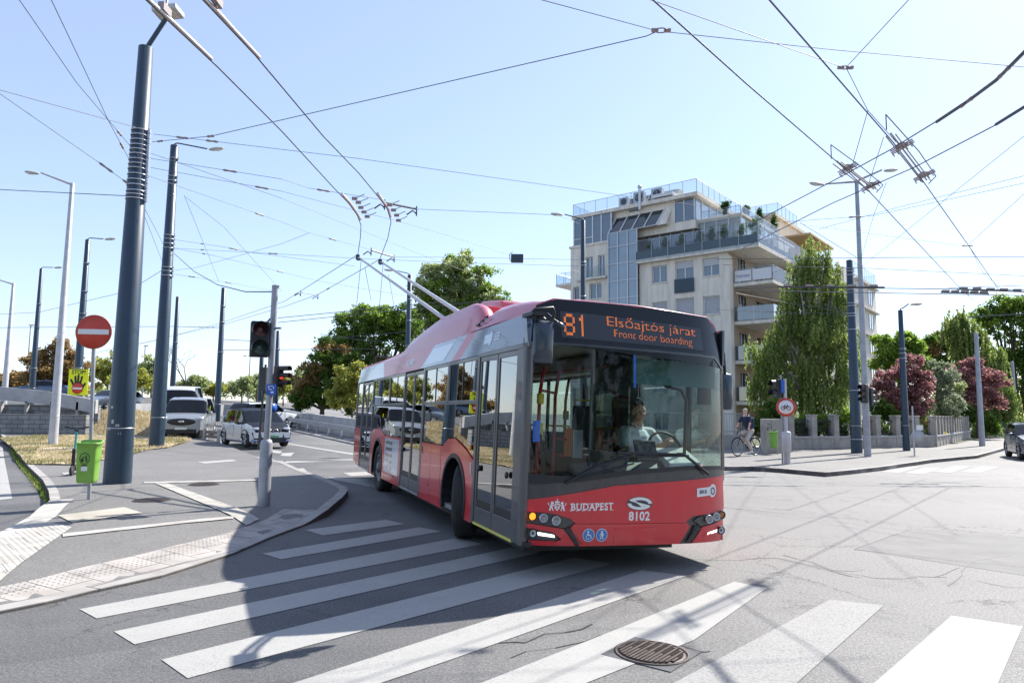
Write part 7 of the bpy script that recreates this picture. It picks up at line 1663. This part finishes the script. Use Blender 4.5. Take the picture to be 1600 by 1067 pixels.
rl = thing("railing", "grey upright-bar railing on a low wall behind the bus corner and cyclist", "railing", (0, 0, 0)); a = Vector((5.0, 34.2, K)); b_ = Vector((11.3, 33.2, K)); mb = MB(); d = b_-a
for i in range(58): p = a.lerp(b_, i/58); mb.box((p.x-.01, p.y-.01, .75), (p.x+.01, p.y+.01, 1.75))
mb.tube([a+Vector((0, 0, 1.62)), b_+Vector((0, 0, 1.62))], .02, 4); mb.tube([a+Vector((0, 0, .8)), b_+Vector((0, 0, .8))], .02, 4); mb.build("bars", "galv", rl)
mb = MB(); mb.prism([a, b_, b_+Vector((0, 0, .62)), a+Vector((0, 0, .62))], (0, .3, 0)); mb.build("base_wall", "concrete", rl)
o = MB().box((-1.2, 0, 0), (1.2, .4, 2.6)).build("garden_hut", "concrete_pale"); o.location = (10.2, 40.0, K); tag(o, "pale low outbuilding behind the railing at the foot of the flats", "outbuilding")
mb = MB(); mb.box((-.3, -.25, .9), (.35, -.01, 1.6)); mb.build("air_conditioner", "frame_white", o)
gs = MB().box((-.5, 0, 0), (2.5, .05, 1.8)).build("green_hoarding", "planter_green" if 0 else mat("hoarding", (.02, .16, .13), .7)); gs.location = (39.8, 60, K); tag(gs, "dark green board fence beyond the willow", "fence")
# ================================================================ OVERHEAD WIRES
# anchors: ('z',px,py,height) on the wire plane, or ('y',px,py,distance) on a pole
def pt(a): return atz(a[1], a[2], a[3]) if a[0] == 'z' else at(a[1], a[2], a[3])
def wire(label, pts, r=.0055, m="wire", sag=0., ins=(), name="span_wire", group="span wires"):
    P = [pt(a) for a in pts]; Q = []
    for p, q in zip(P, P[1:]):
        n = 10 if sag else 1
        for i in range(n): t = i/n; Q.append(p.lerp(q, t)+Vector((0, 0, -4*sag*t*(1-t))))
    Q.append(P[-1]); o0 = Q[0].copy(); r_ = thing(name, label, "wire", o0, 0, group)
    k = sum(q.y for q in Q)/len(Q)
    mb = MB(); mb.tube([q-o0 for q in Q], r, 5); mb.build("strand", m, r_)
    for t in ins:
        i = min(int(t*(len(Q)-1)), len(Q)-2); f = t*(len(Q)-1)-i; c = Q[i].lerp(Q[i+1], f)-o0; d = (Q[i+1]-Q[i]).normalized()
        mb = MB(); mb.tube([c-d*.16, c-d*.11, c, c+d*.11, c+d*.16], [.012, .028, .018, .028, .012], 6); mb.build("insulator", "insulator", r_)
    return r_
y1, y2 = 15.1, 27.5; Z, Zs = 5.6, 6.9
z_ = lambda x, y, h=Zs: ('z', x, y, h)
p1 = lambda x, y: ('y', x, y, y1); p2 = lambda x, y: ('y', x, y, y2)
C_ = dict(name="contact_wire", group="trolleybus contact wires")
# contact wires over the bus
for k, (P_, lb) in enumerate((([(130, -75), (228, 0), (340, 105), (440, 205), (520, 292), (545, 318), (558, 336), (564, 352), (563, 372), (559, 398)], "left wire of the pair sweeping from the top left down to the trolley heads"),
                              ([(225, -95), (317, 0), (400, 88), (505, 213), (560, 270), (593, 310), (606, 328), (611, 347), (606, 372), (594, 404)], "right wire of the pair sweeping from the top left down to the trolley heads"))):
    o = wire(lb, [z_(x, y, Z) for x, y in P_], .009, "wire", **C_)
    cv = [pt(z_(x, y, Z))-o.location for x, y in (((534, 306), (546, 319), (558, 336), (563, 345)) if k == 0 else ((590, 305), (598, 317), (606, 328), (610, 341)))]
    mb = MB(); mb.tube([c+Vector((0, 0, .03)) for c in cv], .028, 8); mb.build("curved_rail", "wire_pale", o)
    cv = [pt(z_(x, y, Z))-o.location for x, y in (((228, 0), (270, 38), (310, 76), (330, 95)) if k == 0 else ((317, 0), (340, 22), (365, 50), (405, 93)))]
    mb = MB(); mb.tube([c+Vector((0, 0, .02)) for c in cv], .022, 8); mb.build("curved_rail", "wire_pale", o)
    for t in ((257, 26), (338, 12))[k:k+1]: c = pt(z_(t[0], t[1], Z))-o.location; mb = MB(); mb.cbox(c+Vector((0, 0, .07)), (.06, .16, .08)); mb.tube([c, c+Vector((0, .05, .3))], .012, 5); mb.build("hanger", "insulator", o)
    mb = MB(); cs = [(550, 312), (556, 318), (560, 326), (565, 333), (570, 340)] if k == 0 else [(605, 322), (611, 330), (616, 338), (619, 346)]
    for x, y in cs: c = pt(z_(x, y, Z))-o.location; mb.cbox(c+Vector((.05, 0, .02)), (.10, .05, .05)); mb.tube([c, c+Vector((.22, .05, .12))], .008, 4)
    mb.build("clamps", "insulator", o)
wire("upper of two contact wires leading from the trolley heads down to the left", [z_(559, 398, Z), z_(445, 470.6, Z), z_(350, 503, Z), z_(240, 533, Z), z_(-40, 585, Z)], .009, ins=(.2,), **C_)
wire("lower of two contact wires leading from the trolley heads down to the left", [z_(594, 405, Z), z_(497, 460, Z), z_(447, 478, Z), z_(353, 506, Z), z_(150, 552, Z)], .009, ins=(.2,), **C_)
# cross pairs on the right
wire("contact wire from the top centre through the left crossing piece", [z_(1000, -18, Z), z_(1020, 0, Z), z_(1165, 130, Z), z_(1310, 255, Z), z_(1355, 296, Z), z_(1495, 445, Z), z_(1522, 470, Z)], .009, **C_)
wire("contact wire from the top through the right crossing piece", [z_(1180, -28, Z), z_(1202, 0, Z), z_(1395, 222, Z), z_(1440, 280, Z), z_(1512, 382, Z), z_(1560, 452, Z)], .009, **C_)
wire("upper contact wire of the pair running to the right edge over the crossing pieces", [z_(1179, 347.5, Z), z_(1307, 280, Z), z_(1390, 235, Z), z_(1463, 190, Z), z_(1540, 138, Z), z_(1620, 66, Z)], .009, **C_)
wire("lower contact wire of the pair running to the right edge over the crossing pieces", [z_(1158, 389.7, Z), z_(1300, 318, Z), z_(1428, 262, Z), z_(1555, 196, Z), z_(1640, 145, Z)], .009, **C_)
wire("thick rail-like section of the upper right contact wire", [z_(1463, 191, Z+.02), z_(1510, 160, Z+.02), z_(1556, 126, Z+.02), z_(1590, 92, Z+.02), z_(1620, 62, Z+.02)], .022, ins=(.25, .6), name="contact_rail", group=None)
wire("thick rail-like section of the lower right contact wire", [z_(1556, 195, Z+.02), z_(1640, 143, Z+.02)], .022, name="contact_rail", group=None)
wire("far contact wire running level to the right behind the lamp posts, upper one", [z_(1150, 448, Z), z_(1600, 453, Z), z_(1700, 455, Z)], .014, **C_)
wire("far contact wire running level to the right behind the lamp posts, lower one", [z_(1150, 453.5, Z), z_(1600, 462, Z), z_(1700, 464, Z)], .014, **C_)
for k, (P_, lb) in enumerate((([(1215, 448.5), (1382, 449)], "heavy switch bars in the far wires in front of the birch"), ([(1470, 457), (1545, 459)], "heavy switch bars in the far wires right of the lamp posts, left set"), ([(1495, 452), (1600, 456)], "heavy switch bars in the far wires at the right edge"))):
    o = wire(lb, [z_(x, y, Z) for x, y in P_], .025, "dark_grey", name="wire_switch", group=None)
    a_, b_2 = pt(z_(*P_[0], Z))-o.location, pt(z_(*P_[1], Z))-o.location
    mb = MB()
    for i in range(5): c = a_.lerp(b_2, (i+.5)/5); mb.cbox(c+Vector((0, 0, .05)), (.22, .08, .06))
    mb.build("fittings", "insulator", o)
# crossing pieces with frames
def crossing(label, P_, posts):
    a, b_ = pt(z_(*P_[0], Z)), pt(z_(*P_[1], Z)); o = thing("wire_crossing", label, "overhead fitting", a, 0, "crossing pieces of the contact wires"); d = (b_-a); L = d.length; d = d.normalized(); nn = Vector((-d.y, d.x, 0))
    mb = MB()
    for s_ in (-.06, .06): mb.tube([nn*s_, nn*s_+d*L], .010, 6)
    mb.tube([Vector((0, 0, .03)), d*L+Vector((0, 0, .03))], .014, 6)
    mb.build("bars", "insulator", o)
    for t in (.28, .92):
        mb = MB(); c = d*L*t; w_ = (pt(z_(*posts[1], Z))-pt(z_(*posts[0], Z))).normalized()
        for s_ in (-.07, 0, .07): mb.tube([c+d*s_-w_*.24+Vector((0, 0, .05)), c+d*s_+w_*.24+Vector((0, 0, .05))], .011, 5)
        mb.cbox(c+Vector((0, 0, .07)), (.11, .11, .06)); 
        for s_ in (-.2, -.1, .1, .2): mb.tube([c+w_*s_-d*.07, c+w_*s_+d*.07], .010, 5)
        mb.build("frog", "insulator", o)
    mb = MB(); mb.tube([d*(-.25), d*(-.25)+Vector((0, 0, .22)), d*L*.5+Vector((0, 0, .12))+nn*-.12, d*(L+.12)+Vector((0, 0, .10))+nn*-.12, d*(L+.15)], .008, 5); mb.build("runner", "dark_grey", o)
    return o
crossing("left crossing piece where the wires of two routes cut each other", [(1308, 255), (1365, 298)], [(1300, 286), (1350, 258)]); crossing("right crossing piece where the wires of two routes cut each other", [(1392, 212), (1448, 284)], [(1400, 232), (1430, 215)])
# yokes beside the heads
for k, (P_, lb) in enumerate((([(601, 317), (651, 327)], "insulated bar hung beside the upper bend of the contact wires"), ([(580, 391), (616, 402)], "insulated bar hung just right of the trolley heads"), ([(470, 457), (497, 462)], "insulated bar joining the two wires left of the trolley heads"))):
    o = wire(lb, [z_(*P_[0], Z+.15), z_(*P_[1], Z+.15)], .022 if k < 2 else .014, "dark_grey", name="spreader_bar", group=None)
    mb = MB()
    for q in P_: c = pt(z_(*q, Z+.15))-o.location; mb.tube([c+Vector((0, 0, .06)), c+Vector((0, 0, -.14))], .014, 5); mb.tube([c+Vector((-.2, 0, -.12)), c+Vector((-.08, 0, -.03)), c+Vector((.0, 0, -.1))], .016, 5)
    mb.build("fittings", "dark_grey", o)
W = wire
W("long span wire from the strapped pole to the ring at the top right", [p1(238, 222), z_(330, 213), z_(1010, 57), z_(1028, 49)], .007, ins=(.05, .33))
W("span wire from the top edge to the ring above the junction", [z_(845, 0), z_(1028, 49)]); W("span wire from the ring to the far right edge", [z_(1038, 50), z_(1300, 78), z_(1620, 107)])
W("span wire from the strapped pole passing over the bends to the flats", [p1(240, 210), z_(560, 248), z_(965, 305), z_(1100, 322)], ins=(.05, .1))
W("span wire from the top centre down to the small ring on the right", [z_(1016, 0), z_(1305, 101), z_(1320, 106)]); W("span wire from the top right down to the small ring", [z_(1420, 0), z_(1322, 106)])
W("short bridle wire from the small ring to the crossing pieces", [z_(1322, 106), z_(1356, 173, 6.3), z_(1400, 222, Z)]); W("short bridle wire dropping to the left crossing piece", [z_(1356, 173, 6.3), z_(1333, 254, Z)])
W("short bridle wire dropping between the crossing pieces", [z_(1381, 214, 6.2), z_(1358, 285, Z)])
W("span wire from the right edge down to the twin-headed lamp post", [z_(1620, 197), ('y', 1345, 418, 27.7)]); W("span wire from right edge ending at the wire knot under the twin lamps", [z_(1620, 282), z_(1365, 337), z_(1225, 347)], ins=(.6,))
W("second span wire from right edge ending at the wire knot under the twin lamps", [z_(1620, 270), z_(1400, 325), z_(1280, 358)]); W("span wire from the right edge to the far knot", [z_(1620, 285), z_(1513, 383)])
W("span wire from the flats' roof line to the far knot", [z_(1225, 347), z_(1500, 384), z_(1513, 384)], ins=(.95,)); W("bridle wire beneath the far knot", [z_(1515, 386), z_(1535, 425, 6.2), z_(1565, 452, Z)])
W("steep wire from the knot under the twin lamps to the lamp post", [z_(1365, 337), ('y', 1344, 410, 27.7)]); W("steep wire rising from the knot to the crossing piece", [z_(1365, 337), z_(1385, 285, 6.2)])
W("level span wire across the flats toward the right edge", [z_(1120, 405), z_(1350, 403), z_(1640, 401)], .010); W("level span wire below it ending at the right edge", [z_(1130, 414), z_(1350, 419), z_(1640, 433)], .010)
W("slack span wire from the flats to the lampless blue pole", [z_(1150, 458), z_(1230, 473), ('y', 1330, 489, 30.3)], .012); W("slack span wire from the birch to the lampless blue pole", [z_(1255, 465), ('y', 1330, 488, 30.3)], .012)
W("lower slack span wire reaching the lampless blue pole", [z_(1120, 484), z_(1250, 489), ('y', 1330, 490, 30.3)], .012)
W("span wire rising from the strapped pole to the upper bar", [p1(236, 248), z_(440, 280), z_(482, 294), z_(595, 312), z_(601, 317)], ins=(.15, .55)); W("span wire continuing from the upper bar to the lamp pole before the stair tower", [z_(651, 327), z_(700, 329), z_(870, 336), ('y', 906, 350, 33)])
W("span wire under it crossing the bend clamps and carrying the dark box", [p1(235, 262), z_(440, 299), z_(562, 331), z_(612, 343), z_(700, 368), z_(800, 400), z_(880, 418), z_(905, 425)], ins=(.12,)); W("thin span wire passing below the bends toward the big tree", [p1(236, 240), z_(440, 310), z_(676, 405), z_(800, 450)])
W("span wire from the strapped pole to the knot left of the bends", [p1(232, 275), z_(440, 347), z_(483, 364), z_(571, 388), z_(580, 391)], ins=(.2, .6)); W("span wire from the blue pole behind up to that knot", [p2(267, 423), z_(303, 419), z_(440, 381), z_(483, 364)])
W("span wire from the right of the lower bar over the tree tops", [z_(616, 402), z_(700, 402), z_(905, 406)]); W("second span wire level with the lower bar", [p2(274, 388), z_(392, 394.5), z_(560, 404), z_(700, 410), z_(905, 416)], ins=(.1, .3))
W("upper span wire fixed on the second blue pole", [p2(274, 375), z_(350, 386), z_(392, 394.5), z_(555, 416)], ins=(.2, .45)); W("lower span wire fixed on the second blue pole", [p2(272, 388), z_(332, 399), z_(497, 439), z_(560, 450), z_(635, 462)], ins=(.2, .4))
W("span wire from the second blue pole towards the signal post", [p2(268, 428), z_(303, 433), z_(370, 444), z_(430, 455)], ins=(.3, .6))
W("thick sagging cable from the second blue pole to the top of the signal post", [p2(272, 396), ('y', 303, 424, 24), ('y', 340, 445, 19), ('y', 384, 456, 15), ('y', 429, 456, 11.8)], .012, name="cable", group=None)
W("span wire from the left edge to the top strap of the thick pole", [z_(-30, 132), z_(0, 141), p1(222, 202)], .007); W("second span wire from left edge to the lower straps", [z_(-30, 128, 6.9), z_(0, 147), z_(160, 258), p1(215, 298)], ins=(.7, .92))
W("level cable from the left edge to the lowest strap", [z_(-30, 295, 6.8), p1(212, 307)], .009); W("steep wire from the top left corner to the thick pole, outer one", [z_(20, -14), z_(30, 0), z_(120, 130), p1(222, 250)], ins=(.86,)); W("steep wire from the top left to the thick pole, inner one", [z_(74, -14), z_(80, 0), z_(130, 105), z_(170, 190), p1(212, 268)], ins=(.86,))
W("steep wire from the lowest strap down to the second blue pole", [p1(222, 318), p2(262, 395)]); W("steeper wire from the lowest strap to the second blue pole", [p1(218, 318), p2(256, 415)])
W("thin diagonal wire dropping from the second pole top toward the signal post", [z_(290, 308), z_(350, 355), z_(440, 455)], .005); W("thin diagonal wire dropping between the blue poles", [z_(288, 306), z_(320, 385), z_(342, 440)], .005)
W("span wire from the left behind the thick pole at mid height", [z_(-20, 492, 6.5), z_(60, 488, 6.5), z_(200, 455, 6.5), p2(254, 422)], .010); W("span wire crossing low above the vans", [z_(-20, 512, 6.0), z_(270, 510, 6.0), z_(345, 512, 6)], .014, ins=(.8, .9))
W("span wire between the pole behind the vans and the signal post", [('y', 345, 530, 48), ('y', 400, 533, 58)], .03, name="cross_arm", group=None); W("far span wire right of the signal post", [('y', 345, 547, 48), ('y', 600, 545, 48)], .018); W("far contact wire climbing to the right toward the big tree", [z_(434, 497, Z), z_(628, 478, Z), z_(700, 470, Z)], .014, **C_); W("second far contact wire climbing toward the big tree", [z_(434, 504, Z), z_(628, 484, Z), z_(760, 470, Z)], .014, **C_)
W("far wire in front of the dense green tree", [('y', 500, 522, 44), ('y', 570, 532, 44), ('y', 634, 535, 44)], .016); W("far upper wire in front of the dense green tree", [('y', 500, 530, 44), ('y', 640, 518, 44)], .016)
for i, (xa, ya, xb, yb) in enumerate([(570, 418, 580, 470), (607, 430, 616, 480)]): W(("left" if i == 0 else "right")+" thin hanging rope below the trolley heads", [z_(xa, ya, 5.3), z_(xb, yb, 5.0)], .006)
W("span wire above the roof of the flats' right corner", [('y', 1250, 348, 33), ('y', 1338, 402, 30)], .012); W("thin wire down the right of the far knot", [z_(1482, 450, Z), z_(1600, 446, 6.2)], .012)
W("dark bar wire at the right edge over the trees", [('y', 1515, 495, 40), ('y', 1640, 488, 40)], .03)
def ring_at(label, x, y, h, r_):
    c = pt(z_(x, y, h)); o = thing("wire_ring", label, "overhead fitting", c, 0, "rings joining the span wires")
    mb = MB(); mb.tube([Vector((r_*math.cos(a), r_*.7*math.sin(a), 0)) for a in [i*math.pi/8 for i in range(17)]], .009, 6, cap=False); mb.build("ring", "insulator", o)
    mb = MB(); [mb.cbox((s_*r_, 0, 0), (.09, .045, .04)) for s_ in (-1, 1)]; mb.build("shackle", "insulator", o)
ring_at("steel ring joining the span wires above the junction, upper of two", 1033, 48, Zs, .085); ring_at("steel ring joining the span wires above the crossing pieces, lower of two", 1321, 106, Zs, .07)
# dark box hung in the wires above the bus
c = at(808, 404, 21); ob = MB().cbox((0, 0, 0), (.38, .22, .24)).build("junction_box", "planter_blue", bevel=.02); ob.location = c; tag(ob, "small dark box hanging in the wires above the bus roof", "box")
mb = MB(); mb.tube([(-.21, 0, -.08), (-.24, 0, .12), (-.14, 0, .2)], .012, 5); mb.build("hook", "wire", ob)
